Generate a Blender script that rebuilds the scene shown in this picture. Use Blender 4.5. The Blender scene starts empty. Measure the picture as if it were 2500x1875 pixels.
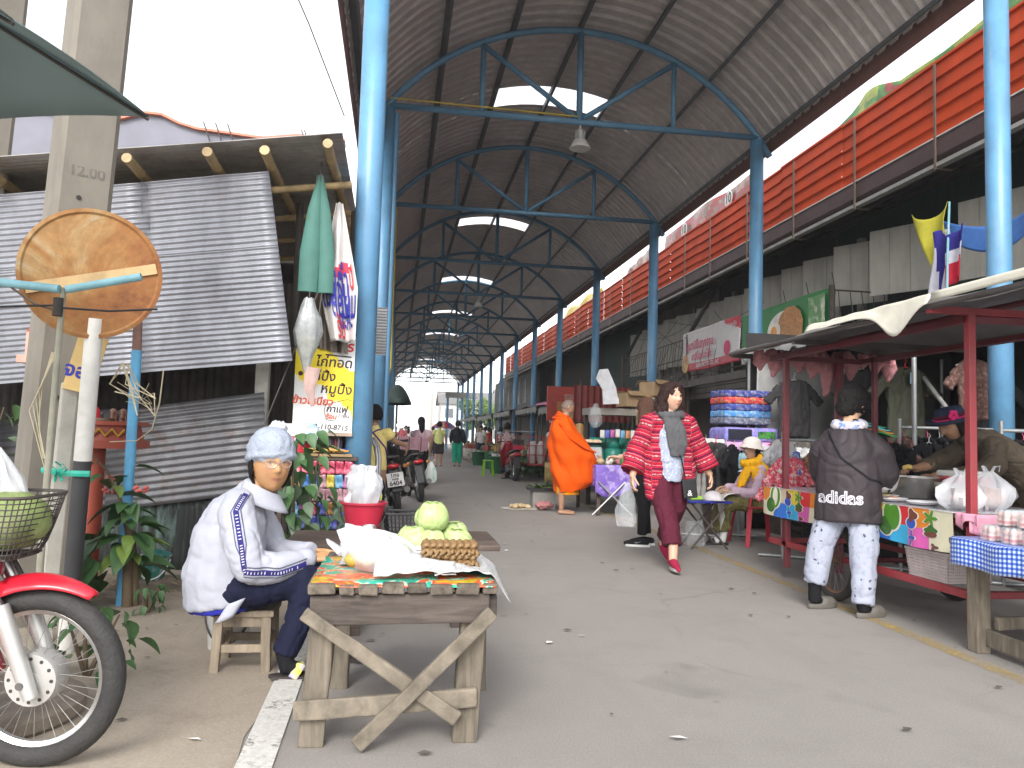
import bpy, bmesh, math, random
from math import sin, cos, pi, radians, sqrt, atan2, hypot, exp
from mathutils import Vector, Matrix, noise, Euler
from mathutils.bvhtree import BVHTree
random.seed(7)
SC = bpy.context.scene
COL = SC.collection
V = Vector

# ---------------------------------------------------------------- camera, sky, sun, exposure
cam_data = bpy.data.cameras.new('camera')
cam = bpy.data.objects.new('camera', cam_data)
COL.objects.link(cam)
cam_data.sensor_width = 36.0
cam_data.lens = 27.59
cam_data.clip_end = 2000
yaw, pit, rol = 0.144763, 0.068586, 0.028973
fw = V((sin(yaw)*cos(pit), cos(yaw)*cos(pit), sin(pit)))
r0 = V((cos(yaw), -sin(yaw), 0)); u0 = r0.cross(fw)
rr = r0*cos(rol)+u0*sin(rol); uu = u0*cos(rol)-r0*sin(rol)
mw = Matrix((( rr.x, uu.x, -fw.x, 0), (rr.y, uu.y, -fw.y, 0), (rr.z, uu.z, -fw.z, 1.1), (0, 0, 0, 1)))
cam.matrix_world = mw
SC.camera = cam
world = bpy.data.worlds.new('World'); SC.world = world; world.use_nodes = True
wn = world.node_tree.nodes; wl = world.node_tree.links
bg = wn['Background']
sky = wn.new('ShaderNodeTexSky'); sky.sky_type = 'NISHITA'; sky.sun_disc = False
SUN_EL, SUN_AZ = radians(36), radians(-165)
sky.sun_elevation = SUN_EL; sky.sun_rotation = SUN_AZ
sky.air_density = 1.0; sky.dust_density = 1.0; sky.ozone_density = 1.0
hs = wn.new('ShaderNodeHueSaturation'); hs.inputs['Saturation'].default_value = 0.15
wl.new(sky.outputs[0], hs.inputs['Color']); wl.new(hs.outputs[0], bg.inputs['Color'])
bg.inputs['Strength'].default_value = 0.15
sd = bpy.data.lights.new('sun', 'SUN'); sd.energy = 1.25; sd.angle = radians(25); sd.color = (1, .97, .93)
sun = bpy.data.objects.new('sun', sd); COL.objects.link(sun)
sdir = V((sin(SUN_AZ)*cos(SUN_EL), cos(SUN_AZ)*cos(SUN_EL), sin(SUN_EL)))
sun.rotation_euler = sdir.to_track_quat('Z', 'Y').to_euler(); sun.location = sdir*60
SC.view_settings.view_transform = 'Standard'; SC.view_settings.look = 'None'
SC.view_settings.exposure = 1.52; SC.view_settings.gamma = 1.0
SC.view_settings.use_curve_mapping = False
SC.cycles.max_bounces = 8; SC.cycles.diffuse_bounces = 6; SC.cycles.transparent_max_bounces = 12
SC.cycles.use_denoising = True

# ---------------------------------------------------------------- materials
MC = {}
def _mix(nt, fac, a, b, blend='MIX'):
    n = nt.nodes.new('ShaderNodeMix'); n.data_type = 'RGBA'; n.blend_type = blend
    for k, val in ((0, fac), (6, a), (7, b)):
        if hasattr(val, 'links'): nt.links.new(val, n.inputs[k])
        elif k == 0: n.inputs[0].default_value = val
        else: n.inputs[k].default_value = (*val[:3], 1)
    return n.outputs[2]
def _noise(nt, co, scale, detail=4, rough=.55, dist=0, stretch=None):
    if stretch:
        mp = nt.nodes.new('ShaderNodeMapping'); mp.inputs['Scale'].default_value = stretch
        nt.links.new(co, mp.inputs[0]); co = mp.outputs[0]
    n = nt.nodes.new('ShaderNodeTexNoise'); n.inputs['Scale'].default_value = scale
    n.inputs['Detail'].default_value = detail; n.inputs['Roughness'].default_value = rough
    n.inputs['Distortion'].default_value = dist
    nt.links.new(co, n.inputs['Vector']); return n.outputs[0]
def _ramp(nt, fac, stops, interp='LINEAR'):
    r = nt.nodes.new('ShaderNodeValToRGB'); cr = r.color_ramp; cr.interpolation = interp
    while len(cr.elements) < len(stops): cr.elements.new(.5)
    for e, (p, c) in zip(cr.elements, stops):
        e.position = p; e.color = (*c, 1) if hasattr(c, '__len__') else (c, c, c, 1)
    nt.links.new(fac, r.inputs[0]); return r.outputs[0]
def _math(nt, op, a, b=0., c=0.):
    n = nt.nodes.new('ShaderNodeMath'); n.operation = op
    for i, val in enumerate((a, b, c)):
        if hasattr(val, 'links'): nt.links.new(val, n.inputs[i])
        else: n.inputs[i].default_value = val
    return n.outputs[0]
def _attr(nt, name):
    n = nt.nodes.new('ShaderNodeAttribute'); n.attribute_name = name; return n
def new_mat(name):
    m = bpy.data.materials.new(name); m.use_nodes = True
    nt = m.node_tree; bs = nt.nodes['Principled BSDF']
    tc = nt.nodes.new('ShaderNodeTexCoord')
    return m, nt, bs, tc
def M(name, col, rough=.6, metal=0., var=.18, scale=6., bump=.0, bscale=80., col2=None, patch=None, stretch=None,
      trans=0., alpha=1., attr=None, spec=.5, coat=0., dirt=0., sss=0., emit=0., uv=False):
    """general procedural material: noise-varied colour, optional second colour in patches, dirt, bump"""
    if name in MC: return MC[name]
    m, nt, bs, tc = new_mat(name)
    co = tc.outputs['UV' if uv else 'Object']
    if attr: base = _attr(nt, attr).outputs['Color']
    else: base = None
    n1 = _noise(nt, co, scale, 5, .6, .3, stretch)
    v1 = _ramp(nt, n1, [(.3, 1-var), (.7, 1+var)])
    c = _mix(nt, 1.0, base if base is not None else col, v1, 'MULTIPLY')
    if col2:
        n2 = _noise(nt, co, patch or scale*.35, 6, .65, .6, stretch)
        c = _mix(nt, _ramp(nt, n2, [(.48, 0.), (.62, 1.)]), c, col2)
    if dirt:
        n3 = _noise(nt, co, scale*.5+1.3, 7, .7, .2)
        c = _mix(nt, _ramp(nt, n3, [(.45, 0.), (.75, dirt)]), c, (.09, .075, .06))
    nt.links.new(c, bs.inputs['Base Color'])
    bs.inputs['Roughness'].default_value = rough; bs.inputs['Metallic'].default_value = metal
    bs.inputs['Specular IOR Level'].default_value = spec
    if coat: bs.inputs['Coat Weight'].default_value = coat; bs.inputs['Coat Roughness'].default_value = .15
    if trans: bs.inputs['Transmission Weight'].default_value = trans; bs.inputs['IOR'].default_value = 1.2
    if sss:
        bs.inputs['Subsurface Weight'].default_value = sss; bs.inputs['Subsurface Radius'].default_value = (.012, .005, .003)
        bs.inputs['Subsurface Scale'].default_value = 1.
    if alpha < 1: bs.inputs['Alpha'].default_value = alpha
    if bump:
        bn = _noise(nt, co, bscale, 4, .6, 0, stretch)
        b = nt.nodes.new('ShaderNodeBump'); b.inputs['Strength'].default_value = bump; b.inputs['Distance'].default_value = .01
        nt.links.new(bn, b.inputs['Height']); nt.links.new(b.outputs[0], bs.inputs['Normal'])
    MC[name] = m; return m

# ---------------------------------------------------------------- mesh helpers
class MB:
    def __init__(s): s.v = []; s.f = []; s.m = []; s.uv = {}; s.c = {}
    def add(s, vs, fs, mi=0):
        o = len(s.v); s.v += [V(q) for q in vs]; s.f += [tuple(i+o for i in f) for f in fs]; s.m += [mi]*len(fs); return o
    def box(s, c, size, rot=None, mi=0, taper=1.0):
        x, y, z = (k/2 for k in size); vs = []
        for sz in (-1, 1):
            t = taper if sz > 0 else 1
            for sx, sy in ((-1, -1), (1, -1), (1, 1), (-1, 1)):
                q = V((sx*x*t, sy*y*t, sz*z))
                if rot is not None: q = rot @ q
                vs.append(q+V(c))
        s.add(vs, [(3, 2, 1, 0), (4, 5, 6, 7), (0, 1, 5, 4), (1, 2, 6, 5), (2, 3, 7, 6), (3, 0, 4, 7)], mi); return s
    def beam(s, a, b, w, h, mi=0, up=(0, 0, 1)):
        a = V(a); b = V(b); d = (b-a); L = d.length; d.normalize()
        x = d.cross(V(up))
        if x.length < 1e-4: x = d.cross(V((0, 1, 0)))
        x.normalize(); z = x.cross(d)
        R = Matrix((x, d, z)).transposed()
        return s.box((a+b)/2, (w, L, h), R, mi)
    def tube(s, path, r, n=10, mi=0, cap=True, sq=1.0, round_=False):
        """tube along a path; r a number or one per point; sq flattens it"""
        P = [V(q) for q in path]; k = len(P)
        rs = list(r) if hasattr(r, '__len__') else [r]*k
        if round_:
            d0 = (P[0]-P[1]).normalized(); d1 = (P[-1]-P[-2]).normalized()
            P = [P[0]+d0*rs[0]*.97, P[0]+d0*rs[0]*.75, P[0]+d0*rs[0]*.35]+P+[P[-1]+d1*rs[-1]*.35, P[-1]+d1*rs[-1]*.75, P[-1]+d1*rs[-1]*.97]
            rs = [rs[0]*.2, rs[0]*.66, rs[0]*.93]+rs+[rs[-1]*.93, rs[-1]*.66, rs[-1]*.2]; k = len(P)
        up = None; vs = []
        for i in range(k):
            t = (P[min(i+1, k-1)]-P[max(i-1, 0)])
            if t.length < 1e-7: t = V((0, 0, 1))
            t.normalize()
            if up is None:
                a = V((0, 0, 1)) if abs(t.z) < .9 else V((0, 1, 0))
                x = t.cross(a).normalized()
            else:
                x = (up - t*up.dot(t))
                x = x.normalized() if x.length > 1e-6 else t.orthogonal().normalized()
            up = x; y = t.cross(x)
            for j in range(n):
                a = 2*pi*j/n; vs.append(P[i]+x*cos(a)*rs[i]+y*sin(a)*rs[i]*sq)
        fs = []
        for i in range(k-1):
            for j in range(n):
                a = i*n+j; b = i*n+(j+1) % n; fs.append((a, b, b+n, a+n))
        if cap: fs += [tuple(range(n))[::-1], tuple((k-1)*n+j for j in range(n))]
        s.add(vs, fs, mi); return s
    def lathe(s, prof, n=20, c=(0, 0, 0), R=None, mi=0, sx=1., sy=1., cap=True, jit=0.):
        """prof: list of (radius, z)"""
        vs = []; c = V(c)
        for r, z in prof:
            for j in range(n):
                a = 2*pi*j/n; q = V((r*cos(a)*sx, r*sin(a)*sy, z))
                if jit: q += V((random.uniform(-jit, jit), random.uniform(-jit, jit), random.uniform(-jit, jit)))
                vs.append((R @ q if R is not None else q)+c)
        fs = [(i*n+j, i*n+(j+1) % n, (i+1)*n+(j+1) % n, (i+1)*n+j) for i in range(len(prof)-1) for j in range(n)]
        if cap: fs += [tuple(range(n))[::-1], tuple((len(prof)-1)*n+j for j in range(n))]
        s.add(vs, fs, mi); return s
    def ell(s, c, rad, R=None, n=14, k=10, mi=0):
        prof = [(max(sin(pi*i/k), .02), -cos(pi*i/k)) for i in range(k+1)]
        vs = []; c = V(c)
        for r, z in prof:
            for j in range(n):
                a = 2*pi*j/n; q = V((r*cos(a)*rad[0], r*sin(a)*rad[1], z*rad[2])); vs.append((R @ q if R is not None else q)+c)
        fs = [(i*n+j, i*n+(j+1) % n, (i+1)*n+(j+1) % n, (i+1)*n+j) for i in range(k) for j in range(n)]
        fs += [tuple(range(n))[::-1], tuple(k*n+j for j in range(n))]
        s.add(vs, fs, mi); return s
    def grid(s, fn, nu, nv, mi=0, mif=None, close_u=False):
        """fn(u,v)->point; uv stored"""
        o = len(s.v)
        for j in range(nv+1):
            for i in range(nu+1):
                s.uv[len(s.v)] = (i/nu, j/nv); s.v.append(V(fn(i/nu, j/nv)))
        for j in range(nv):
            for i in range(nu):
                a = o+j*(nu+1)+i; s.f.append((a, a+1, a+nu+2, a+nu+1)); s.m.append(mif((i+.5)/nu, (j+.5)/nv) if mif else mi)
        return s
    def poly(s, pts, mi=0): s.add(pts, [tuple(range(len(pts)))], mi); return s
    def prism(s, pts, d, mi=0):
        """closed outline extruded by vector d"""
        n = len(pts); P = [V(q) for q in pts]; d = V(d)
        s.add(P+[q+d for q in P], [tuple(range(n))[::-1], tuple(range(n, 2*n))]+[(i, (i+1) % n, (i+1) % n+n, i+n) for i in range(n)], mi); return s
    def mesh(s, name, mats):
        me = bpy.data.meshes.new(name); me.from_pydata([tuple(q) for q in s.v], [], s.f)
        for m in (mats if isinstance(mats, (list, tuple)) else [mats]): me.materials.append(m)
        if any(s.m): me.polygons.foreach_set('material_index', s.m)
        if s.uv:
            ul = me.uv_layers.new(name='UVMap'); 
            for l in me.loops: ul.data[l.index].uv = s.uv.get(l.vertex_index, (0, 0))
        if s.c:
            at = me.color_attributes.new('Col', 'FLOAT_COLOR', 'POINT')
            for i in range(len(s.v)): at.data[i].color = (*s.c.get(i, (.5, .5, .5)), 1)
        return me
    def build(s, name, mats, parent=None, smooth=False, bevel=0., thick=0., fix=True):
        me = s.mesh(name, mats)
        if fix:
            bm = bmesh.new(); bm.from_mesh(me); bmesh.ops.recalc_face_normals(bm, faces=bm.faces); bm.to_mesh(me); bm.free()
        o = link(name, me, parent, bevel, thick, smooth)
        return autosmooth(o, 55) if smooth else o
def link(name, me, parent=None, bevel=0., thick=0., smooth=False):
    o = bpy.data.objects.new(name, me); COL.objects.link(o)
    if parent is not None: o.parent = parent
    if thick:
        md = o.modifiers.new('thick', 'SOLIDIFY'); md.thickness = thick; md.offset = 0
    if bevel:
        md = o.modifiers.new('bevel', 'BEVEL'); md.width = bevel; md.segments = 2; md.limit_method = 'ANGLE'
    return o
def autosmooth(o, ang=40):
    me = o.data; me.polygons.foreach_set('use_smooth', [True]*len(me.polygons))
    bm = bmesh.new(); bm.from_mesh(me); a = radians(ang)
    for e in bm.edges:
        e.smooth = not (len(e.link_faces) == 2 and e.calc_face_angle(0) > a)
    bm.to_mesh(me); bm.free(); return o
def tag(o, label, cat, group=None):
    o['label'] = label; o['category'] = cat
    if group: o['group'] = group
    return o
def struct(o, kind='structure'): o['kind'] = kind; return o
def thing(name, label, cat, loc=(0, 0, 0), rz=0., group=None):
    o = bpy.data.objects.new(name, None); COL.objects.link(o); o.empty_display_size = .1
    o.location = loc; o.rotation_euler = (0, 0, rz); return tag(o, label, cat, group)
def dup(root, loc=None, rz=None, label=None, scale=None):
    r = root.copy(); COL.objects.link(r)
    if loc is not None: r.location = loc
    if rz is not None: r.rotation_euler = (0, 0, rz)
    if label: r['label'] = label
    if scale: r.scale = (scale,)*3 if not hasattr(scale, '__len__') else scale
    for ch in list(root.children):
        c = ch.copy(); COL.objects.link(c); c.parent = r
        for gg in list(ch.children):
            d = gg.copy(); COL.objects.link(d); d.parent = c
    return r
def rotz(a): return Matrix.Rotation(a, 3, 'Z')
def frame(d, up=(0, 0, 1)):
    """3x3 with local Z along d"""
    z = V(d).normalized(); x = V(up).cross(z)
    if x.length < 1e-4: x = V((1, 0, 0))
    x.normalize(); y = z.cross(x); return Matrix((x, y, z)).transposed()
def nz(x, y=0., z=0.): return noise.noise(V((x, y, z)))
def text_mesh(txt, size=1., bold=0., extrude=0., align='CENTER', shear=0., space=1.):
    cu = bpy.data.curves.new('t', 'FONT'); cu.body = txt; cu.size = size; cu.align_x = align; cu.align_y = 'CENTER'
    cu.offset = bold; cu.extrude = extrude; cu.shear = shear; cu.space_character = space; cu.resolution_u = 3
    o = bpy.data.objects.new('t', cu); COL.objects.link(o)
    dg = bpy.context.evaluated_depsgraph_get(); me = bpy.data.meshes.new_from_object(o.evaluated_get(dg))
    bpy.data.objects.remove(o); bpy.data.curves.remove(cu); return me
def lettering(txt, mat, parent, fn, size=1., bold=0., name='lettering', shear=0., cut=0, space=1., label=None):
    """flat lettering; fn maps text-plane (x,y) to a point in the parent's space"""
    me = text_mesh(txt, size, bold, 0., 'CENTER', shear, space)
    if cut:
        bm = bmesh.new(); bm.from_mesh(me); bmesh.ops.triangulate(bm, faces=bm.faces)
        bmesh.ops.subdivide_edges(bm, edges=[e for e in bm.edges if e.calc_length() > cut], cuts=2); bm.to_mesh(me); bm.free()
    for q in me.vertices: q.co = fn(q.co.x, q.co.y)
    me.materials.clear(); me.materials.append(mat); me.name = name
    return link(name, me, parent)
def vox(mb, size, smooth=3, fac=.5, name='m'):
    """one continuous skin over overlapping shapes"""
    me = mb.mesh(name, []); o = bpy.data.objects.new('t', me); COL.objects.link(o)
    md = o.modifiers.new('r', 'REMESH'); md.mode = 'VOXEL'; md.voxel_size = size; md.use_smooth_shade = True
    if smooth:
        sm = o.modifiers.new('s', 'SMOOTH'); sm.factor = fac; sm.iterations = smooth
    dg = bpy.context.evaluated_depsgraph_get(); r = bpy.data.meshes.new_from_object(o.evaluated_get(dg)); r.name = name
    bpy.data.objects.remove(o); bpy.data.meshes.remove(me); return r
def wrinkle(me, amp, sc=(9, 9, 9), off=0., fn=None):
    """cloth folds: soft swells plus sharp creases where a stretched noise crosses zero"""
    ns = [q.normal.copy() for q in me.vertices]
    for q, n_ in zip(me.vertices, ns):
        c = q.co; w = noise.noise(V((c.x*2.5+off, c.y*2.5, c.z*2.5)))*1.6
        a = noise.noise(V((c.x*sc[0]+off+w, c.y*sc[1]+w*.6, c.z*sc[2]-w)))
        b = noise.noise(V((c.x*sc[0]*1.9+off+7-w, c.y*sc[1]*1.9, c.z*sc[2]*1.9+w)))
        k = amp*(.55*a-.75*exp(-(a/.10)**2)-.40*exp(-(b/.12)**2)+.3)
        if fn: k *= fn(c)
        q.co = c+n_*k
def set_attr(me, name, fn):
    at = me.attributes.new(name, 'FLOAT', 'POINT'); at.data.foreach_set('value', [fn(q.co) for q in me.vertices])
def set_col(me, fn):
    at = me.color_attributes.new('Col', 'FLOAT_COLOR', 'POINT')
    for i, q in enumerate(me.vertices): at.data[i].color = (*fn(q.co), 1)
def smoothme(me): me.polygons.foreach_set('use_smooth', [True]*len(me.polygons)); return me
def corr(mb, p0, eu, ev, pitch=.076, amp=.009, along='v', wob=.004, seg=6, nv=4, mi=0, bend=0.):
    """corrugated sheet from corner p0 spanning eu x ev; waves repeat along ev when along='v' (ridges run along eu)"""
    p0 = V(p0); eu = V(eu); ev = V(ev); nrm = eu.cross(ev).normalized()
    a, b = (ev, eu) if along == 'v' else (eu, ev)
    nw = max(3, int(a.length/pitch)); n1 = nw*seg
    def fn(s, t):
        w = amp*cos(2*pi*s*nw); q = p0+a*s+b*t
        return q+nrm*(w+wob*nz(q.x*2.1, q.y*2.1, q.z*2.1)+bend*sin(pi*t))
    return mb.grid(fn, n1, nv, mi)
# ---------------------------------------------------------------- setting: ground, road, verge
def ground_mat(name, c1, c2, spot, sc=1.0, lines=False):
    m, nt, bs, tc = new_mat(name); co = tc.outputs['Object']
    big = _noise(nt, co, .35*sc, 6, .62, .4); mid = _noise(nt, co, 2.2*sc, 7, .7, .3)
    fine = _noise(nt, co, 120, 3, .6); grit = _noise(nt, co, 46, 4, .75)
    c = _mix(nt, _ramp(nt, big, [(.35, 0.), (.68, 1.)]), c1, c2)
    c = _mix(nt, _ramp(nt, mid, [(.50, 0.), (.78, .55)]), c, spot)
    c = _mix(nt, 1., c, _ramp(nt, fine, [(.3, .84), (.7, 1.12)]), 'MULTIPLY')
    c = _mix(nt, _ramp(nt, grit, [(.66, 0.), (.74, .5)]), c, tuple(min(1, k*1.6) for k in c1))
    c = _mix(nt, _ramp(nt, grit, [(.24, .55), (.33, 0.)]), c, tuple(k*.45 for k in c1))
    vo = nt.nodes.new('ShaderNodeTexVoronoi'); vo.inputs['Scale'].default_value = 1.9; nt.links.new(co, vo.inputs['Vector'])
    st = _noise(nt, co, 9, 3, .5); dd = _math(nt, 'ADD', vo.outputs['Distance'], _math(nt, 'MULTIPLY', st, .10))
    c = _mix(nt, _ramp(nt, dd, [(.075, .4), (.11, 0.)]), c, tuple(k*.42 for k in c1))
    if lines:
        vc = nt.nodes.new('ShaderNodeTexVoronoi'); vc.feature = 'DISTANCE_TO_EDGE'; vc.inputs['Scale'].default_value = .42
        vm = nt.nodes.new('ShaderNodeVectorMath'); wv = nt.nodes.new('ShaderNodeTexNoise'); wv.inputs['Scale'].default_value = 2.2; wv.inputs['Detail'].default_value = 6; nt.links.new(co, wv.inputs['Vector'])
        vm.operation = 'MULTIPLY_ADD'; nt.links.new(wv.outputs['Color'], vm.inputs[0]); vm.inputs[1].default_value = (.5, .5, 0); nt.links.new(co, vm.inputs[2]); nt.links.new(vm.outputs[0], vc.inputs['Vector'])
        ck = _math(nt, 'MULTIPLY', _ramp(nt, vc.outputs['Distance'], [(.0, 1.), (.006, 0.)]), _ramp(nt, _noise(nt, co, .6, 3), [(.46, 0.), (.6, .30)])); c = _mix(nt, ck, c, (.10, .09, .08))
        tr = _noise(nt, co, 1.0, 5, .6, .2, (1.6, .10, 1)); c = _mix(nt, _ramp(nt, tr, [(.5, 0.), (.72, .38)]), c, tuple(k*.72 for k in c1))
        oil = _noise(nt, co, .9, 4, .5, .8); c = _mix(nt, _ramp(nt, oil, [(.66, 0.), (.74, .45)]), c, (.11, .10, .092))
    nt.links.new(c, bs.inputs['Base Color']); bs.inputs['Roughness'].default_value = .85; bs.inputs['Specular IOR Level'].default_value = .3
    b = nt.nodes.new('ShaderNodeBump'); b.inputs['Strength'].default_value = .35; b.inputs['Distance'].default_value = .006
    nt.links.new(grit, b.inputs['Height']); nt.links.new(b.outputs[0], bs.inputs['Normal'])
    return m
M_road = ground_mat('road_concrete', (.285, .262, .240), (.245, .226, .21), (.205, .188, .17), lines=True)
M_dirt = ground_mat('sandy_dirt', (.37, .315, .25), (.29, .245, .195), (.19, .155, .12), 1.6)
M_far = ground_mat('far_ground', (.23, .215, .195), (.2, .185, .165), (.16, .15, .13))
mb = MB(); mb.poly([(-400, -200, -.02), (400, -200, -.02), (400, 900, -.02), (-400, 900, -.02)])
struct(mb.build('ground', M_far))
mb = MB(); mb.poly([(-.62, -30, 0), (9.5, -30, 0), (9.5, 95, 0), (-.62, 95, 0)])
struct(mb.build('road', M_road))
# dirt verge left of the white line, ragged edge lapping over the road
pts = []
for i in range(70):
    y = -4+i*.35
    pts.append((-.50+.10*nz(y*1.3, 3.1)+.05*nz(y*5, 9), y))
mb = MB(); n = len(pts)
vs = [(x, y, .004) for x, y in pts]+[(-12, y, .02) for x, y in pts]
mb.add(vs, [(i, i+1, n+i+1, n+i) for i in range(n-1)])
struct(mb.build('dirt_verge', M_dirt))
def worn(name, col):
    m, nt, bs, tc = new_mat(name); co = tc.outputs['Object']
    a = _noise(nt, co, 5, 8, .75, .3); g_ = _noise(nt, co, 60, 4, .7)
    c = _mix(nt, 1., col, _ramp(nt, g_, [(.3, .75), (.7, 1.08)]), 'MULTIPLY')
    nt.links.new(c, bs.inputs['Base Color']); bs.inputs['Roughness'].default_value = .75
    f = _math(nt, 'ADD', _math(nt, 'MULTIPLY', a, .7), _math(nt, 'MULTIPLY', g_, .3))
    nt.links.new(_ramp(nt, f, [(.36 if name[0] == 'w' else .40, 0.), (.46 if name[0] == 'w' else .62, .93 if name[0] == 'w' else .72)]), bs.inputs['Alpha'])
    return m
mb = MB()
def lx(y): return -.425+.012*sin(y*.9)
for i in range(60):
    y0 = -3+i*.4; y1 = y0+.4
    mb.poly([(lx(y0)-.06, y0, .008), (lx(y0)+.06, y0, .008), (lx(y1)+.06, y1, .008), (lx(y1)-.06, y1, .008)])
o = mb.build('white_edge_line', worn('white_road_paint', (.62, .60, .56))); struct(o)
mb = MB()
for i in range(80):
    y0 = 1+i*.5; y1 = y0+.5; fx = lambda y: 3.06+.035*(y-4) if y < 8 else 3.2-.0*(y)
    mb.poly([(fx(y0)-.05, y0, .004), (fx(y0)+.05, y0, .004), (fx(y1)+.05, y1, .004), (fx(y1)-.05, y1, .004)])
struct(mb.build('yellow_edge_line', worn('yellow_road_paint', (.52, .36, .10))))
# scraps on the road
M_paper = M('scrap_paper', (.72, .70, .66), .8, var=.1)
M_scrapd = M('scrap_dark', (.08, .07, .06), .9)
M_leafdry = M('dry_leaf', (.30, .28, .06), .8, var=.3)
scr = MB()
for i in range(150):
    x, y = random.uniform(-2.2, 4.2), random.uniform(2.1, 14); s = random.uniform(.006, .02); a = random.uniform(0, pi)
    scr.add([(x+s*cos(a+k*pi/2)*(1 if k % 2 else 2.2), y+s*sin(a+k*pi/2), .012+.004*(k == 1)) for k in range(4)], [(0, 1, 2, 3)], 1 if random.random() < .75 else 0)
struct(scr.build('litter', [M_paper, M_scrapd]), 'stuff')
mb = MB(); mb.grid(lambda u, v: (-.06+.09*(u-.5), 2.62+.04*(v-.5)*(1-.4*abs(u-.5)), .012+.008*sin(u*5)), 5, 2)
tag(mb.build('paper_scrap', M_paper), 'small pale paper scrap on the road below the wooden table', 'litter')
mb = MB(); mb.grid(lambda u, v: (-.62+.06*(u-.5), 2.50+.035*(v-.5)*sin(pi*min(.95, u+.05)), .014+.01*sin(u*4)), 6, 3)
tag(mb.build('fallen_leaf', M_leafdry), 'yellow green fallen leaf on the dirt by the motorcycle tyre', 'leaf')

# ---------------------------------------------------------------- market hall
XL, XR, Y1, SP, HC = -.294, 5.476, 6.456, 5.0, 5.95
XM = (XL+XR)/2; NB = 14; ZC, RA = 3.75, 3.64
M_blue = M('blue_column_paint', (.115, .285, .465), .42, var=.12, scale=3, bump=.06, bscale=40, dirt=.3, coat=.1)
_nt = M_blue.node_tree; _bs = _nt.nodes['Principled BSDF']; _c = _bs.inputs['Base Color'].links[0].from_socket; _co = [q for q in _nt.nodes if q.type == 'TEX_COORD'][0].outputs['Object']
_c = _mix(_nt, _ramp(_nt, _noise(_nt, _co, 17, 6, .75, .4), [(.665, 0.), (.69, .85)]), _c, (.10, .07, .055)); _c = _mix(_nt, _ramp(_nt, _noise(_nt, _co, 5, 5, .7, .2, (2, 2, .12)), [(.56, 0.), (.75, .35)]), _c, (.30, .33, .34)); _nt.links.new(_c, _bs.inputs['Base Color'])
M_truss = M('shaded_truss_blue', (.105, .235, .36), .5, var=.15, scale=4)  # darker copy of the column blue, with the shade under the roof painted in
M_purl = M('purlin_steel', (.10, .105, .11), .55, var=.2, scale=3)
def sheet_mat(name, col, v=.2):
    m, nt, bs, tc = new_mat(name); co = tc.outputs['Object']
    a = _noise(nt, co, 1.1, 6, .65, .2, (1, .35, 1)); b2 = _noise(nt, co, 14, 5, .7, 0, (.4, 1, .4))
    c = _mix(nt, 1., col, _ramp(nt, a, [(.3, 1-v), (.7, 1+v)]), 'MULTIPLY')
    c = _mix(nt, 1., c, _ramp(nt, b2, [(.3, .85), (.7, 1.15)]), 'MULTIPLY')
    nt.links.new(c, bs.inputs['Base Color']); bs.inputs['Roughness'].default_value = .42; bs.inputs['Metallic'].default_value = .2
    return m
M_roof = sheet_mat('roof_sheet_metal', (.50, .455, .43))
M_sky = bpy.data.materials.new('skylight_sheet'); M_sky.use_nodes = True
nt = M_sky.node_tree; nt.nodes.clear(); out = nt.nodes.new('ShaderNodeOutputMaterial'); mx = nt.nodes.new('ShaderNodeMixShader')
t1 = nt.nodes.new('ShaderNodeBsdfTranslucent'); t1.inputs[0].default_value = (.95, .96, .97, 1); t2 = nt.nodes.new('ShaderNodeBsdfTransparent'); t2.inputs[0].default_value = (.97, .97, .97, 1)
mx.inputs[0].default_value = .65; nt.links.new(t1.outputs[0], mx.inputs[1]); nt.links.new(t2.outputs[0], mx.inputs[2]); nt.links.new(mx.outputs[0], out.inputs[0])
hall = thing('market_hall', 'long market hall with blue steel columns and curved corrugated metal roof', 'market hall', (XM, Y1, 0))
def arc(x, R): return ZC+sqrt(max(R*R-x*x, 0))
HW = XR-XM
col_me = MB().tube([(0, 0, 0), (0, 0, HC-.05)], .105, 18).lathe([(.17, 0), (.17, .02)], 12).mesh('column', M_blue)
arch = MB(); arch.tube([(x*HW*1.075, 0, arc(x*HW*1.075, RA)) for x in [k/18-1 for k in range(37)]], .052, 8)
arch_me = arch.mesh('truss', M_truss)
chord_me = MB().tube([(-HW-.05, 0, HC), (HW+.05, 0, HC)], .05, 8).mesh('bottom_chord', M_truss)
def post_me(x): return MB().tube([(x, 0, HC), (x, 0, arc(x, RA))], .042 if x else .05, 8).mesh('web_post', M_truss)
posts = [post_me(x) for x in (-1.5, 0, 1.5)]
braces = [MB().tube([(s*1.5, 0, arc(1.5, RA)-.06), (s*.06, 0, HC+.06)], .042, 8).mesh('web_brace', M_truss) for s in (-1, 1)]
for me in [col_me, arch_me, chord_me]+posts+braces: smoothme(me)
for k in range(NB):
    y = k*SP
    for s in (-1, 1):
        c = link('column', col_me, hall); c.location = (s*HW, y, 0)
    t = link('truss', arch_me, hall); t.location = (0, y, 0)
    for me in [chord_me]+posts+braces: link(me.name.split('.')[0], me, t)
R1 = RA+.15; XEL, XER = 3.30, 3.10
for x in (-3.26, -2.14, -1.07, 0., 1.07, 2.14, 3.06):
    mb = MB(); a = math.asin(x/R1); L = (NB-1)*SP+1.4
    mb.beam((x*(RA+.085)/R1, -.7, ZC+(RA+.085)*cos(a)), (x*(RA+.085)/R1, L-.7, ZC+(RA+.085)*cos(a)), .05, .10, up=(sin(a), 0, cos(a)))
    mb.build('purlin', M_purl, hall)
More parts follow.
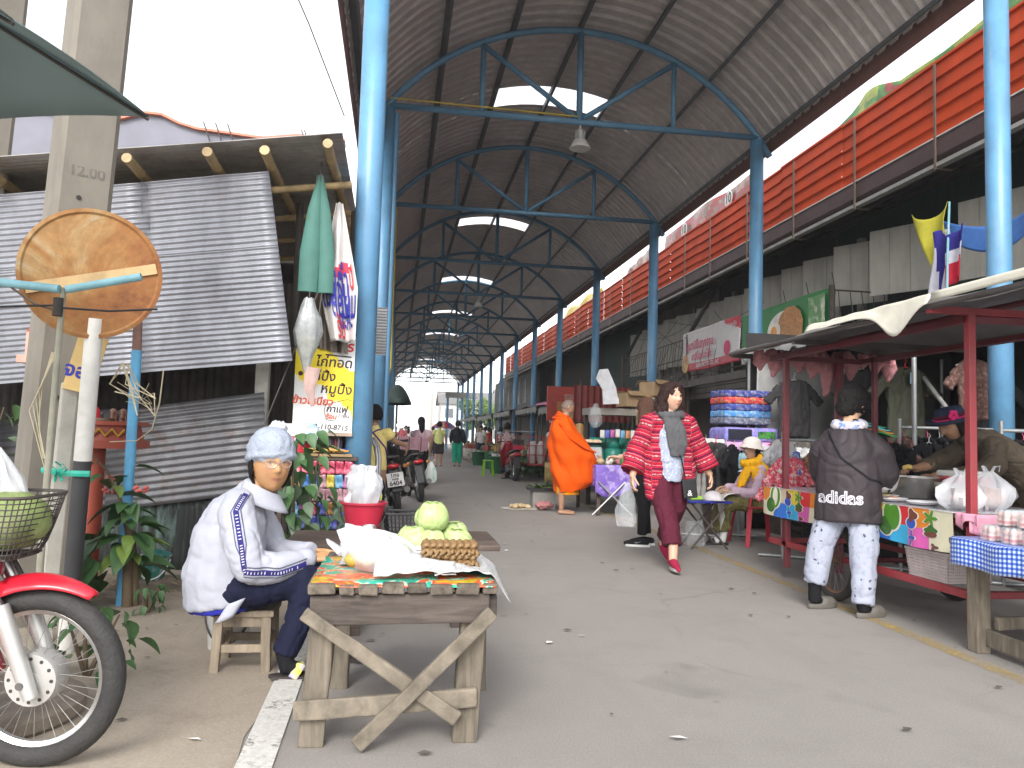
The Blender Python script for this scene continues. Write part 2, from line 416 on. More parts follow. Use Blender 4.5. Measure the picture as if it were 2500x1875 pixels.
# roof sheets: ribbed along the arch, one part per bay
a0, a1 = math.asin(XEL/R1), math.asin(XER/R1); NA = 30
rib = [(0, 0), (.52, 0), (.57, .065), (.70, .065), (.95, 0)]
def sheet(y0, y1, a_lo, a_hi, na, mat, name):
    mb = MB(); nr = max(1, round((y1-y0)/.25)); w = (y1-y0)/nr; ys = []
    for i in range(nr): ys += [(y0+(i+q)*w, h) for q, h in rib]
    ys.append((y1, 0)); vs = []
    for j in range(na+1):
        a = a_lo+(a_hi-a_lo)*j/na
        for y, h in ys: vs.append(((R1+h)*sin(a), y, ZC+(R1+h)*cos(a)))
    n = len(ys); fs = [(j*n+i, j*n+i+1, (j+1)*n+i+1, (j+1)*n+i) for j in range(na) for i in range(n-1)]
    mb.add(vs, fs); return mb.build(name, mat, hall, fix=False)
sl = [13.75+8.72*k-Y1 for k in range(7)]
aL, aR = math.asin(-1.03/R1), math.asin(1.05/R1)
cuts = [-.7]+[q for s0 in sl for q in (s0, s0+.8)]+[(NB-1)*SP+.7]
for i in range(len(cuts)-1):
    y0, y1 = cuts[i], cuts[i+1]
    if i % 2: 
        sheet(y0, y1, -a0, aL, 12, M_roof, 'roof_sheet'); sheet(y0, y1, aR, a1, 12, M_roof, 'roof_sheet')
        sheet(y0, y1, aL, aR, 8, M_sky, 'skylight')
    else:
        yy = y0
        while yy < y1-.01:
            ye = min(y1, yy+2.75); sheet(yy, ye, -a0, a1, NA, M_roof, 'roof_sheet'); yy = ye
# rust-red edge flashing along the eaves
M_flash = M('eave_flashing', (.16, .075, .06), .55)
for s, XE in ((-1, XEL), (1, XER)):
    mb = MB(); mb.beam((s*(XE+.02), -.7, ZC+sqrt(R1*R1-XE*XE)-.08), (s*(XE+.02), (NB-1)*SP+.7, ZC+sqrt(R1*R1-XE*XE)-.08), .03, .24); mb.build('eave_flashing', M_flash, hall)
# column top brackets seen on the right hand row, yellow conduit on the left row
M_yel = M('yellow_conduit', (.55, .42, .06), .5)
mb = MB(); mb.tube([(XL-XM+.12, 10.1, HC), (XL-XM+.12, 10.1, 3.3), (XL-XM+.13, 10.0, 2.5), (XL-XM+.05, 9.95, 2.1), (XL-XM+.10, 9.95, 1.6), (XL-XM+.1, 9.95, .1)], .028, 8); mb.build('conduit', M_yel, hall, True)
mb = MB(); mb.tube([(XL-XM, 4.96, HC+.1), (0, 4.97, HC+.075)], .012, 6); mb.build('conduit', M_yel, hall, True)
mb = MB(); mb.tube([(XL-XM+.12, 5.05, HC-.1), (XL-XM+.12, 5.05, 0)], .05, 10); mb.build('drain_pipe', M_blue, hall, True)
mb = MB(); corr(mb, (XL-XM-.06, 2.8, 2.02), (.2, 0, 0), (0, 0, .56), pitch=.035, amp=.008); mb.build('vent_panel', M('grey_panel', (.42, .42, .43), .5), hall, thick=.004)
# high bay lamps under the trusses
M_lampg = M('lamp_aluminium', (.50, .50, .48), .45, .3); M_lampw = M('lamp_lens', (.62, .6, .56), .5)
def lamp(y, label):
    t = thing('pendant_lamp', label, 'lamp', (XM+.02, y, HC-.05), 0, 'pendant lamps along the hall'); t.scale = (.68, .68, .62)
    MB().tube([(0, 0, .04), (0, 0, -.12)], .018, 8).build('stem', M_lampg, t, True)
    mb = MB(); mb.lathe([(.075, -.12), (.085, -.14), (.085, -.34), (.1, -.36)], 20)
    for k in range(20): mb.box((.1*cos(k*pi/10), .1*sin(k*pi/10), -.24), (.03, .006, .18), rotz(k*pi/10))
    mb.build('heat_sink', M_lampg, t)
    autosmooth(MB().lathe([(.1, -.35), (.14, -.38), (.2, -.50), (.225, -.56), (.235, -.565), (.235, -.59), (.2, -.585), (.02, -.58)], 28).build('reflector', M_lampw, t))
lamp(Y1+SP, 'grey finned pendant lamp under the first visible roof truss')
lamp(Y1+4*SP, 'grey pendant lamp hanging under a truss midway along the hall')
lamp(Y1+6*SP, 'small pendant lamp hanging under a truss far down the hall')
# ---------------------------------------------------------------- shophouse row on the right
M_red = M('red_sheet_paint', (.50, .062, .016), .6, var=.16, scale=2.2, dirt=.15, spec=.15)
M_gut = M('gutter_brown', (.075, .045, .045), .4); M_soff = M('grey_angle_steel', (.30, .29, .27), .6)
M_strap = M('strap_steel', (.12, .085, .065), .6)
M_green = M('dark_green_boards', (.014, .042, .034), .7, var=.25, scale=3, stretch=(1, 4, .4))
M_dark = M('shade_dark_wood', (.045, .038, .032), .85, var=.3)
M_slab = M('stained_concrete', (.10, .09, .08), .85, var=.3, scale=2, dirt=.5)
M_wboard = M('whitewashed_boards', (.42, .40, .355), .75, var=.14, scale=2.5, stretch=(3, 3, .35), dirt=.22)
M_cream = M('dingy_plaster', (.20, .175, .15), .8, var=.22, scale=1.5, dirt=.4)
row = thing('shophouse_row', 'two storey shophouse row with red metal parapet and dark awning over shuttered fronts', 'building', (8.3, 6, 0))
def P(x, y, z): return (x-8.3, y-6, z)
# main wall: units in different paint
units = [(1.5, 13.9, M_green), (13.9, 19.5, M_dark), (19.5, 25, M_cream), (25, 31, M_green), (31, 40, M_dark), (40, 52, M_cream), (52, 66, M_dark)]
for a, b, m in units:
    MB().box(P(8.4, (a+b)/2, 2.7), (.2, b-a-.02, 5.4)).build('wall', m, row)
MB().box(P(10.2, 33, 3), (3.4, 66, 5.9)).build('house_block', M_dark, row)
# awning sheet from the wall out to the gutter, with rafters
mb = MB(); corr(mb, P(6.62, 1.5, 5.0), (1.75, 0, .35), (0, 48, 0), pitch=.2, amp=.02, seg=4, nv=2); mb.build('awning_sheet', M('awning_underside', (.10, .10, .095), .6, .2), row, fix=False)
for k in range(24):
    MB().beam(P(6.6, 2+k*2, 4.93), P(8.3, 2+k*2, 5.26), .05, .09).build('rafter', M_dark, row)
for x, z in ((7.0, 4.99), (7.6, 5.1), (8.1, 5.2)):
    MB().beam(P(x, 1.5, z-.02), P(x, 49.5, z-.02), .05, .06).build('purlin', M_dark, row)
# red parapet: separate ribbed panels between straps, slightly uneven
yy = 1.9; k = 0
while yy < 48:
    w = 1.06 if yy > 17 else (1.9 if yy > 7 else 2.6); mb = MB(); dx = random.uniform(-.004, .004)+.012*(k % 2); dz = random.uniform(-.015, .015)
    z0, z1 = 5.03+dz, 6.03+dz; prof = []
    nrib = 5
    for i in range(nrib):
        b0 = z0+(z1-z0)*i/nrib; h = (z1-z0)/nrib
        prof += [(0, b0), (0, b0+h*.72), (-.03, b0+h*.78), (-.03, b0+h*.92), (0, b0+h*.98)]
    prof.append((0, z1)); vs = []
    for y in (yy-.012, yy+w+.012):
        vs += [P(6.6+dx+q, y, z) for q, z in prof]
    n = len(prof); mb.add(vs, [(i, i+1, n+i+1, n+i) for i in range(n-1)])
    mb.build('parapet_panel', M_red, row, thick=.006)
    yy += w; k += 1
for y in (3.4, 5.2, 7.0, 8.75, 10.5, 12.3, 14.1, 15.9, 17.4, 19.6, 21.7, 23.9, 26.0, 28.2, 30.4, 32.7, 35, 37.5, 40, 43):
    mb = MB(); mb.box(P(6.545, y, 5.28), (.012, .036, 1.36)); mb.box(P(6.66, y, 4.61), (.24, .045, .012)); mb.build('parapet_strap', M_strap, row)
mb = MB(); mb.add([P(6.57, y, z) if i < 2 else P(6.74, y, z) for y in (1.9, 48.5) for i, z in enumerate((5.0, 4.78, 4.70, 4.98))] , [(0, 1, 5, 4), (1, 2, 6, 5), (2, 3, 7, 6)]); mb.build('gutter', M_gut, row, thick=.006)
MB().beam(P(6.6, 1.9, 4.66), P(6.6, 48.5, 4.66), .10, .05).build('gutter_angle', M_soff, row)
MB().beam(P(6.58, 1.9, 5.015), P(6.58, 48.5, 5.015), .06, .014).build('drip_edge', M('pale_flashing', (.6, .6, .58), .5), row)
# white shutters of the upper floor, standing ajar at an angle
def shutter(x, y, z0, w, h, ang, m=M_wboard):
    d = V((-sin(ang), cos(ang), 0)); mb = MB(); nb_ = 3; bw = w/nb_
    for i in range(nb_):
        c = V(P(x, y, z0+h/2))+d*(bw*(i+.5)); R = rotz(ang)
        mb.box(c, (.022+.004*(i % 2), bw-.006, h), R)
    mb.build('shutter', m, row)
for y, w, a in ((10.75, .98, .50), (11.85, .95, .52)): shutter(7.98, y, 3.55, w, 1.06, a)
shutter(7.95, 8.9, 3.45, .9, 1.1, .35)
for y in (13.2, 14.1, 15.0, 15.8, 16.9, 17.8, 18.7, 20.2, 21.2, 22.4, 23.3, 24.4): shutter(7.95+.1*nz(y, 1), y, 3.25+.05*nz(y, 2), .78, 1.42-.1*(y % 1), .42+.1*nz(y, 5))
for y in (13.0, 15.65, 18.4, 21.0, 23.9): MB().box(P(8.25, y, 3.6), (.12, .13, 2.6)).build('door_post', M_wboard, row)
# balcony slab, railings, posts
MB().box(P(7.6, 17.4, 2.52), (1.5, 12.2, .16)).build('balcony_slab', M_slab, row)
MB().box(P(7.6, 36, 2.5), (1.5, 22, .16)).build('balcony_slab', M_slab, row)
M_iron = M('railing_iron', (.06, .05, .045), .6)
for z in (2.7, 3.15, 3.62):
    MB().tube([P(6.9, 11.6, z), P(6.9, 23.4, z)], .014, 6).build('railing_bar', M_iron, row)
MB().tube([P(6.9, 11.6, 3.62), P(8.2, 11.6, 3.62)], .014, 6).build('railing_bar', M_iron, row)
for i in range(60):
    y = 11.6+i*.2; mb = MB(); b_ = .05*sin(i*1.7)
    mb.tube([P(6.9, y, 2.6), P(6.86-abs(b_), y+b_, 3.0), P(6.87, y-b_, 3.35), P(6.9, y, 3.62)], .007, 5); mb.build('baluster', M_iron, row)
for i in range(6):
    mb = MB(); x = 6.95+i*.2; mb.tube([P(x, 11.6, 2.6), P(x, 11.53-.05*sin(i), 3.1), P(x, 11.6, 3.62)], .008, 5); mb.build('baluster', M_iron, row)
for i, y in enumerate((11.6, 12.4, 13.2)):
    MB().tube([P(6.9, y, 3.6), P(6.78, y-.1, 3.88)], .008, 5).build('spike', M_iron, row)
for y in (11.62, 17.9, 23.4): MB().tube([P(6.85, y, 0), P(6.85, y, 3.7)], .05, 8).build('balcony_post', M_dark, row)
MB().tube([P(6.85, 18.0, 3.6), P(7.6, 18.0, 4.9)], .05, 8).build('awning_strut', M_dark, row)
MB().tube([P(6.85, 23.5, 3.4), P(7.6, 23.5, 4.9)], .05, 8).build('awning_strut', M_dark, row)
# horizontal boards on the balcony front
for k in range(3): MB().box(P(6.93, 17.6, 2.18+k*.13), (.03, 11.5, .115), None).build('fascia_board', M_slab, row)
# tangled wires
M_wire = M('black_wire', (.02, .02, .02), .6)
for k in range(14):
    y0 = random.uniform(11.5, 22); y1 = y0+random.uniform(2, 6); z0 = random.uniform(2.7, 4.4); z1 = random.uniform(2.3, 4.2); x0 = random.uniform(6.75, 7.4)
    MB().tube([P(x0+.1*sin(t*3), y0+(y1-y0)*t, z0+(z1-z0)*t-.25*sin(pi*t)) for t in [i/8 for i in range(9)]], .007, 5).build('wire', M_wire, row)
# wooden upper storey with barred windows at the far end
MB().box(P(7.2, 48.5, 3.6), (.5, 15, 2.6)).build('upper_wall', M('weathered_grey_timber', (.12, .115, .11), .85, var=.3, scale=3, stretch=(1, .4, 3)), row)
M_pane = M('pale_pane', (.55, .58, .60), .3)
for y in (43, 45.2, 47.4, 49.6, 52):
    w_ = MB().box(P(6.94, y, 3.7), (.03, 1.1, 1.3)).build('window', M_pane, row)
    for k in range(5): MB().box(P(6.915, y-.45+k*.225, 3.7), (.02, .03, 1.3)).build('window_bar', M_dark, w_)
MB().box(P(6.72, 36.5, 2.62), (.04, 6.5, .34)).build('magenta_panel', M('magenta_paint', (.50, .05, .22), .5), row)
# dark ground-floor openings: back wall is dark, low awnings in front
M_tarp = M('grey_tarp', (.20, .195, .18), .7, var=.25, scale=2, bump=.2, bscale=12, dirt=.35)
for (y0, y1, x0, z0, z1) in ((17.4, 22.5, 5.3, 2.25, 2.45), (23, 27.5, 5.0, 2.2, 2.55), (28, 33, 5.0, 2.3, 2.5), (33.5, 39, 4.8, 2.3, 2.6), (40, 47, 4.8, 2.3, 2.6), (48, 60, 4.8, 2.4, 2.6)):
    t = thing('stall_awning', 'low grey sheet awning on poles before the shophouses, %s' % {17.4: 'next to the red corrugated screen', 23: 'under the red signboard', 28: 'beyond the red signboard', 33.5: 'below the magenta panel', 40: 'below barred windows', 48: 'at the far end of the row'}[y0], 'awning', (0, 0, 0))
    mb = MB(); mb.grid(lambda u, v: (x0+(7-x0)*u, y0+(y1-y0)*v, z0+(z1-z0)*u-.06*sin(pi*v*3)*(1-u)+.02*nz(u*6, v*8)), 10, 24); mb.build('sheet', M_tarp, t, thick=.008)
    for v_ in (.03, .97): MB().tube([(x0+.1, y0+(y1-y0)*v_, 0), (x0+.1, y0+(y1-y0)*v_, z0)], .025, 8).build('pole', M_iron, t)
    mb = MB(); mb.grid(lambda u, v: (x0-.01, y0+(y1-y0)*u, z0-.2*v*(1+.2*sin(u*40))-.04), 30, 3); mb.build('valance', M_tarp, t, thick=.006)
# ---------------------------------------------------------------- left side: shack, poles, sign, plants
def zinc(name, col, rust=0., dark=0.):
    m, nt, bs, tc = new_mat(name); co = tc.outputs['Object']
    a = _noise(nt, co, 1.6, 6, .7, .3); b = _noise(nt, co, 7, 6, .75, .2, (1, 1, .35))
    c = _mix(nt, 1., col, _ramp(nt, b, [(.3, .78), (.7, 1.15)]), 'MULTIPLY')
    c = _mix(nt, _ramp(nt, a, [(.5, 0.), (.72, .5+dark*.5)]), c, tuple(k*.4 for k in col))
    if rust: c = _mix(nt, _ramp(nt, _noise(nt, co, 3.3, 7, .75, .5), [(.54, 0.), (.68, rust)]), c, (.12, .05, .025))
    nt.links.new(c, bs.inputs['Base Color']); bs.inputs['Metallic'].default_value = .45; bs.inputs['Roughness'].default_value = .45
    return m
M_zinc = zinc('zinc_sheet', (.235, .24, .265), .12); M_zincd = zinc('weathered_zinc_sheet', (.17, .17, .18), .6, .9); M_zincr = zinc('roof_zinc', (.40, .385, .365), .3)
M_zgreen = M('peeling_green_zinc', (.028, .030, .029), .7, .1, var=.4, col2=(.12, .18, .16), patch=3.2, stretch=(3, 3, .5))
M_bamb = M('bamboo', (.42, .30, .15), .6, var=.35, scale=9, dirt=.35, stretch=(1, .3, 1))
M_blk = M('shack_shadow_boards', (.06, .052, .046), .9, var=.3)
M_conc = M('pole_concrete', (.195, .175, .145), .85, var=.2, scale=3, bump=.15, bscale=60, dirt=.35, stretch=(1, 1, .35))
shack = thing('corrugated_shack', 'shack clad in corrugated zinc sheets with bamboo rafters under its roof', 'shack', (-1.5, 6.5, 0))
def S(x, y, z): return (x+1.5, y-6.5, z)
def quad_sheet(name, TR, TL, BR, m, pitch=.05, amp=.007, along='v', **k):
    TR, TL, BR = V(S(*TR)), V(S(*TL)), V(S(*BR)); mb = MB(); corr(mb, BR, TL-TR, TR-BR, pitch, amp, along, **k); return autosmooth(mb.build(name, m, shack, thick=.003, fix=False), 60)
# hanging flap: four lapped sheets
def fl(u, v, w=0): # u 0 right..1 left, v 0 bottom..1 top
    tr, tl, br, bl = V((-1.0, 5.88, 3.01)), V((-3.6, 6.27, 2.70)), V((-.76, 5.84, 1.61)), V((-3.6, 6.28, 1.30))
    q = (br*(1-u)+bl*u)*(1-v)+(tr*(1-u)+tl*u)*v; q.y -= w; return q
for u0, u1, v0, v1, w in ((0, .38, 0, .60, .014), (.36, 1, 0, .60, .006), (0, .36, .58, 1, .004), (.34, 1, .58, 1, 0)):
    mb = MB(); n_ = int(1.4*(v1-v0)/.040)
    mb.grid(lambda a, b: V(S(*fl(u0+(u1-u0)*a, v0+(v1-v0)*b, w+.0055*cos(2*pi*b*n_)+.012*nz(a*4, b*3, u0*9+v0*5)))), 10, n_*6)
    autosmooth(mb.build('flap_sheet', M_zinc, shack, thick=.003, fix=False), 70)
# main wall sheets and lower green sheets
quad_sheet('wall_sheet', (-1.03, 6.33, 1.40), (-2.26, 6.52, 1.21), (-.97, 6.33, .63), M_zincd, .055)
quad_sheet('wall_sheet', (-2.2, 6.54, 1.24), (-3.6, 6.76, 1.05), (-2.14, 6.54, .48), M_zincd, .055)
for i in range(4):
    x1 = -.98-i*.62; y1 = 6.38+.15*i*.62; quad_sheet('lower_sheet', (x1, y1, .68-.05*i), (x1-.65, y1+.10, .64-.05*i), (x1+.01, y1, -.02), M_zgreen, .075, .012, 'u')
    quad_sheet('lower_sheet', (x1, y1+.03, .75-.05*i), (x1-.65, y1+.13, .70-.05*i), (x1+.01, y1+.03, .40), M_zgreen, .075, .012, 'u')
# roof on bamboo
mb = MB(); p0_, eu, ev = V(S(-.46, 5.59, 3.24)), V((-3.4, .5, -.34)), V((.02, 3.3, -.12)); corr(mb, p0_, eu, ev, .06, .008, 'v', nv=12); autosmooth(mb.build('roof_sheet', M_zincr, shack, thick=.004, fix=False), 70)
def bam(a, b, r=.035, name='bamboo_rafter'):
    a = V(S(*a)); b = V(S(*b)); L = (b-a).length; k = max(2, int(L/.28)); path = []; rs = []
    for i in range(k+1):
        t = i/k; q = a+(b-a)*t+V((.008*nz(i*1.3, a.x), 0, .008*nz(i, 4)))
        path += [q-(b-a).normalized()*.012, q, q+(b-a).normalized()*.012]; rs += [r, r*1.13, r]
    MB().tube(path, rs, 9).build(name, M_bamb, shack, True)
for x, z in ((-.56, 3.16), (-1.0, 3.09), (-1.4, 3.06), (-1.95, 2.99), (-2.4, 2.95), (-2.95, 2.89)): bam((x, 5.62-.1*x-.05, z), (x+.05, 8.7, z-.12))
for y in (6.15, 6.9, 7.6, 8.3): bam((-.43, y, 3.10-.02*y+.06), (-3.3, y+.3, 2.78-.02*y+.06), .028, 'bamboo_purlin')
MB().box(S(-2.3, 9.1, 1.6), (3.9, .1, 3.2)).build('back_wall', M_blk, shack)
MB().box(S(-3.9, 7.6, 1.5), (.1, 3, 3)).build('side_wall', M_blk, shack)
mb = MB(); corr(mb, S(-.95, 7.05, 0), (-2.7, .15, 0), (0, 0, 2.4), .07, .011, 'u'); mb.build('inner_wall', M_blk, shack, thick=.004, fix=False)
mb = MB(); corr(mb, S(-.40, 6.28, 1.72), (-.26, .06, .05), (-.03, .02, .52), .07, .012, 'u'); mb.build('rusty_panel', zinc('rusted_zinc', (.13, .105, .085), .8, .9), shack, thick=.004)
MB().box(S(-1.08, 6.55, .85), (.10, .10, 1.7)).build('white_post', M('old_white_paint', (.55, .53, .48), .8, dirt=.4), shack)
for x, y in ((-.86, 6.62), (-.40, 8.2), (-.42, 6.75)): MB().tube([S(x, y, 0), S(x, y, 3.0)], .03, 8).build('shack_post', M_blk, shack)
MB().tube([S(-.62, 6.0, 2.15), S(-.95, 5.95, 1.15)], .006, 5).build('tie_rope', M_blk, shack)
MB().box(S(-1.02, 6.42, .98), (.12, .06, .32)).build('plank_end', M('weathered_plank_pale', (.38, .35, .30), .85), shack)

# things hung under the shack roof
t = thing('folded_umbrella', 'folded green umbrella hanging from the shack roof edge', 'umbrella', (-.64, 6.0, 2.15))
M_gu = M('green_canvas', (.055, .16, .13), .7, var=.15, scale=5)
mb = MB()
for k, (dx, r_) in enumerate(((-.03, .07), (.035, .06), (0, .055))):
    mb.tube([(dx*2, .02*k, 0), (dx*1.8, .02*k, .3), (dx*1.2, .01*k, .62), (dx*.2, 0, .90)], [r_, r_*1.05, r_*.7, .012], 8, sq=.45)
mb.build('canopy', M_gu, t, True); MB().tube([(0, 0, .85), (.0, 0, 1.0)], .008, 6).build('tip', M_iron, t); MB().tube([(.05, .01, .03), (.02, 0, -.35), (-.02, -.02, -.5)], .006, 6).build('cord', M_iron, t)
t = thing('cloth_banner', 'crumpled white cloth banner with blue and red handwriting hanging beside the blue column', 'banner', (-.5, 6.12, 1.8))
M_bc = M('banner_cloth', (.62, .59, .57), .8, var=.1, scale=4, bump=.3, bscale=9)
def ban(u, v):
    z = 1.08*(1-v); w = .05+.25*min(1, v*1.6)-.12*max(0, v-.6)*2.2; cx = .0+.03*v+.05*max(0, v-.6)*2
    return V((cx+(u-.5)*w, .05*sin(u*9+v*2)*(.4+v)+.02*nz(u*5, v*6), z))
mb = MB(); mb.grid(ban, 26, 40, mif=lambda u, v: 1 if .46+.04*sin(u*6) < v < .50+.05*sin(u*4) and u < .8 else 0)
mb.build('cloth', [M_bc, M('banner_red', (.55, .05, .09), .8)], t, True, thick=.003)
M_bi = M('blue_ink', (.03, .035, .30), .7); M_ri = M('red_ink', (.62, .04, .05), .7)
def onban(cu, cv, s=1.): return lambda x, y: ban(min(.98, max(.02, cu+x*s)), min(.99, max(0, cv-y*s)))+V((0, -.02, 0))
for txt, cu, cv, m_, s_ in (('สั่งทำ', .45, .58, M_bi, .30), ('เมื่อวัน', .40, .66, M_bi, .30), ('ตัดผม', .62, .74, M_bi, .28), ('นะคะ', .66, .84, M_bi, .22), ('ปี', .85, .55, M_ri, .22), ('รับ', .5, .91, M_ri, .22)):
    lettering(txt, m_, t, onban(cu, cv), s_, .004)
M_clear = M('clear_plastic', (.70, .73, .75), .15, var=.15, scale=12, alpha=.18, bump=.6, bscale=16, spec=.8)
M_milky = M('milky_plastic', (.74, .75, .78), .3, var=.1, scale=10, alpha=.52, bump=.8, bscale=18, spec=.7)
def bag(name, label, cat, loc, prof, mat, sx=1., sy=.7, parent=None, amp=.25, n=36, handles=True, seed=0, group=None):
    """crumpled plastic bag from a radius profile"""
    t = thing(name, label, cat, loc, 0, group) if parent is None else parent
    vs = []; mb = MB(); k = len(prof)
    for i, (r, z) in enumerate(prof):
        for j in range(n):
            a = 2*pi*j/n; w = 1+amp*nz(cos(a)*2+seed, sin(a)*2, z*9)+amp*.6*(abs(nz(cos(a)*4+seed, sin(a)*4+z*13, z*17))-.25)+.12*amp*sin(j*2.9+i); vs.append((r*w*cos(a)*sx, r*w*sin(a)*sy, z+.012*nz(a*2, i, seed)))
    fs = [(i*n+j, i*n+(j+1) % n, (i+1)*n+(j+1) % n, (i+1)*n+j) for i in range(k-1) for j in range(n)]+[tuple(range(n))[::-1]]
    mb.add(vs, fs); mb.build('bag_skin', mat, t, True)
    if handles:
        z = prof[-1][1]; r = prof[-1][0]
        for s in (-1, 1): MB().tube([(s*r*.5*sx, 0, z-.01), (s*(r*1.1+.02)*sx, .01*s, z+.03), (s*(r*1.4+.03)*sx, -.015, z+.035), (s*(r*.9+.03)*sx, -.02, z+.0)], [.012, .011, .009, .007], 6, sq=.4).build('bag_handle', mat, t, True)
    return t
t = bag('hanging_bag', 'grey clear plastic bag with rubbish hung in front of the yellow sign', 'bag', (-.68, 5.98, 1.55), [(.02, 0), (.035, .06), (.05, .12), (.085, .2), (.10, .3), (.09, .4), (.06, .48), (.035, .55)], M('grey_bag_film', (.34, .36, .36), .25, alpha=.7, var=.25, scale=14, bump=.6, bscale=18), handles=False, sy=.6)
MB().tube([(.05, 0, .03), (.03, 0, -.12), (.06, .01, -.26)], [.06, .045, .012], 9, sq=.4).build('bag_tail', M('pink_bag_film', (.52, .36, .33), .35, alpha=.8, bump=.6, bscale=20), t, True)
MB().tube([(0, 0, .55), (.02, .0, .9), (.01, .02, 1.5)], .006, 5).build('cord', M_iron, t)

# yellow menu board
t = thing('menu_board', 'hand painted yellow and white food menu board behind the blue column', 'sign', (-.575, 6.35, 1.10)); t.scale = (.92,)*3
m, nt, bs, tc = new_mat('menu_board_paint'); co = tc.outputs['Object']
sep = nt.nodes.new('ShaderNodeSeparateXYZ'); nt.links.new(co, sep.inputs[0])
f = _math(nt, 'ADD', sep.outputs[2], _math(nt, 'MULTIPLY', _noise(nt, co, 4, 5, .6, .5), .55))
f2 = _math(nt, 'ADD', f, _math(nt, 'MULTIPLY', sep.outputs[0], .75))
c = _mix(nt, _ramp(nt, f2, [(.60, 0.), (.63, 1.), (1.12, 1.), (1.16, 0.)]), (.80, .80, .78), (.86, .66, .015))
nt.links.new(c, bs.inputs['Base Color']); bs.inputs['Roughness'].default_value = .5
MB().box((0, .0, .42), (.50, .02, .84)).build('board', m, t, bevel=.002)
MB().box((0, -.005, -.012), (.51, .035, .03)).build('bottom_rail', M('rail_wood', (.34, .26, .2), .7), t)
M_bk = M('black_ink', (.035, .015, .02), .6); M_or = M('orange_ink', (.70, .10, .03), .6)
tilt = .06
def onb(cx, cz): return lambda x, y: V((cx+x, -.0125, cz+y+x*-.04))
for txt, x, z, s, m_, b_ in (('ชินทร', .10, .745, .12, M_ri, .004), ('ไก่ทอด', .075, .60, .115, M_bk, .002), ('ไก่ปิ้ง', -.02, .48, .11, M_bk, .002), ('หมูปิ้ง', .10, .37, .115, M_bk, .002),
        ('ข้าวเหนียว', -.09, .265, .085, M_or, .003), ('กาแฟ', .115, .20, .08, M_bk, .002), ('ร้อน', .07, .135, .055, M_or, .002), ('/ เย็น', .175, .145, .045, M_bk, .001), ('083-110-8715', .04, .045, .062, M_bk, .001)):
    lettering(txt, m_, t, onb(x, z), s, b_, shear=.15)
for x, z in ((-.20, .50), (-.11, .40)): MB().lathe([(.02, 0), (.02, .002)], 14, (x, -.012, z), Matrix.Rotation(pi/2, 3, 'X')).build('bullet_mark', M_bk, t)
for a, b in (((-.19, -.013, .62), (-.12, -.013, .65)), ((.0, -.013, .67), (.22, -.013, .655))): MB().beam(a, b, .012, .002, up=(0, 1, 0)).build('brush_stroke', M_bk, t)
mb = MB()
for a, b in (((.01, .19), (.02, .24)), ((.02, .24), (.2, .29)), ((.01, .19), (.03, .11)), ((.03, .11), (.11, .10)), ((.2, .29), (.24, .28))): mb.beam((a[0], -.013, a[1]), (b[0], -.013, b[1]), .004, .002, up=(0, 1, 0))
mb.build('frame_stroke', M_bk, t)

# grey neighbour house with wavy orange-edged parapet
t = thing('grey_house', 'grey house wall with a wavy orange edged parapet behind the shack', 'house', (-4.5, 14, 0))
pts = [(-6, 6.4), (-3.4, 6.44), (-2.5, 6.42), (-2.0, 6.38), (-.9, 6.36), (-.4, 6.33), (-.15, 6.42), (.05, 6.48), (.3, 6.47), (.6, 6.34), (.9, 6.27), (1.4, 6.24), (2.0, 6.20), (2.3, 6.25), (2.6, 6.3), (3.0, 6.28), (3.4, 6.28)]
M_gh = M('grey_lilac_render', (.20, .20, .235), .85, var=.1, scale=2); M_ot = M('orange_trim', (.55, .17, .10), .6)
mb = MB(); mb.prism([(x, 0, z) for x, z in pts]+[(3.4, 0, 0), (-6, 0, 0)], (0, .2, 0)); mb.build('wall', M_gh, t)
mb = MB()
for a, b in zip(pts, pts[1:]): mb.beam((a[0], .08, a[1]+.015), (b[0], .08, b[1]+.015), .34, .04)
mb.build('parapet_trim', M_ot, t)
for x in (1.0, 1.2, 1.4, 2.65, 2.7): MB().tube([(x, -.1, 6.4), (x+.18, -.1, 5.9)], .012, 5).build('rebar', M_iron, t)

# concrete utility poles
def cpole(label, base, top, w, h, marks=False):
    t = thing('utility_pole', label, 'pole', base, 0, 'concrete utility poles'); d = V(top)-V(base); mb = MB(); R = rotz(.62)
    vs = []
    for z, k in ((0, 1.12), (.5, 1.08), (.95, .9)):
        for sx, sy in ((-1, -1), (1, -1), (1, 1), (-1, 1)):
            ch = .18
            for e in ((1, 1-ch), (1-ch, 1)) if (sx*sy > 0) else ((1-ch, 1), (1, 1-ch)): vs.append(R @ V((sx*e[0]*w[0]*k/2, sy*e[1]*w[1]*k/2, 0))+d*z*1.05)
    n = 8; fs = [(i*n+j, i*n+(j+1) % n, (i+1)*n+(j+1) % n, (i+1)*n+j) for i in range(2) for j in range(n)]; fs += [tuple(range(n))[::-1], tuple(2*n+j for j in range(n))]
    mb.add(vs, fs); mb.build('shaft', M_conc, t)
    if marks:
        M_hole = M('hole_dark', (.03, .028, .025), .9)
        nrm = R @ V((0, -1, 0)); sx_ = R @ V((1, 0, 0))
        def face(px, z): return d*(z/d.z)+nrm*(w[1]*.5*(1.11-.1*z/d.z)+.003)+sx_*px
        for z in (2.37, 1.25): MB().lathe([(.013, 0), (.013, .004)], 10, face(-.03, z), frame(nrm)).build('bolt_hole', M_hole, t)
        M_mk = M('mould_mark', (.13, .12, .105), .9)
        for tx, z, s in (('12.00', 2.52, .085), ('2017', 2.25, .08), ('9.0', 2.1, .07)):
            lettering(tx, M_mk, t, lambda x, y: face(0, z)+sx_*x+V((0, 0, y)), s, .002, 'pole_mark')
    return t
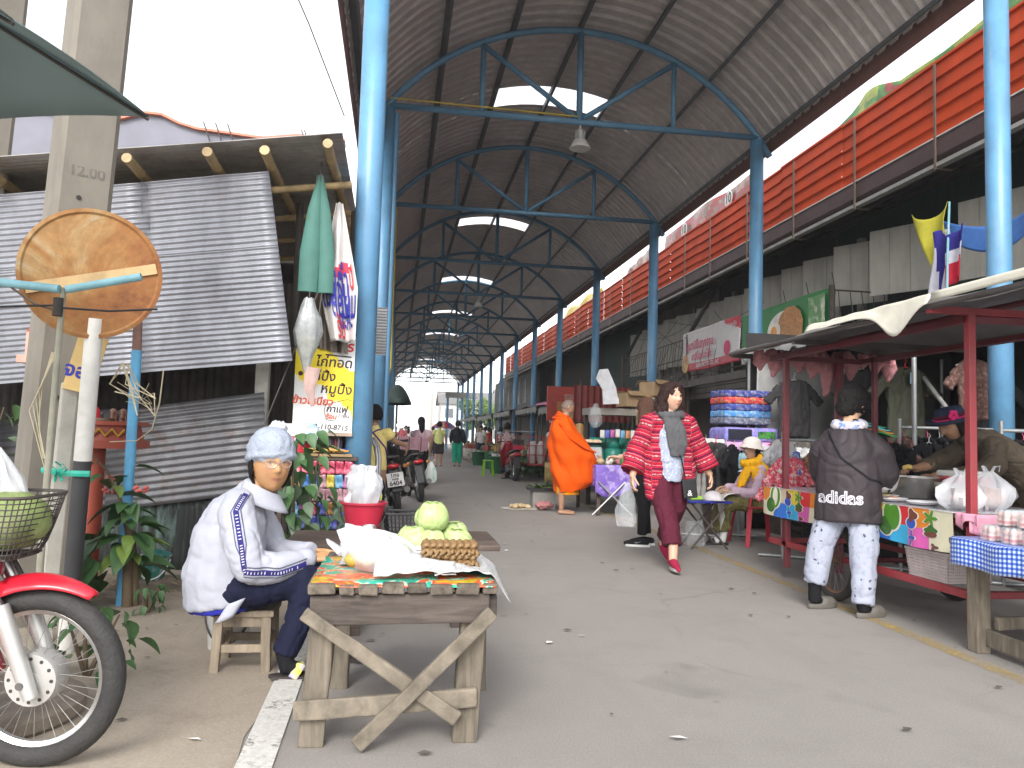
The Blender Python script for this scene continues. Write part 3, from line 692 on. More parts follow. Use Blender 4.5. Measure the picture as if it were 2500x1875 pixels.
cpole('leaning concrete utility pole stamped with numbers behind the rusty round sign', (-1.96, 4.78, 0), (-1.58, 4.62, 8.2), (.27, .22), 8, True)
cpole('concrete utility pole further off beyond the green umbrella', (-3.25, 6.3, 0), (-2.98, 6.3, 7), (.26, .22), 7)
M_stub = M('pale_concrete_stub', (.42, .40, .35), .85, var=.15, bump=.15, dirt=.25)
t = thing('concrete_stub_post', 'slim pale concrete stub post beside the black and white sign post', 'post', (-1.70, 4.35, 0)); mb = MB(); mb.box((0, 0, .66), (.075, .075, 1.32), Euler((0, .03, .5)).to_matrix()); mb.build('shaft', M_stub, t, bevel=.008)
# rusty round sign seen from the back, on a banded post
t = thing('round_road_sign', 'rusty back of a round road sign on a black and white banded post', 'sign', (-1.54, 4.15, 0))
m, nt, bs, tc = new_mat('rusty_sign_back'); co = tc.outputs['Object']
a = _noise(nt, co, 2.6, 8, .72, .5); b = _noise(nt, co, 22, 5, .7)
c = _ramp(nt, a, [(.30, (.12, .045, .018)), (.42, (.26, .10, .03)), (.53, (.30, .14, .042)), (.62, (.36, .22, .09)), (.70, (.42, .35, .24))])
c = _mix(nt, 1., c, _ramp(nt, b, [(.3, .8), (.7, 1.15)]), 'MULTIPLY'); nt.links.new(c, bs.inputs['Base Color']); bs.inputs['Roughness'].default_value = .75
R_ = frame(V((.38, -1, -.10)))
ctr = V((.06, -.15, 1.83)); MB().lathe([(.285, -.006), (.305, -.012), (.312, -.004), (.312, .012), (.295, .014), (.285, .006), (.01, .006)], 48, ctr, R_).build('plate', m, t)
autosmooth(MB().beam(ctr+R_ @ V((-.27, -.10, .014)), ctr+R_ @ V((.28, .06, .014)), .05, .006, up=tuple(R_ @ V((0, 0, 1)))).build('back_rib', M('pale_rust', (.52, .36, .18), .75, var=.3), t))
M_wp = M('white_post_paint', (.66, .645, .60), .6, var=.08, scale=8, dirt=.25); M_bp = M('black_post_paint', (.035, .034, .036), .6)
def pp(z): return V((.07*z/1.6, -.10*z/1.6, z))
for z0, z1, m_ in ((0, .34, M_wp), (.34, .93, M_bp), (.93, 1.62, M_wp)): MB().tube([pp(z0), pp(z1)], .040, 16).build('post_band', m_, t, True)
M_rib = M('green_ribbon', (.02, .36, .26), .5)
rb = thing('green_ribbon_tie', 'green plastic ribbon tied round the sign post and concrete stub', 'ribbon', (-1.54, 4.12, .87))
mb = MB(); mb.tube([(.10, -.09, 0), (.02, -.08, .0), (-.1, .12, -.01), (-.22, .17, 0), (-.24, .25, 0)], .008, 6, sq=2); mb.build('band', M_rib, rb)
mb = MB()
for k in range(9):
    a = k*.7; mb.tube([(-.10, .05, 0), (-.10+.035*cos(a), .05+.03*sin(a*1.7), .03*sin(a)), (-.10+.05*cos(a+.4), .04, .05*sin(a+.3))], .007, 5, sq=.3)
mb.build('bow', M_rib, rb)
# blue pipe frame lashed to a thin pole in front of the sign
t = thing('pipe_rack', 'light blue pipe rack arms lashed to a thin pole in front of the rusty sign', 'rack', (-1.5, 3.72, 0))
M_pb = M('pale_blue_pipe', (.22, .44, .50), .45, var=.15, scale=7, dirt=.2)
MB().tube([(-1.3, .1, 1.80), (.0, -.02, 1.70)], .019, 12).build('pipe_arm', M_pb, t, True); MB().tube([(.03, -.02, 1.70), (.34, -.02, 1.775)], .018, 12).build('pipe_arm', M_pb, t, True)
M_rope = M('rope_grey', (.33, .32, .25), .9, bump=.5, bscale=200)
MB().tube([(.01, 0, 1.71), (.0, .01, 1.45), (-.012, .02, .9), (-.02, .02, 0)], [.012, .014, .015, .018], 8).build('thin_pole', M_rope, t, True)
MB().tube([(0, -.02, 1.66), (.0, -.022, 1.58)], .022, 8).build('lashing', M_dark, t, True)
MB().tube([(-.25, 0, 1.73), (-.1, -.02, 1.63), (0, -.02, 1.60)], .005, 5).build('wire_tie', M_strap, t)
for k, (pth) in enumerate(([(-.3, -.03, 1.60), (-.12, -.04, 1.615), (0, -.03, 1.625)], [(.02, -.03, 1.615), (.22, -.035, 1.61), (.42, -.03, 1.63)])): MB().tube(pth, .005, 5).build('wire_tie', M_wire, t)
for k in range(5):
    MB().tube([(-.02+.005*k, 0, 1.42), (-.07-.012*k, .05, 1.28-.03*k), (-.08+.01*k, .06, 1.1-.05*k), (-.03, .03, .95)], .0022, 5).build('straw_tie', M('straw', (.50, .44, .30), .8), t)
# tangle of straw ribbons behind the post
t = thing('straw_ribbon_tangle', 'tangle of pale straw ribbons hanging behind the sign post', 'ribbon', (-1.40, 4.3, 1.35))
for k in range(10):
    a = k*1.3; mb = MB(); mb.tube([(.02*cos(a), 0, .08), (.08*sin(a*1.7), .02, -.03), (.10+.06*cos(a*2.1), .03*sin(a), -.10-.03*(k % 4)), (.05+.1*sin(a*.9), .02, -.02-.05*(k % 3))], .0035, 5, sq=.4); mb.build('ribbon_strand', MC['straw'], t)
mb = MB(); mb.tube([(-.05, 0, -.33), (.08, 0, -.32), (.15, 0, -.26), (.18, 0, -.12), (.19, 0, .05)], .008, 6, sq=.35); mb.build('ribbon_strand', MC['straw'], t)
# yellow card sign behind the white post
t = thing('yellow_card_sign', 'tilted yellow card sign with blue letters behind the white post', 'sign', (-1.60, 4.32, 1.42))
Rt = Euler((0, .22, .15)).to_matrix(); MB().box((0, 0, 0), (.14, .008, .30), Rt).build('card', M('yellow_card', (.60, .42, .16), .6), t)
lettering('จอด', M_bi, t, lambda x, y: Rt @ V((x, -.006, y-.05)), .10, .003)
# thin blue post with a rusty top
t = thing('blue_pipe_post', 'thin light blue pipe post with rusty top before the zinc wall', 'post', (-1.63, 5.2, 0))
M_bpp = M('sky_blue_pipe', (.10, .36, .60), .5, var=.2, scale=5, dirt=.35)
MB().tube([(0, 0, 0), (0, 0, 1.58)], .031, 14).build('pipe', M_bpp, t, True); MB().tube([(0, 0, 1.58), (-.005, 0, 1.8)], .028, 12).build('rusty_top', M('rust', (.18, .10, .08), .85, var=.3), t, True)
# spirit house shelf
t = thing('spirit_house', 'small red spirit house shelf with gold zigzag trim and tiny figures', 'shrine', (-1.92, 5.45, 0))
M_rl = M('red_lacquer', (.30, .055, .03), .5, var=.15); M_gold = M('gold_paint', (.55, .33, .04), .4, .3)
MB().tube([(0, 0, 0), (0, 0, 1.0)], .06, 12).build('pedestal', M_rl, t, True)
MB().box((0, 0, .985), (.54, .40, .05)).box((0, 0, 1.06), (.48, .36, .10), None, 0, .9).box((0, 0, 1.12), (.52, .38, .025)).build('shelf', M_rl, t)
MB().tube([(-.23+.46*i/12, -.185, 1.06+.022*(-1)**i) for i in range(13)], .009, 6).build('zigzag_trim', M_gold, t, True)
MB().lathe([(.025, 1.13), (.03, 1.16), (.03, 1.2), (.018, 1.22)], 12, (.02, -.12, 0)).build('red_cup', M('cup_red', (.5, .02, .03), .4), t, True)
MB().lathe([(.05, 1.13), (.08, 1.15)], 16, (.04, -.1, 0)).build('offering_dish', M('dish_pale', (.6, .62, .5), .5), t)
for x in (.13, .19):
    mb = MB(); mb.ell((x, -.08, 1.17), (.02, .035, .03)).ell((x, -.12, 1.195), (.018, .018, .02)).tube([(x, -.13, 1.19), (x, -.145, 1.15)], .007, 6)
    for a, b in ((-1, -1), (1, -1), (-1, 1), (1, 1)): mb.tube([(x+a*.012, -.08+b*.02, 1.13), (x+a*.012, -.08+b*.02, 1.17)], .007, 6)
    mb.build('elephant_figure', M('clay_brown', (.25, .13, .09), .7), t, True)
MB().box((-.42, .1, 1.52), (.2, .2, .05)).box((-.42, .1, 1.62), (.13, .13, .16)).build('shrine_body', M('shrine_pink', (.50, .28, .22), .6, dirt=.3), t)
MB().lathe([(.10, 1.70), (.06, 1.76), (.03, 1.86), (.012, 2.0), (.003, 2.06)], 4, (-.42, .1, 0)).build('shrine_spire', M_rl, t); MB().tube([(-.42, .1, 0), (-.42, .1, 1.5)], .05, 10).build('shrine_pedestal', M_rl, t, True)

# parasol corner at top left
t = thing('market_umbrella', 'grey green square market umbrella with ribs over the parked motorcycle', 'umbrella', (-1.77, 2.52, 0))
M_um = M('umbrella_green', (.26, .35, .36), .75, var=.12, scale=3); _nt = M_um.node_tree; _o = [q for q in _nt.nodes if q.type == 'OUTPUT_MATERIAL'][0]; _t = _nt.nodes.new('ShaderNodeBsdfTranslucent'); _t.inputs[0].default_value = (.30, .40, .42, 1); _mx = _nt.nodes.new('ShaderNodeMixShader'); _mx.inputs[0].default_value = .3; _nt.links.new(_nt.nodes['Principled BSDF'].outputs[0], _mx.inputs[1]); _nt.links.new(_t.outputs[0], _mx.inputs[2]); _nt.links.new(_mx.outputs[0], _o.inputs[0]); a00 = radians(30); apex = V((0, 0, 2.56))
cor = [V((.95*cos(a00+k*pi/2), .95*sin(a00+k*pi/2), 2.245)) for k in range(4)]; rim = []
for k in range(4): rim += [cor[k], (cor[k]+cor[(k+1) % 4])*.5+V((0, 0, 2.245*.0))]
mb = MB()
for k in range(8):
    A_, B_ = rim[k], rim[(k+1) % 8]
    mb.grid(lambda u, v: apex.lerp(A_.lerp(B_, u), v)+V((0, 0, .03*sin(pi*v)+.012*sin(pi*u)*v)), 6, 8)
mb.build('canopy', M_um, t, True, thick=.004)
for k in range(8):
    A_ = rim[k]; MB().tube([apex+V((0, 0, -.03)), apex.lerp(A_, .5)+V((0, 0, .015)), A_+V((0, 0, -.012))], .006, 6).build('rib', M_iron, t)
MB().tube([(0, 0, 0), (0, 0, 2.56)], .022, 12).build('pole', M_iron, t, True); MB().lathe([(.22, 0), (.22, .06), (.05, .1)], 20).build('base', M_conc, t)
# overhead cable ends
t = thing('overhead_cable', 'thin dark overhead cable crossing the white sky', 'cable', (-2, 9, 6)); MB().tube([(-.9, 0, 3.2), (0, .3, 1.6), (.75, .6, .1), (1.2, .9, -.9)], .008, 5).build('cable', M_wire, t)

# ---------------------------------------------------------------- plants
def leaf_me(name, m, L=.12, W=.075, drop=.02, n=6):
    mb = MB(); vs = []
    for i in range(n+1):
        t = i/n; w = W/2*(sin(pi*t**.8)**.8 if 0 < t < 1 else .02)*(1.1-.35*t); z = -drop*t*t*3
        vs += [(-w, L*t, z+.012*(w/W*2)), (0, L*t, z-.004), (w, L*t, z+.012*(w/W*2))]
    fs = []
    for i in range(n): b = i*3; fs += [(b, b+1, b+4, b+3), (b+1, b+2, b+5, b+4)]
    mb.add(vs, fs); me = mb.mesh(name, m); smoothme(me); return me
def leafmat(name, c):
    m = M(name, c, .5, var=.25, scale=9, bump=.2, bscale=40); bs = m.node_tree.nodes['Principled BSDF']; return m
M_lf = [leafmat('leaf_green', (.06, .135, .045)), leafmat('leaf_light', (.16, .24, .045)), leafmat('leaf_grey', (.10, .155, .09))]
M_stem = M('plant_stem', (.12, .085, .05), .8, var=.3)
LF = [leaf_me('leaf', m_, L_, W_) for m_, L_, W_ in ((M_lf[0], .15, .10), (M_lf[1], .13, .075), (M_lf[2], .15, .095), (M_lf[0], .11, .08))]
def put_leaf(parent, me, loc, yaw_, pitch_, roll_=0., sc=1.):
    o = link('leaf', me, parent); o.location = loc; o.rotation_euler = Euler((pitch_, roll_, yaw_), 'XYZ'); o.scale = (sc,)*3; return o
pl = thing('young_tree_sapling', 'leafy green sapling with broad leaves growing before the zinc wall', 'plant', (-1.6, 5.16, 0))
MB().tube([(.02, 0, -.02), (.01, 0, .2), (.0, .01, .45), (-.03, 0, .55)], [.035, .03, .024, .012], 9).build('stem', M_stem, pl, True)
MB().tube([(.06, .02, 0), (.05, .01, .2), (.03, 0, .42)], [.022, .02, .015], 8).build('stem', M_stem, pl, True)
MB().tube([(.0, 0, .45), (-.05, -.02, .65), (-.13, -.03, .82), (-.22, -.04, .92)], [.012, .01, .008, .004], 7).build('stem', M_stem, pl, True)
random.seed(11)
for i in range(38):
    a = random.uniform(0, 2*pi); h = random.uniform(.25, .66); r = random.uniform(.02, .10)
    put_leaf(pl, random.choice(LF), (r*cos(a), r*sin(a), h), a-pi/2, random.uniform(-.5, .25), random.uniform(-.4, .4), random.uniform(1.0, 1.6))
for i in range(30):
    a = random.uniform(.6*pi, 1.5*pi); h = random.uniform(.06, .52)
    put_leaf(pl, random.choice([LF[0], LF[2], LF[0]]), (-.12+.14*cos(a), .10*sin(a)-.03, h), a-pi/2, random.uniform(-.7, .1), random.uniform(-.4, .4), random.uniform(1., 1.7))
for (x, y, z, yw, s_) in ((-.12, -.03, .78, .4, 1.1), (-.16, -.03, .80, 2.2, 1.), (-.2, -.04, .88, 1.2, .7), (-.07, -.02, .68, -1.0, 1.4), (-.05, -.02, .63, 1.8, 1.3), (.02, -.02, .86, -1.3, 1.1), (-.03, 0, .80, .8, 1.1), (-.1, -.03, .74, -2.4, 1.2), (-.02, 0, .6, -1.6, 1.2)):
    put_leaf(pl, random.choice(LF), (x, y, z), yw, random.uniform(-.3, .2), random.uniform(-.3, .3), s_)
fm = M('pink_flower', (.55, .12, .10), .7, var=.3)
for x, y, z in ((.07, -.05, .72), (-.12, .05, .78), (-.14, .05, .70)):
    mb = MB()
    for k in range(9): mb.ell((x+.035*cos(k*2.4), y+.02*sin(k*2.4), z+.014*sin(k*1.7)), (.014, .012, .011), None, 6, 4)
    mb.build('flower_cluster', fm, pl, True)
def bush(label, loc, rad, n, group='low plants on the verge', name='leafy_plant', leaves=None, seed=1, lo=0., sc=(.7, 1.2)):
    random.seed(seed); t = thing(name, label, 'plant', loc, 0, group)
    for k in range(3):
        a = k*2.1; MB().tube([(0, 0, -.01), (rad[0]*.3*cos(a), rad[1]*.3*sin(a), rad[2]*.5), (rad[0]*.55*cos(a), rad[1]*.5*sin(a), rad[2]*.9)], [.012, .009, .004], 6).build('stem', M_stem, t, True)
    for i in range(n):
        a = random.uniform(0, 2*pi); h = random.uniform(lo, 1); r = sqrt(random.uniform(.1, 1))*(1-.35*abs(h-.5))
        put_leaf(t, random.choice(leaves or LF), (rad[0]*r*cos(a), rad[1]*r*sin(a), rad[2]*h), a-pi/2+random.uniform(-.6, .6), random.uniform(-1.1, .15), random.uniform(-.5, .5), random.uniform(*sc))
    return t
bush('dense leafy plant climbing between the seated woman and the snack stall', (-.66, 5.75, .0), (.24, .18, 1.12), 120, None, 'climbing_plant', [LF[0], LF[2], LF[3]], 3, .18, (.7, 1.15))
bush('small leafy weed at the foot of the sapling', (-1.42, 5.0, 0), (.10, .10, .16), 16, None, 'weed', [LF[0], LF[3]], 4, .2, (.35, .6))
bush('low green weeds behind the motorcycle wheel', (-1.30, 3.75, 0), (.22, .2, .30), 34, None, 'weed', [LF[0], LF[3]], 5, .05, (.4, .8))
bush('tiny seedling beside the rock at the wall foot', (-1.36, 6.2, 0), (.07, .06, .13), 9, None, 'weed', [LF[1]], 6, .3, (.4, .6))
bush('dark green potted shrub in the shade left of the concrete pole', (-2.75, 5.6, .35), (.35, .3, .95), 90, None, 'potted_shrub', [LF[0], LF[2]], 8, .0, (.7, 1.2))
bush('dull green shrub under the spirit house beside the pole', (-2.35, 5.3, 0), (.26, .2, .75), 50, None, 'potted_shrub', [LF[0]], 9, .0, (.6, 1.))
bush('grey leaved weed clump under the snack stall behind the red bucket', (-.38, 6.02, 0), (.10, .10, .62), 40, None, 'weed', [LF[2]], 12, .1, (.3, .5))
# soil heap and dry litter along the wall foot
M_soil = M('dry_soil', (.16, .125, .09), .95, var=.35, scale=9, bump=.6, bscale=30)
mb = MB(); mb.grid(lambda u, v: (-3.3+2.35*u, 5.75+.62*v-.18*u, .005+.07*sin(pi*v)*(.6+.7*nz(u*7, v*4))*sin(pi*min(1, u*1.0+.02))**.4), 60, 16); struct(mb.build('soil_bank', M_soil, None, True))
random.seed(5); mb = MB()
for i in range(420):
    x = random.uniform(-2.2, -.95); y = random.uniform(4.3, 6.2)+.0*x; L_ = random.uniform(.01, .05); a = random.uniform(0, pi); z = .012+random.uniform(0, .03)
    if y < 5.2 and random.random() < .55: continue
    mb.add([(x, y, z), (x+L_*cos(a), y+L_*sin(a), z+.006), (x+L_*cos(a)+.006*sin(a), y+L_*sin(a)-.006*cos(a), z+.008), (x+.006*sin(a), y-.006*cos(a), z+.002)], [(0, 1, 2, 3)], random.choice((0, 1)))
struct(mb.build('dry_leaf_litter', [M('straw_litter', (.30, .24, .15), .9), M('brown_litter', (.16, .11, .07), .9)]), 'stuff')
mb = MB(); mb.ell((0, 0, .05), (.10, .07, .075), None, 12, 8); o = mb.build('rock', M('grey_rock', (.24, .21, .19), .9, var=.25, scale=12, bump=.5, bscale=30), None, True); o.location = (-1.22, 6.12, 0)
for q in o.data.vertices: q.co += q.co.normalized()*.014*nz(q.co.x*18, q.co.y*18, q.co.z*18)
tag(o, 'rounded grey rock at the foot of the green zinc wall', 'rock')
mb = MB(); mb.lathe([(.34, 0), (.36, .02), (.36, .06), (.33, .075), (.30, .075), (.28, .06), (.01, .06)], 40); o = mb.build('well_ring', M('mossy_ring', (.22, .18, .14), .9, var=.3, scale=8, bump=.3, dirt=.4), None); autosmooth(o); o.location = (-1.5, 3.25, 0); tag(o, 'round concrete well cover on the ground behind the motorcycle wheel', 'well cover')
# ---------------------------------------------------------------- foreground table, stool and goods
def wood(name, c, dark=.4, sc=4., dirt=.3, ax=(8, .8, 8)):
    m, nt, bs, tc = new_mat(name); co = tc.outputs['Object']
    a = _noise(nt, co, sc, 6, .65, .4, ax); b = _noise(nt, co, 1.7*sc, 5, .6, .2)
    cc = _mix(nt, _ramp(nt, a, [(.32, 0.), (.68, 1.)]), tuple(k*dark for k in c), c)
    cc = _mix(nt, _ramp(nt, b, [(.5, 0.), (.8, dirt)]), cc, tuple(k*.3 for k in c))
    oi = nt.nodes.new('ShaderNodeObjectInfo'); cc = _mix(nt, 1., cc, _ramp(nt, oi.outputs['Random'], [(0, .72), (1, 1.15)]), 'MULTIPLY')
    nt.links.new(cc, bs.inputs['Base Color']); bs.inputs['Roughness'].default_value = .85; bs.inputs['Specular IOR Level'].default_value = .25
    bm_ = nt.nodes.new('ShaderNodeBump'); bm_.inputs['Strength'].default_value = .5; bm_.inputs['Distance'].default_value = .006
    nt.links.new(a, bm_.inputs['Height']); nt.links.new(bm_.outputs[0], bs.inputs['Normal']); return m
M_wy = wood('weathered_timber_y', (.20, .165, .13), .35); M_wx = wood('weathered_timber_x', (.135, .11, .095), .35, 4, .5, (.8, 8, 8)); M_wz = wood('weathered_timber_z', (.225, .19, .145), .42, 4, .5, (8, 8, .8))
M_wst = wood('stool_timber', (.33, .27, .20), .6, 4, .3, (8, 8, .9)); M_wdk = wood('dark_bench_timber', (.16, .12, .10), .45, 4, .4, (.8, 8, 8)); M_wbr = wood('brace_timber', (.23, .195, .15), .45, 4, .45, (3, 3, 3))
random.seed(21)
def rough_box(name, a, b, w, h, m, parent, up=(0, 0, 1), jit=.004, bev=.006):
    """a sawn board with slightly uneven edges"""
    mb = MB(); a = V(a); b = V(b); n = 6
    d = (b-a).normalized(); x = d.cross(V(up)).normalized(); z = x.cross(d); vs = []
    for i in range(n+1):
        c = a.lerp(b, i/n)
        for sx, sz in ((-1, -1), (1, -1), (1, 1), (-1, 1)):
            vs.append(c+x*(sx*w/2+random.uniform(-jit, jit))+z*(sz*h/2+random.uniform(-jit, jit)*.6))
    fs = [(i*4+j, i*4+(j+1) % 4, i*4+4+(j+1) % 4, i*4+4+j) for i in range(n) for j in range(4)]+[(3, 2, 1, 0), (n*4, n*4+1, n*4+2, n*4+3)]
    mb.add(vs, fs); return mb.build(name, m, parent, bevel=bev)
tb = thing('wooden_table', 'rough wooden table with crossed braces carrying cabbages and newspaper', 'table', (.05, 3.2, 0))
def T(x, y, z): return (x-.05, y-3.2, z)
x = -.285
for w in (.10, .06, .075, .085, .075, .085, .09, .062):
    y0 = 2.845+random.uniform(-.012, .012); rough_box('plank', T(x+w/2, y0, .553+random.uniform(-.004, .004)), T(x+w/2+random.uniform(-.006, .02), 3.62, .553), w-.007, .036, M_wy, tb); x += w+.006
rough_box('apron', T(-.275, 2.885, .475), T(.36, 2.885, .485), .04, .105, M_wx, tb); rough_box('apron', T(-.26, 3.58, .475), T(.42, 3.58, .485), .04, .10, M_wx, tb)
rough_box('apron', T(.375, 2.9, .48), T(.42, 3.58, .48), .035, .08, M_wx, tb); rough_box('apron', T(-.25, 2.91, .48), T(-.245, 3.56, .48), .035, .08, M_wx, tb)
for (xt, yt, xb, yb, w) in ((-.225, 2.945, -.255, 2.925, .088), (.315, 2.945, .285, 2.935, .092), (-.2, 3.54, -.2, 3.56, .075), (.40, 3.5, .41, 3.49, .04)):
    rough_box('leg', T(xb, yb, -.004), T(xt, yt, .53), w, w*.9, M_wz, tb, (0, 1, 0), .003, .008)
rough_box('lower_rail', T(-.315, 2.865, .135), T(.325, 2.88, .165), .025, .068, M_wz if False else M_wbr, tb)
rough_box('cross_brace', T(-.295, 2.855, .47), T(.255, 2.85, .10), .05, .024, M_wbr, tb, (0, 1, 0)); rough_box('cross_brace', T(.37, 2.84, .475), T(-.095, 2.828, .025), .052, .024, M_wbr, tb, (0, 1, 0))
t2 = thing('low_bench', 'dark plank bench behind the wooden table holding a red bucket', 'bench', (0, 4.69, 0))
for k in range(4): rough_box('plank', (-.58, -.24+k*.165, .48), (.60, -.235+k*.165, .485), .155, .035, M_wdk, t2)
for x_, y_ in ((-.20, -.22), (.40, -.05), (-.45, .22), (.48, .22)): rough_box('leg', (x_, y_, 0), (x_, y_, .47), .09, .08, M_wdk, t2, (0, 1, 0))
st = thing('wooden_stool', 'low pale wooden stool under the seated woman', 'stool', (-.655, 3.90, 0))
for k in range(2): rough_box('seat_board', (-.135, -.065+k*.13, .263), (.135, -.065+k*.13, .263), .124, .03, M_wst, st)
for x_ in (-.11, .10):
    for y_ in (-.10, .12): rough_box('leg', (x_*1.08, y_*1.08, 0), (x_, y_, .25), .042, .042, M_wst, st, (0, 1, 0), .002, .004)
for y_ in (-.10, .12):
    rough_box('rail', (-.11, y_, .225), (.10, y_, .225), .022, .045, M_wst, st, jit=.001, bev=.003); rough_box('rail', (-.11, y_, .105), (.10, y_, .105), .022, .036, M_wst, st, jit=.001, bev=.003)
for x_ in (-.11, .10): rough_box('rail', (x_, -.1, .12), (x_, .12, .12), .022, .036, M_wst, st, jit=.001, bev=.003)
def pail(name, label, loc, r0, r1, h, m, bail=None, rim=True, group=None):
    t = thing(name, label, 'bucket', loc, 0, group); pr = [(r0*.96, .004), (r0, 0), (r1, h)]+([(r1*1.09, h), (r1*1.09, h+.012), (r1*.97, h+.012)] if rim else [(r1*.97, h)])+[(r0*.95, .01), (.005, .01)]
    autosmooth(MB().lathe(pr, 32, cap=False).build('pail', m, t, fix=False), 35)
    if bail: MB().tube([(r1*1.06*cos(a), -r1*.75*sin(a)-.01, h-.02-h*.75*sin(a)) for a in [pi*i/14 for i in range(15)]], .005, 6).build('bail', bail, t, True)
    return t
pail('white_paint_bucket', 'white paint bucket with a green label behind the stool', (-.80, 4.22, 0), .095, .11, .24, M('white_plastic', (.62, .62, .60), .4, dirt=.15), M_iron)
t = pail('green_paint_bucket', 'green paint bucket with white handle lying by the sapling', (-1.68, 5.95, .01), .075, .095, .20, M('teal_plastic', (.03, .17, .14), .4, col2=(.55, .55, .5), patch=7), M('white_wire', (.7, .7, .68), .4)); t.rotation_euler = (0, .18, 0)
# flowered oilcloth and newspapers
m, nt, bs, tc = new_mat('flowered_oilcloth'); co = tc.outputs['Object']
a = _noise(nt, co, 9, 3, .5, 1.2); b = _noise(nt, co, 26, 3, .5, .6)
c = _ramp(nt, a, [(.30, (.02, .34, .24)), (.43, (.05, .42, .30)), (.46, (.66, .60, .42)), (.49, (.62, .09, .03)), (.56, (.66, .15, .04)), (.60, (.52, .36, .02)), (.70, (.30, .28, .02))], 'CONSTANT')
c = _mix(nt, 1., c, _ramp(nt, b, [(.35, .75), (.65, 1.15)]), 'MULTIPLY'); nt.links.new(c, bs.inputs['Base Color']); bs.inputs['Roughness'].default_value = .3
cl = MB(); cl.grid(lambda u, v: T(-.275+.65*u+.012*nz(v*5, 2), 2.842+.62*v, .5745+.003*nz(u*6, v*6)-(.0 if v > .03 else .012)), 20, 14); o = cl.build('oilcloth', m, None, True, thick=.002); o.location = (.05, 3.2, 0)
tag(o, 'flowered green and orange oilcloth spread on the wooden table', 'tablecloth')
m, nt, bs, tc = new_mat('newsprint'); co = tc.outputs['UV']
w1 = nt.nodes.new('ShaderNodeTexWave'); w1.bands_direction = 'Y'; w1.inputs['Scale'].default_value = 14; nt.links.new(co, w1.inputs[0])
w2 = _noise(nt, co, 60, 3, .7, 0, (1, .2, 1)); blk = _noise(nt, co, 3.2, 2, .5)
tx = _math(nt, 'MULTIPLY', _ramp(nt, w1.outputs[0], [(.55, 0.), (.75, 1.)]), _ramp(nt, w2, [(.45, 0.), (.6, 1.)]))
c = _mix(nt, _math(nt, 'MULTIPLY', tx, _ramp(nt, blk, [(.48, .95), (.62, 0.)])), (.52, .515, .51), (.10, .10, .11))
nt.links.new(c, bs.inputs['Base Color']); bs.inputs['Roughness'].default_value = .85; M_news = m
def news(label, fn, nu=24, nv=18):
    mb = MB(); mb.grid(fn, nu, nv); o = mb.build('newspaper', M_news, None, True, thick=.0012); return tag(o, label, 'newspaper', 'newspaper sheets on the table')
def crump(u, v, s): return .010*nz(u*4+s, v*4, s)+.006*nz(u*9, v*9+s, 2)
news('crumpled newspaper hanging over the right edge of the wooden table', lambda u, v: (.16+.255*u+(.035*max(0, u-.72)/.28), 2.90+.5*v+.05*u, .592+crump(u, v, 3)-(.12*max(0, u-.80)/.2)*(1-.5*v)+.015*abs(sin(u*4+v))))
news('newspaper sheet lying along the front of the table goods', lambda u, v: (-.06+.30*u, 2.885+.13*v+.03*u, .592+.03*v+crump(u, v, 7)+.012*sin(u*3)))
news('newspaper under the cabbages at the back of the wooden table', lambda u, v: (-.20+.58*u, 3.20+.36*v, .584+crump(u, v, 11)+.02*max(0, v-.8)))
news('folded newspaper standing up behind the plastic bag of fruit', lambda u, v: (-.20+.26*u, 3.42+.05*v, .60+.115*v-.05*u*v+crump(u, v, 15)))
# cabbages
def cabbage_me():
    mb = MB(); n, k = 40, 22
    def fn(u, v):
        a = 2*pi*u; b = pi*(v-.5); d = V((cos(b)*cos(a), cos(b)*sin(a), sin(b)*.86)); r = .064*(1+.05*nz(d.x*2, d.y*2, d.z*2)+.035*abs(sin(2.5*a+3*v+2*nz(d.x*2, d.y*2, 5)))*cos(b)+.012*nz(d.x*9, d.y*9, d.z*9)); return d*r
    mb.grid(fn, n, k)
    me = mb.mesh('cabbage', M_cab); smoothme(me); return me
m, nt, bs, tc = new_mat('cabbage_leaf'); co = tc.outputs['Object']
vo = nt.nodes.new('ShaderNodeTexVoronoi'); vo.feature = 'DISTANCE_TO_EDGE'; vo.inputs['Scale'].default_value = 16; nt.links.new(_noise(nt, co, 6, 2), vo.inputs['Scale']) if False else nt.links.new(co, vo.inputs['Vector'])
c = _mix(nt, _ramp(nt, vo.outputs['Distance'], [(.0, 1.), (.09, 0.)]), (.33, .43, .15), (.52, .60, .30)); c = _mix(nt, _ramp(nt, _noise(nt, co, 9, 4), [(.4, 0.), (.7, .6)]), c, (.50, .62, .28))
nt.links.new(c, bs.inputs['Base Color']); bs.inputs['Roughness'].default_value = .4; bs.inputs['Subsurface Weight'].default_value = .15; bs.inputs['Subsurface Radius'].default_value = (.01, .012, .004); M_cab = m
cme = cabbage_me()
def cab_leaf(parent, c, ang, lift=.0, s=1.):
    mb = MB(); R = rotz(ang)
    def fn(u, v):
        a = (u-.5)*2.5; b = (v-.45)*2.0; r = .070*(1+.05*sin(u*17)*max(0, v-.5)+.25*max(0, v-.6)); d = V((cos(b)*sin(a), -cos(b)*cos(a), sin(b)*.9)); return R @ (d*r*s)+V((0, 0, lift))
    mb.grid(fn, 18, 14); return mb.build('outer_leaf', M_cab, parent, True, thick=.002)
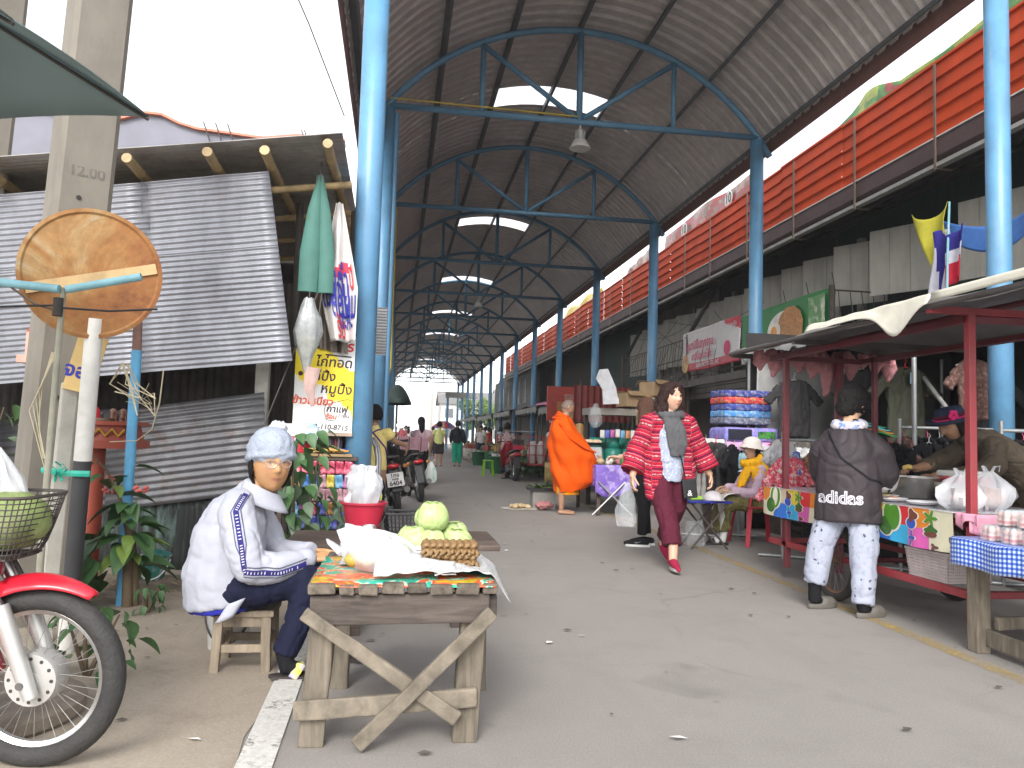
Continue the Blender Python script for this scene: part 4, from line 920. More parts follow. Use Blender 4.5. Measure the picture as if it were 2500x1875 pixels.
for i, (p_, s, lb, rz) in enumerate((((.165, 3.44, .745), 1.08, 'large round cabbage on top of the pile of cabbages', .3), ((.10, 3.33, .655), .98, 'cabbage with a spread outer leaf at the left of the pile', 2), ((.175, 3.30, .645), .85, 'flat half hidden cabbage low in the middle of the pile', 1.1), ((.265, 3.47, .665), .95, 'cabbage at the back right of the pile', 4), ((.275, 3.34, .65), .95, 'cabbage at the front right beside the brown rolls', 5), ((.15, 3.50, .64), .95, 'cabbage underneath the top one at the back', 3))):
    t = thing('cabbage', lb, 'cabbage', p_, rz, 'cabbages piled on the table'); h_ = link('head', cme, t); h_.scale = (s, s, s)
    cab_leaf(t, p_, i*1.3, 0, s*1.02); cab_leaf(t, p_, i*1.3+2.4, 0, s*1.0)
    if i in (1, 2): cab_leaf(t, p_, -rz-.6, -.005, 1.18)
# brown braided rolls in a block
t = thing('brown_roll_bundle', 'block of brown knotted snack rolls stacked in rows on newspaper', 'snack', (.23, 3.14, .594)); M_roll = M('brown_roll', (.23, .135, .055), .55, var=.35, scale=40, dirt=.3)
rm = MB(); rm.tube([(-.013, -.012, 0), (-.006, .0, .009), (.006, .004, .006), (.013, -.008, -.006), (.004, -.016, -.010)], [.008, .010, .010, .009, .006], 7, round_=True); rme = smoothme(rm.mesh('roll', M_roll)) 
for k in range(4):
    for i in range(8):
        for j in range(5):
            if k < 3 and 0 < j < 4 and 0 < i < 7: continue
            o = link('roll', rme, t); o.location = (-.095+i*.0265+.004*nz(i, j, k), -.055+j*.027, .012+k*.0215+.003*nz(i*2, k, j)); o.rotation_euler = (random.uniform(-.3, .3), random.uniform(-.3, .3), random.uniform(-.4, .4)+(pi if k % 2 else 0))
t = thing('foam_cup_stack', 'stack of white foam trays beside the brown rolls', 'trays', (.105, 3.13, .594))
for k in range(6): MB().box((.002*(k % 2), 0, .006+k*.012), (.042, .06, .009), None, 0, 1.15).build('tray', M('white_foam', (.72, .70, .70), .6), t, bevel=.002)
t = thing('dried_slices_pile', 'small heap of dried brown slices in front of the cabbages', 'snack', (.05, 3.22, .60)); M_sl = M('dried_slice', (.46, .33, .17), .6, var=.35, scale=30)
for k in range(14): MB().box((random.uniform(-.06, .06), random.uniform(-.03, .03), .008+k*.0025), (.06, .035, .006), Euler((random.uniform(-.3, .3), random.uniform(-.3, .3), random.uniform(0, 3))).to_matrix()).build('slice', M_sl, t, bevel=.002)
t = thing('plastic_bag_of_fruit', 'crumpled clear plastic bag of fruit lying on the oilcloth', 'bag', (-.03, 3.09, .582))
def bagfn(u, v):
    a = 2*pi*u; b = pi*v; d = V((sin(b)*cos(a)*.155, sin(b)*sin(a)*.11, max(0, .06-cos(b)*.075))); k = 1+.16*nz(d.x*16, d.y*16, d.z*16)+.08*nz(d.x*38, d.y*38, 3); return V((d.x*k-.03*d.z*8*0, d.y*k, d.z*k*(1-.9*d.x*1.6)))
mb = MB(); mb.grid(bagfn, 44, 26); mb.build('bag_skin', M_milky, t, True)
M_gua = M('yellow_green_fruit', (.40, .33, .06), .5, var=.3, scale=20)
for k in range(7): MB().ell((random.uniform(-.11, .08), random.uniform(-.05, .05), .035+.01*(k % 2)), (.034, .030, .028), None, 12, 8).build('fruit', M_gua, t, True)
for pth in ([(-.13, .04, .08), (-.17, .1, .13), (-.12, .13, .15)], [(-.15, .0, .06), (-.2, .05, .09), (-.22, .1, .10)]): MB().tube(pth, [.03, .018, .006], 8, sq=.35).build('bag_ear', M_milky, t, True)
t = thing('pink_packet', 'pink and white packet among the goods behind the plastic bag', 'packet', (-.03, 3.38, .60)); MB().grid(lambda u, v: ((u-.5)*.2, (v-.5)*.12, .03*sin(pi*u)**.5*sin(pi*v)**.5+.03*u), 12, 8).build('wrapper', M('pink_wrap', (.66, .42, .42), .45, col2=(.75, .73, .72), patch=14, bump=.4, bscale=30), t, True, thick=.002)
t = thing('silver_can', 'small silver can beside the red bucket', 'can', (-.10, 3.50, .584)); autosmooth(MB().lathe([(.026, 0), (.03, .005), (.03, .11), (.026, .12), (.026, .118), (.004, .118)], 20).build('can_body', M('can_metal', (.62, .62, .62), .25, .8), t))
t = pail('red_bucket', 'red plastic bucket with a black handle on the low bench', (-.17, 4.78, .50), .09, .128, .185, M('red_plastic', (.48, .025, .055), .35, coat=.2), M('black_plastic', (.02, .02, .022), .4))
bag('bag_in_bucket', 'milky plastic bag standing in the red bucket', 'bag', (-.18, 4.78, .58), [(.07, 0), (.085, .08), (.095, .13), (.10, .17), (.105, .21), (.085, .26), (.06, .30), (.075, .33)], M('milky_bag_grey', (.66, .67, .69), .3, alpha=.55, var=.2, scale=9, bump=.6, bscale=12), sy=.7, handles=False, amp=.5, seed=1)
# black lattice basket on the bench
def lattice_basket(name, label, loc, rz, w, d, h, m, nx=14, nz_=5, taper=1.12, solid=.0, group=None):
    t = thing(name, label, 'basket', loc, rz, group); mb = MB()
    def side(p, q, n):
        for i in range(n+1):
            a = V(p).lerp(V(q), i/n); mb.beam((a.x, a.y, 0), (a.x*taper, a.y*taper, h), .005, .005)
        for k in range(nz_+1):
            s = 1+(taper-1)*k/nz_; mb.beam(V(p)*s+V((0, 0, h*k/nz_)), V(q)*s+V((0, 0, h*k/nz_)), .006, .006)
    c = [(-w/2, -d/2, 0), (w/2, -d/2, 0), (w/2, d/2, 0), (-w/2, d/2, 0)]
    for i in range(4): side(c[i], c[(i+1) % 4], nx if i % 2 == 0 else max(3, int(nx*d/w)))
    mb.build('lattice', m, t); MB().box((0, 0, .004), (w, d, .006)).build('bottom', m, t); mb = MB(); e = [V(q)*taper+V((0, 0, h)) for q in c]
    for i in range(4): mb.beam(e[i], e[(i+1) % 4], .018, .014)
    mb.build('rim', m, t, bevel=.003); return t
lattice_basket('black_basket', 'black lattice plastic basket beside the red bucket', (.12, 4.86, .50), .1, .30, .22, .13, MC['black_plastic'])
# folding trolley handle by the blue column
t = thing('hand_trolley', 'grey metal hand trolley with curved handle beside the blue column', 'trolley', (-.14, 6.85, 0)); M_al = M('dull_aluminium', (.42, .42, .43), .4, .6)
for dx in (0, .3): MB().tube([(dx*.05, dx, .06), (dx*.05-.01, dx, .9), (dx*.05-.03, dx, 1.0), (dx*.05-.07, dx-.03, 1.06)], .017, 10).build('handle_tube', M_al, t, True)
MB().tube([(0, 0, .6), (.015, .3, .6)], .012, 8).build('cross_bar', M_al, t, True); MB().tube([(0, 0, .25), (.015, .3, .25)], .012, 8).build('cross_bar', M_al, t, True)
MB().box((0, 0, .63), (.06, .06, .09)).build('clamp', MC['black_plastic'], t, bevel=.008); MB().tube([(-.08, -.03, 1.06), (-.10, -.05, 1.075)], .019, 10).build('grip', MC['black_plastic'], t, True); MB().box((.12, .15, .03), (.24, .34, .02)).build('toe_plate', M_al, t)
MB().tube([(.02, -.03, .66), (.04, -.03, .58), (.03, -.03, .50)], .006, 6).build('yellow_strap', M('yellow_strap', (.55, .6, .05), .5), t, True)
# snack stall beside the column
t = thing('snack_stall_table', 'small stall table with wooden top under the menu board', 'table', (-.60, 6.55, 0))
MB().box((0, 0, .90), (.62, .55, .03)).build('top', M_wdk, t)
for x_ in (-.27, .27):
    for y_ in (-.22, .22): MB().box((x_, y_, .445), (.035, .035, .88)).build('leg', M_wdk, t)
cc = [(.45, .05, .10), (.08, .10, .40), (.40, .16, .04), (.03, .14, .42), (.04, .07, .36), (.42, .22, .25), (.55, .42, .05), (.10, .28, .45), (.35, .05, .22)]
pk = [M('packet_%s' % n_, c_, .3, var=.35, scale=24, col2=tuple(min(1, k*1.3+.15) for k in c_), patch=14, bump=.3, bscale=40) for n_, c_ in zip(('red', 'indigo', 'orange', 'azure', 'royal', 'salmon', 'yellow', 'sky', 'plum'), cc)]
for r in range(5):
    for c_ in range(7):
        o = MB().grid(lambda u, v: ((u-.5)*.062, .010*sin(pi*u)*sin(pi*v)+.004*sin(u*20), (v-.5)*.10), 5, 6).build('snack_packet', pk[(r*2+c_*(1 if r % 2 else 0)+r//2) % 9], None, True, thick=.003)
        o.location = (-.74+c_*.064+.01*nz(r, c_), 6.235+.02*nz(c_, r, 3), .83-r*.105+.012*nz(c_*2, r)); o.rotation_euler = (random.uniform(-.2, .2), random.uniform(-.15, .15), random.uniform(-.2, .2)); tag(o, 'small shiny snack packet hung in strips below the stall table', 'packet', 'snack packets hung below the stall')
bt = thing('blue_snack_tray', 'blue plastic tray of small bottles on the snack stall', 'tray', (-.52, 6.5, .915)); MB().box((0, 0, .03), (.24, .15, .06), None, 0, 1.1).build('tray', M('blue_plastic', (.03, .05, .36), .4), bt)
for k in range(9): MB().lathe([(.012, .06), (.014, .10), (.006, .13), (.007, .14)], 8, (-.09+.022*k, .02*sin(k*2), 0)).build('bottle', [M('label_red', (.4, .05, .08), .4), M('label_white', (.65, .63, .6), .4), M('label_dark', (.05, .05, .1), .4)][k % 3], bt, True)
ft = thing('fried_snack_tray', 'tray heaped with orange fried snacks on the stall', 'tray', (-.58, 6.36, .915)); MB().box((0, 0, .01), (.50, .2, .02)).build('tray', M('rattan', (.28, .19, .09), .8), ft)
for k in range(70): MB().tube([(random.uniform(-.24, .22), random.uniform(-.09, .09), .03+.02*random.random()), (random.uniform(-.24, .22)*.3+random.uniform(-.16, .16), random.uniform(-.09, .09), .035+.03*random.random())], .007, 5).build('snack_stick', [M('fried_orange', (.52, .26, .06), .6, var=.3), M('fried_gold', (.5, .34, .1), .6)][k % 2], ft)
cl_ = thing('drink_cooler', 'red and white drink cooler with a light blue cloth on top', 'cooler', (-.80, 6.38, .92))
autosmooth(MB().lathe([(.12, 0), (.14, .02), (.145, .14), (.14, .15)], 28).build('body', M('cooler_red', (.5, .03, .05), .35), cl_)); autosmooth(MB().lathe([(.15, .145), (.152, .22), (.14, .24), (.01, .245)], 28).build('lid', M('cooler_white', (.68, .66, .62), .4), cl_))
MB().grid(lambda u, v: (.03+.17*u, -.155+.05*nz(u*3, v*3)*.3+.22*(1-v), .255-.26*max(0, v-.45)+.01*nz(u*8, v*8)-.10*max(0, u-.7)), 14, 14).build('cloth', M('light_blue_cloth', (.22, .42, .66), .7, col2=(.62, .66, .7), patch=5), cl_, True, thick=.003)
tg = thing('pink_clothes_peg', 'pink clothes peg clipped to the cord by the white post', 'peg', (-.98, 6.1, 1.08)); MB().box((0, 0, 0), (.015, .012, .07), Euler((0, .3, 0)).to_matrix()).box((.012, 0, 0), (.012, .012, .07), Euler((0, -.1, 0)).to_matrix()).build('peg_leg', M('peg_pink', (.7, .3, .35), .5), tg)
# ---------------------------------------------------------------- people
def skinmat(name, c): return M(name, c, .5, var=.08, scale=14, attr='Col', sss=.12, bump=.05, bscale=120)
M_skin = skinmat('skin', (.4, .24, .15))
def hmat(name, c):
    m = M(name, c, .68, var=.35, scale=30, stretch=(6, 6, .6), bump=.45, bscale=60, spec=.18); return m
M_hblack = hmat('black_hair', (.012, .010, .010)); M_hbrown = hmat('brown_hair', (.030, .015, .013)); M_hauburn = hmat('auburn_hair', (.075, .036, .025))
def head_grid(c, R, s=1., nu=64, nv=48, jaw=1., female=True):
    """face-bearing head; local +Y is the face, +Z the crown"""
    vs = []
    def ga(x, z, cx, cz, sx, sz): return exp(-((x-cx)/sx)**2-((z-cz)/sz)**2)
    for j in range(nv+1):
        b = pi*(j/nv-.5); z = sin(b)
        for i in range(nu):
            a = 2*pi*i/nu; x = cos(b)*sin(a); y = cos(b)*cos(a)
            low = max(0, -z)
            X = .074*x*(1-.20*low**1.5*jaw)*(1+.03*max(0, z)); Y = (.098 if y < 0 else .088)*y*(1-.10*low); Z = .116*z-.004*low
            if y < 0: Y *= (1-.15*low)
            d = 0.
            if y > 0:
                f = max(0, y)**.6
                d += .017*ga(x, z, 0, -.15, .13, .12)*f+.006*ga(x, z, 0, .06, .10, .20)*f+.008*ga(abs(x), z, .13, -.17, .07, .07)*f
                d -= .010*ga(abs(x), z, .38, .10, .20, .11)*f
                d += .005*ga(abs(x), z, .35, .26, .28, .07)*f+.007*ga(abs(x), z, .50, -.18, .24, .22)*f
                d += .006*ga(x, z, 0, -.42, .24, .07)*f+.006*ga(x, z, 0, -.52, .20, .06)*f-.004*ga(x, z, 0, -.465, .26, .025)*f
                d += .009*ga(x, z, 0, -.76, .26, .16)*f
                d += .004*ga(abs(x), z, .38, .10, .11, .05)*f
            vs.append(V(c)+R @ (V((X, Y+d, Z))*s))
    fs = [(j*nu+i, j*nu+(i+1) % nu, (j+1)*nu+(i+1) % nu, (j+1)*nu+i) for j in range(nv) for i in range(nu)]
    return vs, fs
def face_col(tone, mouth=0., brow=1., lips=(.34, .10, .085)):
    def fn(p):  # p head-local, unit ellipsoid-ish
        x, z, y = p.x/.074, p.z/.116, p.y
        c = V(tone)
        if y > .02:
            g = lambda cx, cz, sx, sz: exp(-((x-cx)/sx)**4-((z-cz)/sz)**4)
            ax = abs(x)
            e = exp(-((ax-.39)/.20)**4-((z-.10)/.062)**4)
            c = c.lerp(V((.10, .05, .04)), .85*exp(-((ax-.39)/.23)**4-((z-.145)/.03)**2))
            c = c.lerp(V((.62, .58, .54)), .75*exp(-((ax-.39)/.16)**4-((z-.095)/.035)**4))
            c = c.lerp(V((.015, .01, .01)), exp(-((ax-.39)/.075)**4-((z-.098)/.042)**4))
            c = c.lerp(V((.03, .02, .018)), .75*brow*exp(-((ax-.40)/.24)**4-((z-.29-.06*ax)/.035)**2))
            c = c.lerp(V(lips), .85*exp(-((x)/.27)**4-((z+.47)/.075)**4))
            c = c.lerp(V((.10, .03, .03)), .8*exp(-(x/.25)**4-((z+.47)/.014)**2))
            c = c.lerp(V((.12, .05, .035)), .6*exp(-((ax-.10)/.05)**2-((z+.235)/.025)**2))
            c = c.lerp(V(tone)*.72, .5*exp(-((ax-.42)/.22)**4-((z-.02)/.04)**2))
            c = c.lerp(V((.50, .20, .14)), .25*exp(-((ax-.52)/.22)**2-((z+.15)/.18)**2))
        return c
    return fn
def hand_mb(mb, wrist, d, nrm, side=1, curl=.5, s=1., spread=.02):
    """palm and five fingers; d points along the fingers, nrm out of the back of the hand"""
    d = V(d).normalized(); n = V(nrm); n = (n-d*n.dot(d)).normalized(); x = d.cross(n)*side; w = V(wrist)
    q = lambda a, b, c: w+(x*a+n*b+d*c)*s
    for a in (-.026, -.009, .009, .026): mb.tube([q(a*.75, 0, .0), q(a, .002, .045), q(a*1.05, 0, .082)], [.014*s, .0145*s, .0115*s], 8, round_=True)
    for a, L, r in ((.028, .066, .0085), (.0095, .074, .009), (-.0095, .070, .0088), (-.027, .054, .0078)):
        p = q(a, 0, .082); ang = curl*.55; path = [p]; dirv = d.copy()
        for seg, k in ((.45, 1.), (.32, 1.25), (.23, .9)):
            dirv = (d*cos(ang)-n*sin(ang)+x*(a*.9)*spread*20*.1); path.append(path[-1]+dirv*L*seg*s); ang += curl*k*.9
        mb.tube(path, [r*s, r*.97*s, r*.9*s, r*.72*s], 8, round_=True)
    p = q(.03, -.004, .02); t = (x*.75+d*.6-n*.25*curl).normalized(); t2 = (x*.15+d*.9-n*(.3+.5*curl)).normalized()
    mb.tube([p, p+t*.035*s, p+t*.035*s+t2*.03*s, p+t*.035*s+t2*.052*s], [.0125*s, .0108*s, .0095*s, .0075*s], 8, round_=True)
def join_mesh(name, pieces):
    """pieces: meshes or (verts, faces); one mesh out"""
    vs = []; fs = []
    for p_ in pieces:
        o = len(vs)
        if isinstance(p_, tuple): vs += [tuple(q) for q in p_[0]]; fs += [tuple(i+o for i in f) for f in p_[1]]
        else: vs += [tuple(q.co) for q in p_.vertices]; fs += [tuple(i+o for i in f.vertices) for f in p_.polygons]
    me = bpy.data.meshes.new(name); me.from_pydata(vs, [], fs); me.update(); return smoothme(me)
def body(root, tubes, head, hands=(), tone=(.42, .25, .15), vs_=.009, ears=True, hs=1., fine=.0042, lips=(.34, .10, .085), brow=1., nu=64, jaw=1.):
    """skin: trunk and limbs remeshed into one surface, joined with head and hands"""
    mb = MB()
    for path, rad, sq in tubes: mb.tube(path, rad, 12, sq=sq, round_=True)
    core = vox(mb, vs_, 3)
    hc, HR = V(head[0]), head[1]
    hv, hf = head_grid(hc, HR, hs, nu, nu*3//4, jaw)
    pcs = [core, (hv, hf)]
    if hands:
        hb = MB()
        for h in hands: hand_mb(hb, *h)
        pcs.append(vox(hb, fine, 2))
    if ears:
        eb = MB()
        for s in (-1, 1): eb.ell(hc+HR @ (V((s*.075, -.008, .0))*hs), (.011*hs, .020*hs, .032*hs), HR, 10, 8)
        pcs.append((eb.v, eb.f))
    me = join_mesh('body', pcs); inv = HR.inverted(); fc = face_col(tone, brow=brow, lips=lips); c0 = V(tone)
    def col(p):
        l = inv @ (p-hc)/hs
        return fc(l) if abs(l.x) < .09 and abs(l.z) < .13 and -.12 < l.y < .13 else c0
    set_col(me, col); me.materials.append(M_skin); return link('body', me, root)
def garment(root, name, mat, tubes, vs_=.010, wr=None, sm=3, attr=None, extra=None, n=14, col=None):
    mb = MB()
    for path, rad, sq in tubes:
        P_ = [V(q) for q in path]; r_ = list(rad) if hasattr(rad, '__len__') else [rad]*len(P_); ring = (P_[0]-P_[-1]).length < 1e-4
        d = P_[-1]-P_[0]
        if not ring and d.z > 0 and d.z > .6*d.length: P_ = P_[::-1]; r_ = r_[::-1]
        flat = not ring and abs(d.z) > .02
        mb.tube(P_, r_, n, sq=sq)
        if not ring: mb.ell(P_[0], (r_[0]*.97, r_[0]*.97*(sq if abs(d.z) > .7*d.length else 1), r_[0]*.9*min(1, sq+.2)), None, 12, 8)
        if not ring and not flat: mb.ell(P_[-1], (r_[-1]*.97,)*3, None, 12, 8)
    if extra: extra(mb)
    me = vox(mb, vs_, sm, name=name)
    for w in (wr or ()): wrinkle(me, *w)
    for k, f in (attr or {}).items(): set_attr(me, k, f)
    if col: set_col(me, col)
    for m_ in (mat if isinstance(mat, list) else [mat]): me.materials.append(m_)
    smoothme(me); return link(name, me, root)
def RH(yaw_=0., pitch_=0., roll_=0.): return (Matrix.Rotation(yaw_, 3, 'Z') @ Matrix.Rotation(pitch_, 3, 'X') @ Matrix.Rotation(roll_, 3, 'Y'))
def fabric(name, c, rough=.85, var=.12, scale=9, bump=.25, bscale=160, **k): return M(name, c, rough, var=var, scale=scale, bump=bump, bscale=bscale, spec=.2, **k)
def cap_hair(c, R, s=1., front=.25, low=-.5, thick=.018, seed=0, bulk=1.):
    """close-cropped hair shell: upper and rear part of a slightly larger head"""
    mb = MB(); c = V(c)
    def keep(x, y, z): return (z > front+.05*sin(x*9) if y > .25 else (z > low if y < 0 else z > low+(front-low)*min(1, (y/.25))))
    nu, nv = 44, 32; vs = {}; 
    def pt(i, j):
        b = pi*(j/nv-.5); a = 2*pi*i/nu; return V((cos(b)*sin(a), cos(b)*cos(a), sin(b)))
    fs = []; idx = {}
    def gi(i, j):
        k = (i % nu, j)
        if k not in idx:
            d = pt(*k); r = 1+.04*nz(d.x*6+seed, d.y*6, d.z*6)+.03*nz(d.x*14, d.y*14, d.z*14+seed)
            q = V((d.x*(.074+thick*bulk), d.y*((.098 if d.y < 0 else .086)+thick*bulk), d.z*(.116+thick*.8)))*r
            idx[k] = len(mb.v); mb.v.append(c+R @ (q*s))
        return idx[k]
    for j in range(nv):
        for i in range(nu):
            d = pt(i+.5, j+.5)
            if keep(d.x, d.y, d.z): fs.append((gi(i, j), gi(i+1, j), gi(i+1, j+1), gi(i, j+1)))
    mb.f += fs; mb.m += [0]*len(fs); return mb
def put_hair(root, mb, mat, thick=.012): return mb.build('hair', mat, root, True, thick=thick)
def on_surface(obj, fn_src):
    """project points from an axis outwards on to a garment"""
    me = obj.data; bm = bmesh.new(); bm.from_mesh(me); tree = BVHTree.FromBMesh(bm); bm.free()
    def f(p, d, off=.003):
        p = V(p); d = V(d).normalized(); h = tree.ray_cast(p+d*.6, -d)
        return (h[0]+d*off) if h[0] is not None else p
    return f
def strip(root, obj, axis, dirs, width, mat, name='stripe', n=40, off=.003):
    """band lying on a garment along an axis"""
    f = on_surface(obj, None); P_ = [V(a) for a in axis]; D = [V(d) for d in dirs]; k = len(P_)-1; mb = MB(); L = []
    for i in range(n+1):
        t = i/n*k; j = min(int(t), k-1); u = t-j; p = P_[j].lerp(P_[j+1], u); d = D[j].lerp(D[j+1], u).normalized(); tan = (P_[j+1]-P_[j]).normalized(); s = d.cross(tan).normalized()
        L.append([f(p+s*w, d, off) for w in (-width/2, -width/4, 0, width/4, width/2)])
    vs = [q for r in L for q in r]; mb.add(vs, [(i*5+j, i*5+j+1, i*5+j+6, i*5+j+5) for i in range(n) for j in range(4)])
    return mb.build(name, mat, root, True)
def folds(amp=.012, s=(7, 7, 3), off=0.): return (amp, s, off)
def shoe(mb, heel, d, L=.24, W=.085, h=.07):
    d = V(d).normalized(); hl = V(heel); mb.tube([hl+V((0, 0, h*.5)), hl+d*L*.35+V((0, 0, h*.52)), hl+d*L*.7+V((0, 0, h*.36)), hl+d*L*.93+V((0, 0, h*.26))], [h*.5, h*.55, h*.42, h*.28], 12, sq=1., round_=True)
def sole(mb, heel, d, L=.25, W=.09, h=.02):
    d = V(d).normalized(); x = V((d.y, -d.x, 0)); hl = V(heel); out = []
    for i in range(18):
        a = 2*pi*i/18; t = .5-.52*cos(a); w = W/2*(.78+.22*t)*sin(a); out.append(hl+d*(t*L-.035)+x*w)
    mb.prism(out, (0, 0, h))

# ---- seated woman in white track jacket (root faces +X)
w1 = thing('person', 'woman in white track jacket, pale blue beanie and glasses seated on low stool', 'person', (-.68, 3.90, 0), radians(-90))
HR = RH(radians(-64), radians(-3), 0); hc = V((.02, .10, .942))
body(w1, [([(0, -.06, .37), (0, -.03, .64), (0, .03, .80)], [.12, .12, .06], .8), ([(0, .03, .78), (0, .075, .90)], [.055, .05], 1)], (hc, HR),
     [((.085, .335, .515), (-.35, 1, .0), (.35, .3, 1), -1, 1.0, .92), ((-.02, .335, .53), (.12, 1, -.1), (-.2, .2, 1), 1, .9, .92)], (.50, .27, .125), hs=1.13, jaw=.35, lips=(.36, .13, .10), brow=.6)
M_wj = fabric('white_track_fabric', (.43, .44, .50), .75, .05)
jk = garment(w1, 'jacket', M_wj, [([(0, -.075, .30), (0, -.10, .44), (0, -.075, .60), (0, -.035, .72), (0, .0, .80)], [.205, .20, .185, .155, .08], .9),
     ([(.10, -.02, .775), (.175, -.02, .73), (.225, .02, .60), (.235, .055, .50)], [.07, .085, .085, .08], 1), ([(.235, .055, .49), (.19, .17, .485), (.11, .29, .51)], [.08, .068, .052], 1),
     ([(-.10, -.02, .775), (-.175, -.02, .73), (-.21, .06, .60), (-.21, .09, .50)], [.07, .08, .08, .075], 1), ([(-.21, .09, .49), (-.14, .19, .50), (-.05, .30, .52)], [.075, .065, .05], 1)], .009, [folds(.008, (3, 3, 5)), folds(.0022, (8, 8, 12), 3)])
M_nv = fabric('navy_band', (.035, .03, .17)); M_pip = fabric('grey_piping', (.10, .10, .15))
ax = [(.10, .0, .79), (.175, -.02, .73), (.225, .02, .60), (.235, .055, .50), (.19, .17, .485), (.12, .28, .505)]; dr = [(.9, .25, .35), (1, .15, .15), (1, .15, 0), (1, .0, -.2), (.95, .3, -.2), (.9, .35, -.1)]
strip(w1, jk, ax, dr, .024, M_nv, 'sleeve_band')
for o_ in (-.022, .022):
    sh = [V(a)+V((0, 1, .3)).normalized()*o_ if i < 3 else V(a)+V((0, .2, 1)).normalized()*-o_ for i, a in enumerate(ax)]; strip(w1, jk, sh, dr, .005, M_pip, 'piping')
f_ = on_surface(jk, None)
# white marks along the band, like its printed letters
mb = MB(); P_ = [V(a) for a in ax]; D_ = [V(d) for d in dr]
for i in range(46):
    t_ = .25+i/46*4.5; j = min(int(t_), 4); u = t_-j; p = P_[j].lerp(P_[j+1], u); d = D_[j].lerp(D_[j+1], u).normalized(); tn = (P_[j+1]-P_[j]).normalized(); s_ = d.cross(tn).normalized()
    if i % 9 == 8: continue
    a_ = [f_(p+s_*x_+tn*y_, d, .0055) for x_, y_ in ((-.006, -.0022), (.006, -.0022), (.006, .0022), (-.006, .0022))]; mb.poly(a_)
mb.build('band_letters', fabric('white_print', (.6, .6, .66)), w1)
# collar
mb = MB()
def colr(u, v):
    a = radians(-140+280*u); r = .076+.034*v; z = .80+.055*(1-abs(v-.35)*1.4)+(-.02*cos(a)); return V((r*sin(a)*1.05, .045+r*cos(a)*(.9+.35*max(0, cos(a))*v), z-.045*v*v-.03*max(0, cos(a))))
mb.grid(colr, 30, 8); mb.build('collar', M_wj, w1, True, thick=.006)
M_nvt = fabric('navy_trousers', (.010, .012, .032)); M_black = fabric('black_cloth', (.010, .010, .012))
garment(w1, 'trousers', M_nvt, [([(.09, -.06, .35), (.14, .12, .40), (.13, .31, .43)], [.105, .095, .07], 1), ([(.13, .31, .43), (.17, .28, .26), (.20, .22, .10)], [.07, .062, .055], 1), ([(-.09, -.06, .35), (-.10, .15, .40), (-.08, .36, .43)], [.105, .095, .07], 1), ([(-.08, .36, .43), (-.07, .38, .26), (-.05, .39, .11)], [.07, .062, .055], 1), ([(-.08, -.08, .36), (.08, -.08, .36)], .12, 1)], .010, [folds(.010, (10, 10, 7))])
garment(w1, 'jacket_hem_band', fabric('royal_blue_cloth', (.03, .035, .33)), [], .009, extra=lambda mb: mb.tube([(0, -.07, .272), (0, -.075, .33)], .197, 20, sq=.9))
mb = MB(); mb.grid(lambda u, v: (.205+.01*sin(u*3), -.03+.075*u-.05*v, .325-.085*v+.03*u), 4, 4); mb.build('jacket_hem_flap', M_wj, w1, True, thick=.006)
garment(w1, 'socks', M_black, [([(.20, .22, .13), (.21, .24, .05), (.21, .31, .035)], [.04, .04, .032], 1), ([(-.05, .39, .13), (-.05, .41, .05), (-.05, .48, .035)], [.04, .04, .032], 1)], .007)
mb = MB(); sole(mb, (.21, .20, .0), (.0, 1, 0), .25, .10, .018); sole(mb, (-.05, .37, .0), (.0, 1, 0), .25, .10, .018); mb.build('sandal_soles', M('rubber_brown', (.04, .03, .028), .7), w1)
mb = MB()
for x_, y_ in ((.21, .29), (-.05, .46)): mb.tube([(x_-.05, y_-.02, .015), (x_-.03, y_, .06), (x_+.02, y_+.01, .065), (x_+.05, y_-.02, .015)], [.02, .022, .022, .02], 8, sq=.35)
mb.build('sandal_straps', M('sandal_lilac', (.36, .30, .52), .6, col2=(.6, .6, .05), patch=12), w1, True)
put_hair(w1, cap_hair(hc, HR, 1., .5, -.75, .012, 2), M_hblack)
mb = MB(); mb.tube([hc+HR @ V((.0, -.085, -.04)), hc+HR @ V((.0, -.12, -.13)), hc+HR @ V((.01, -.15, -.22))], [.04, .045, .02], 10, sq=.6, round_=True); mb.build('hair_tail', M_hblack, w1, True)
M_bean = fabric('beanie_knit', (.36, .40, .48), .95, .10, 30, .6, 110)
def beanie(mb):
    mb.ell(hc+HR @ V((0, -.016, .062)), (.097, .116, .096), HR @ Matrix.Rotation(.20, 3, 'X'), 24, 16); mb.lathe([(.094, .0), (.099, .03), (.098, .06)], 26, hc+HR @ V((0, -.012, .022)), HR @ Matrix.Rotation(.24, 3, 'X'), sy=1.16)
    mb.tube([hc+HR @ (Matrix.Rotation(.22, 3, 'X') @ V((.090*sin(a), -.008+.106*cos(a), .030))) for a in [2*pi*i/28 for i in range(29)]], .014, 10)
garment(w1, 'beanie', M_bean, [], .007, [folds(.006, (14, 14, 10))], 3, extra=beanie)
mb = MB(); pc = hc+HR @ V((-.045, -.085, .150)); mb.ell(pc, (.040, .040, .030), None, 16, 12); me = mb.mesh('pompom', fabric('white_wool', (.68, .70, .78), .95, .1, 40, .8, 90)); wrinkle(me, .012, (60, 60, 60)); smoothme(me); link('pompom', me, w1)
M_gl = M('glasses_frame', (.55, .42, .38), .3, .6)
mb = MB()
for s_ in (-1, 1): mb.tube([hc+HR @ V((s_*.031+.024*cos(a), .098-.010*abs(s_*.031+.024*cos(a))/.05, .010+.016*sin(a))) for a in [2*pi*i/20 for i in range(21)]], .0018, 6)
mb.tube([hc+HR @ V((-.008, .100, .014)), hc+HR @ V((.008, .100, .014))], .0018, 6)
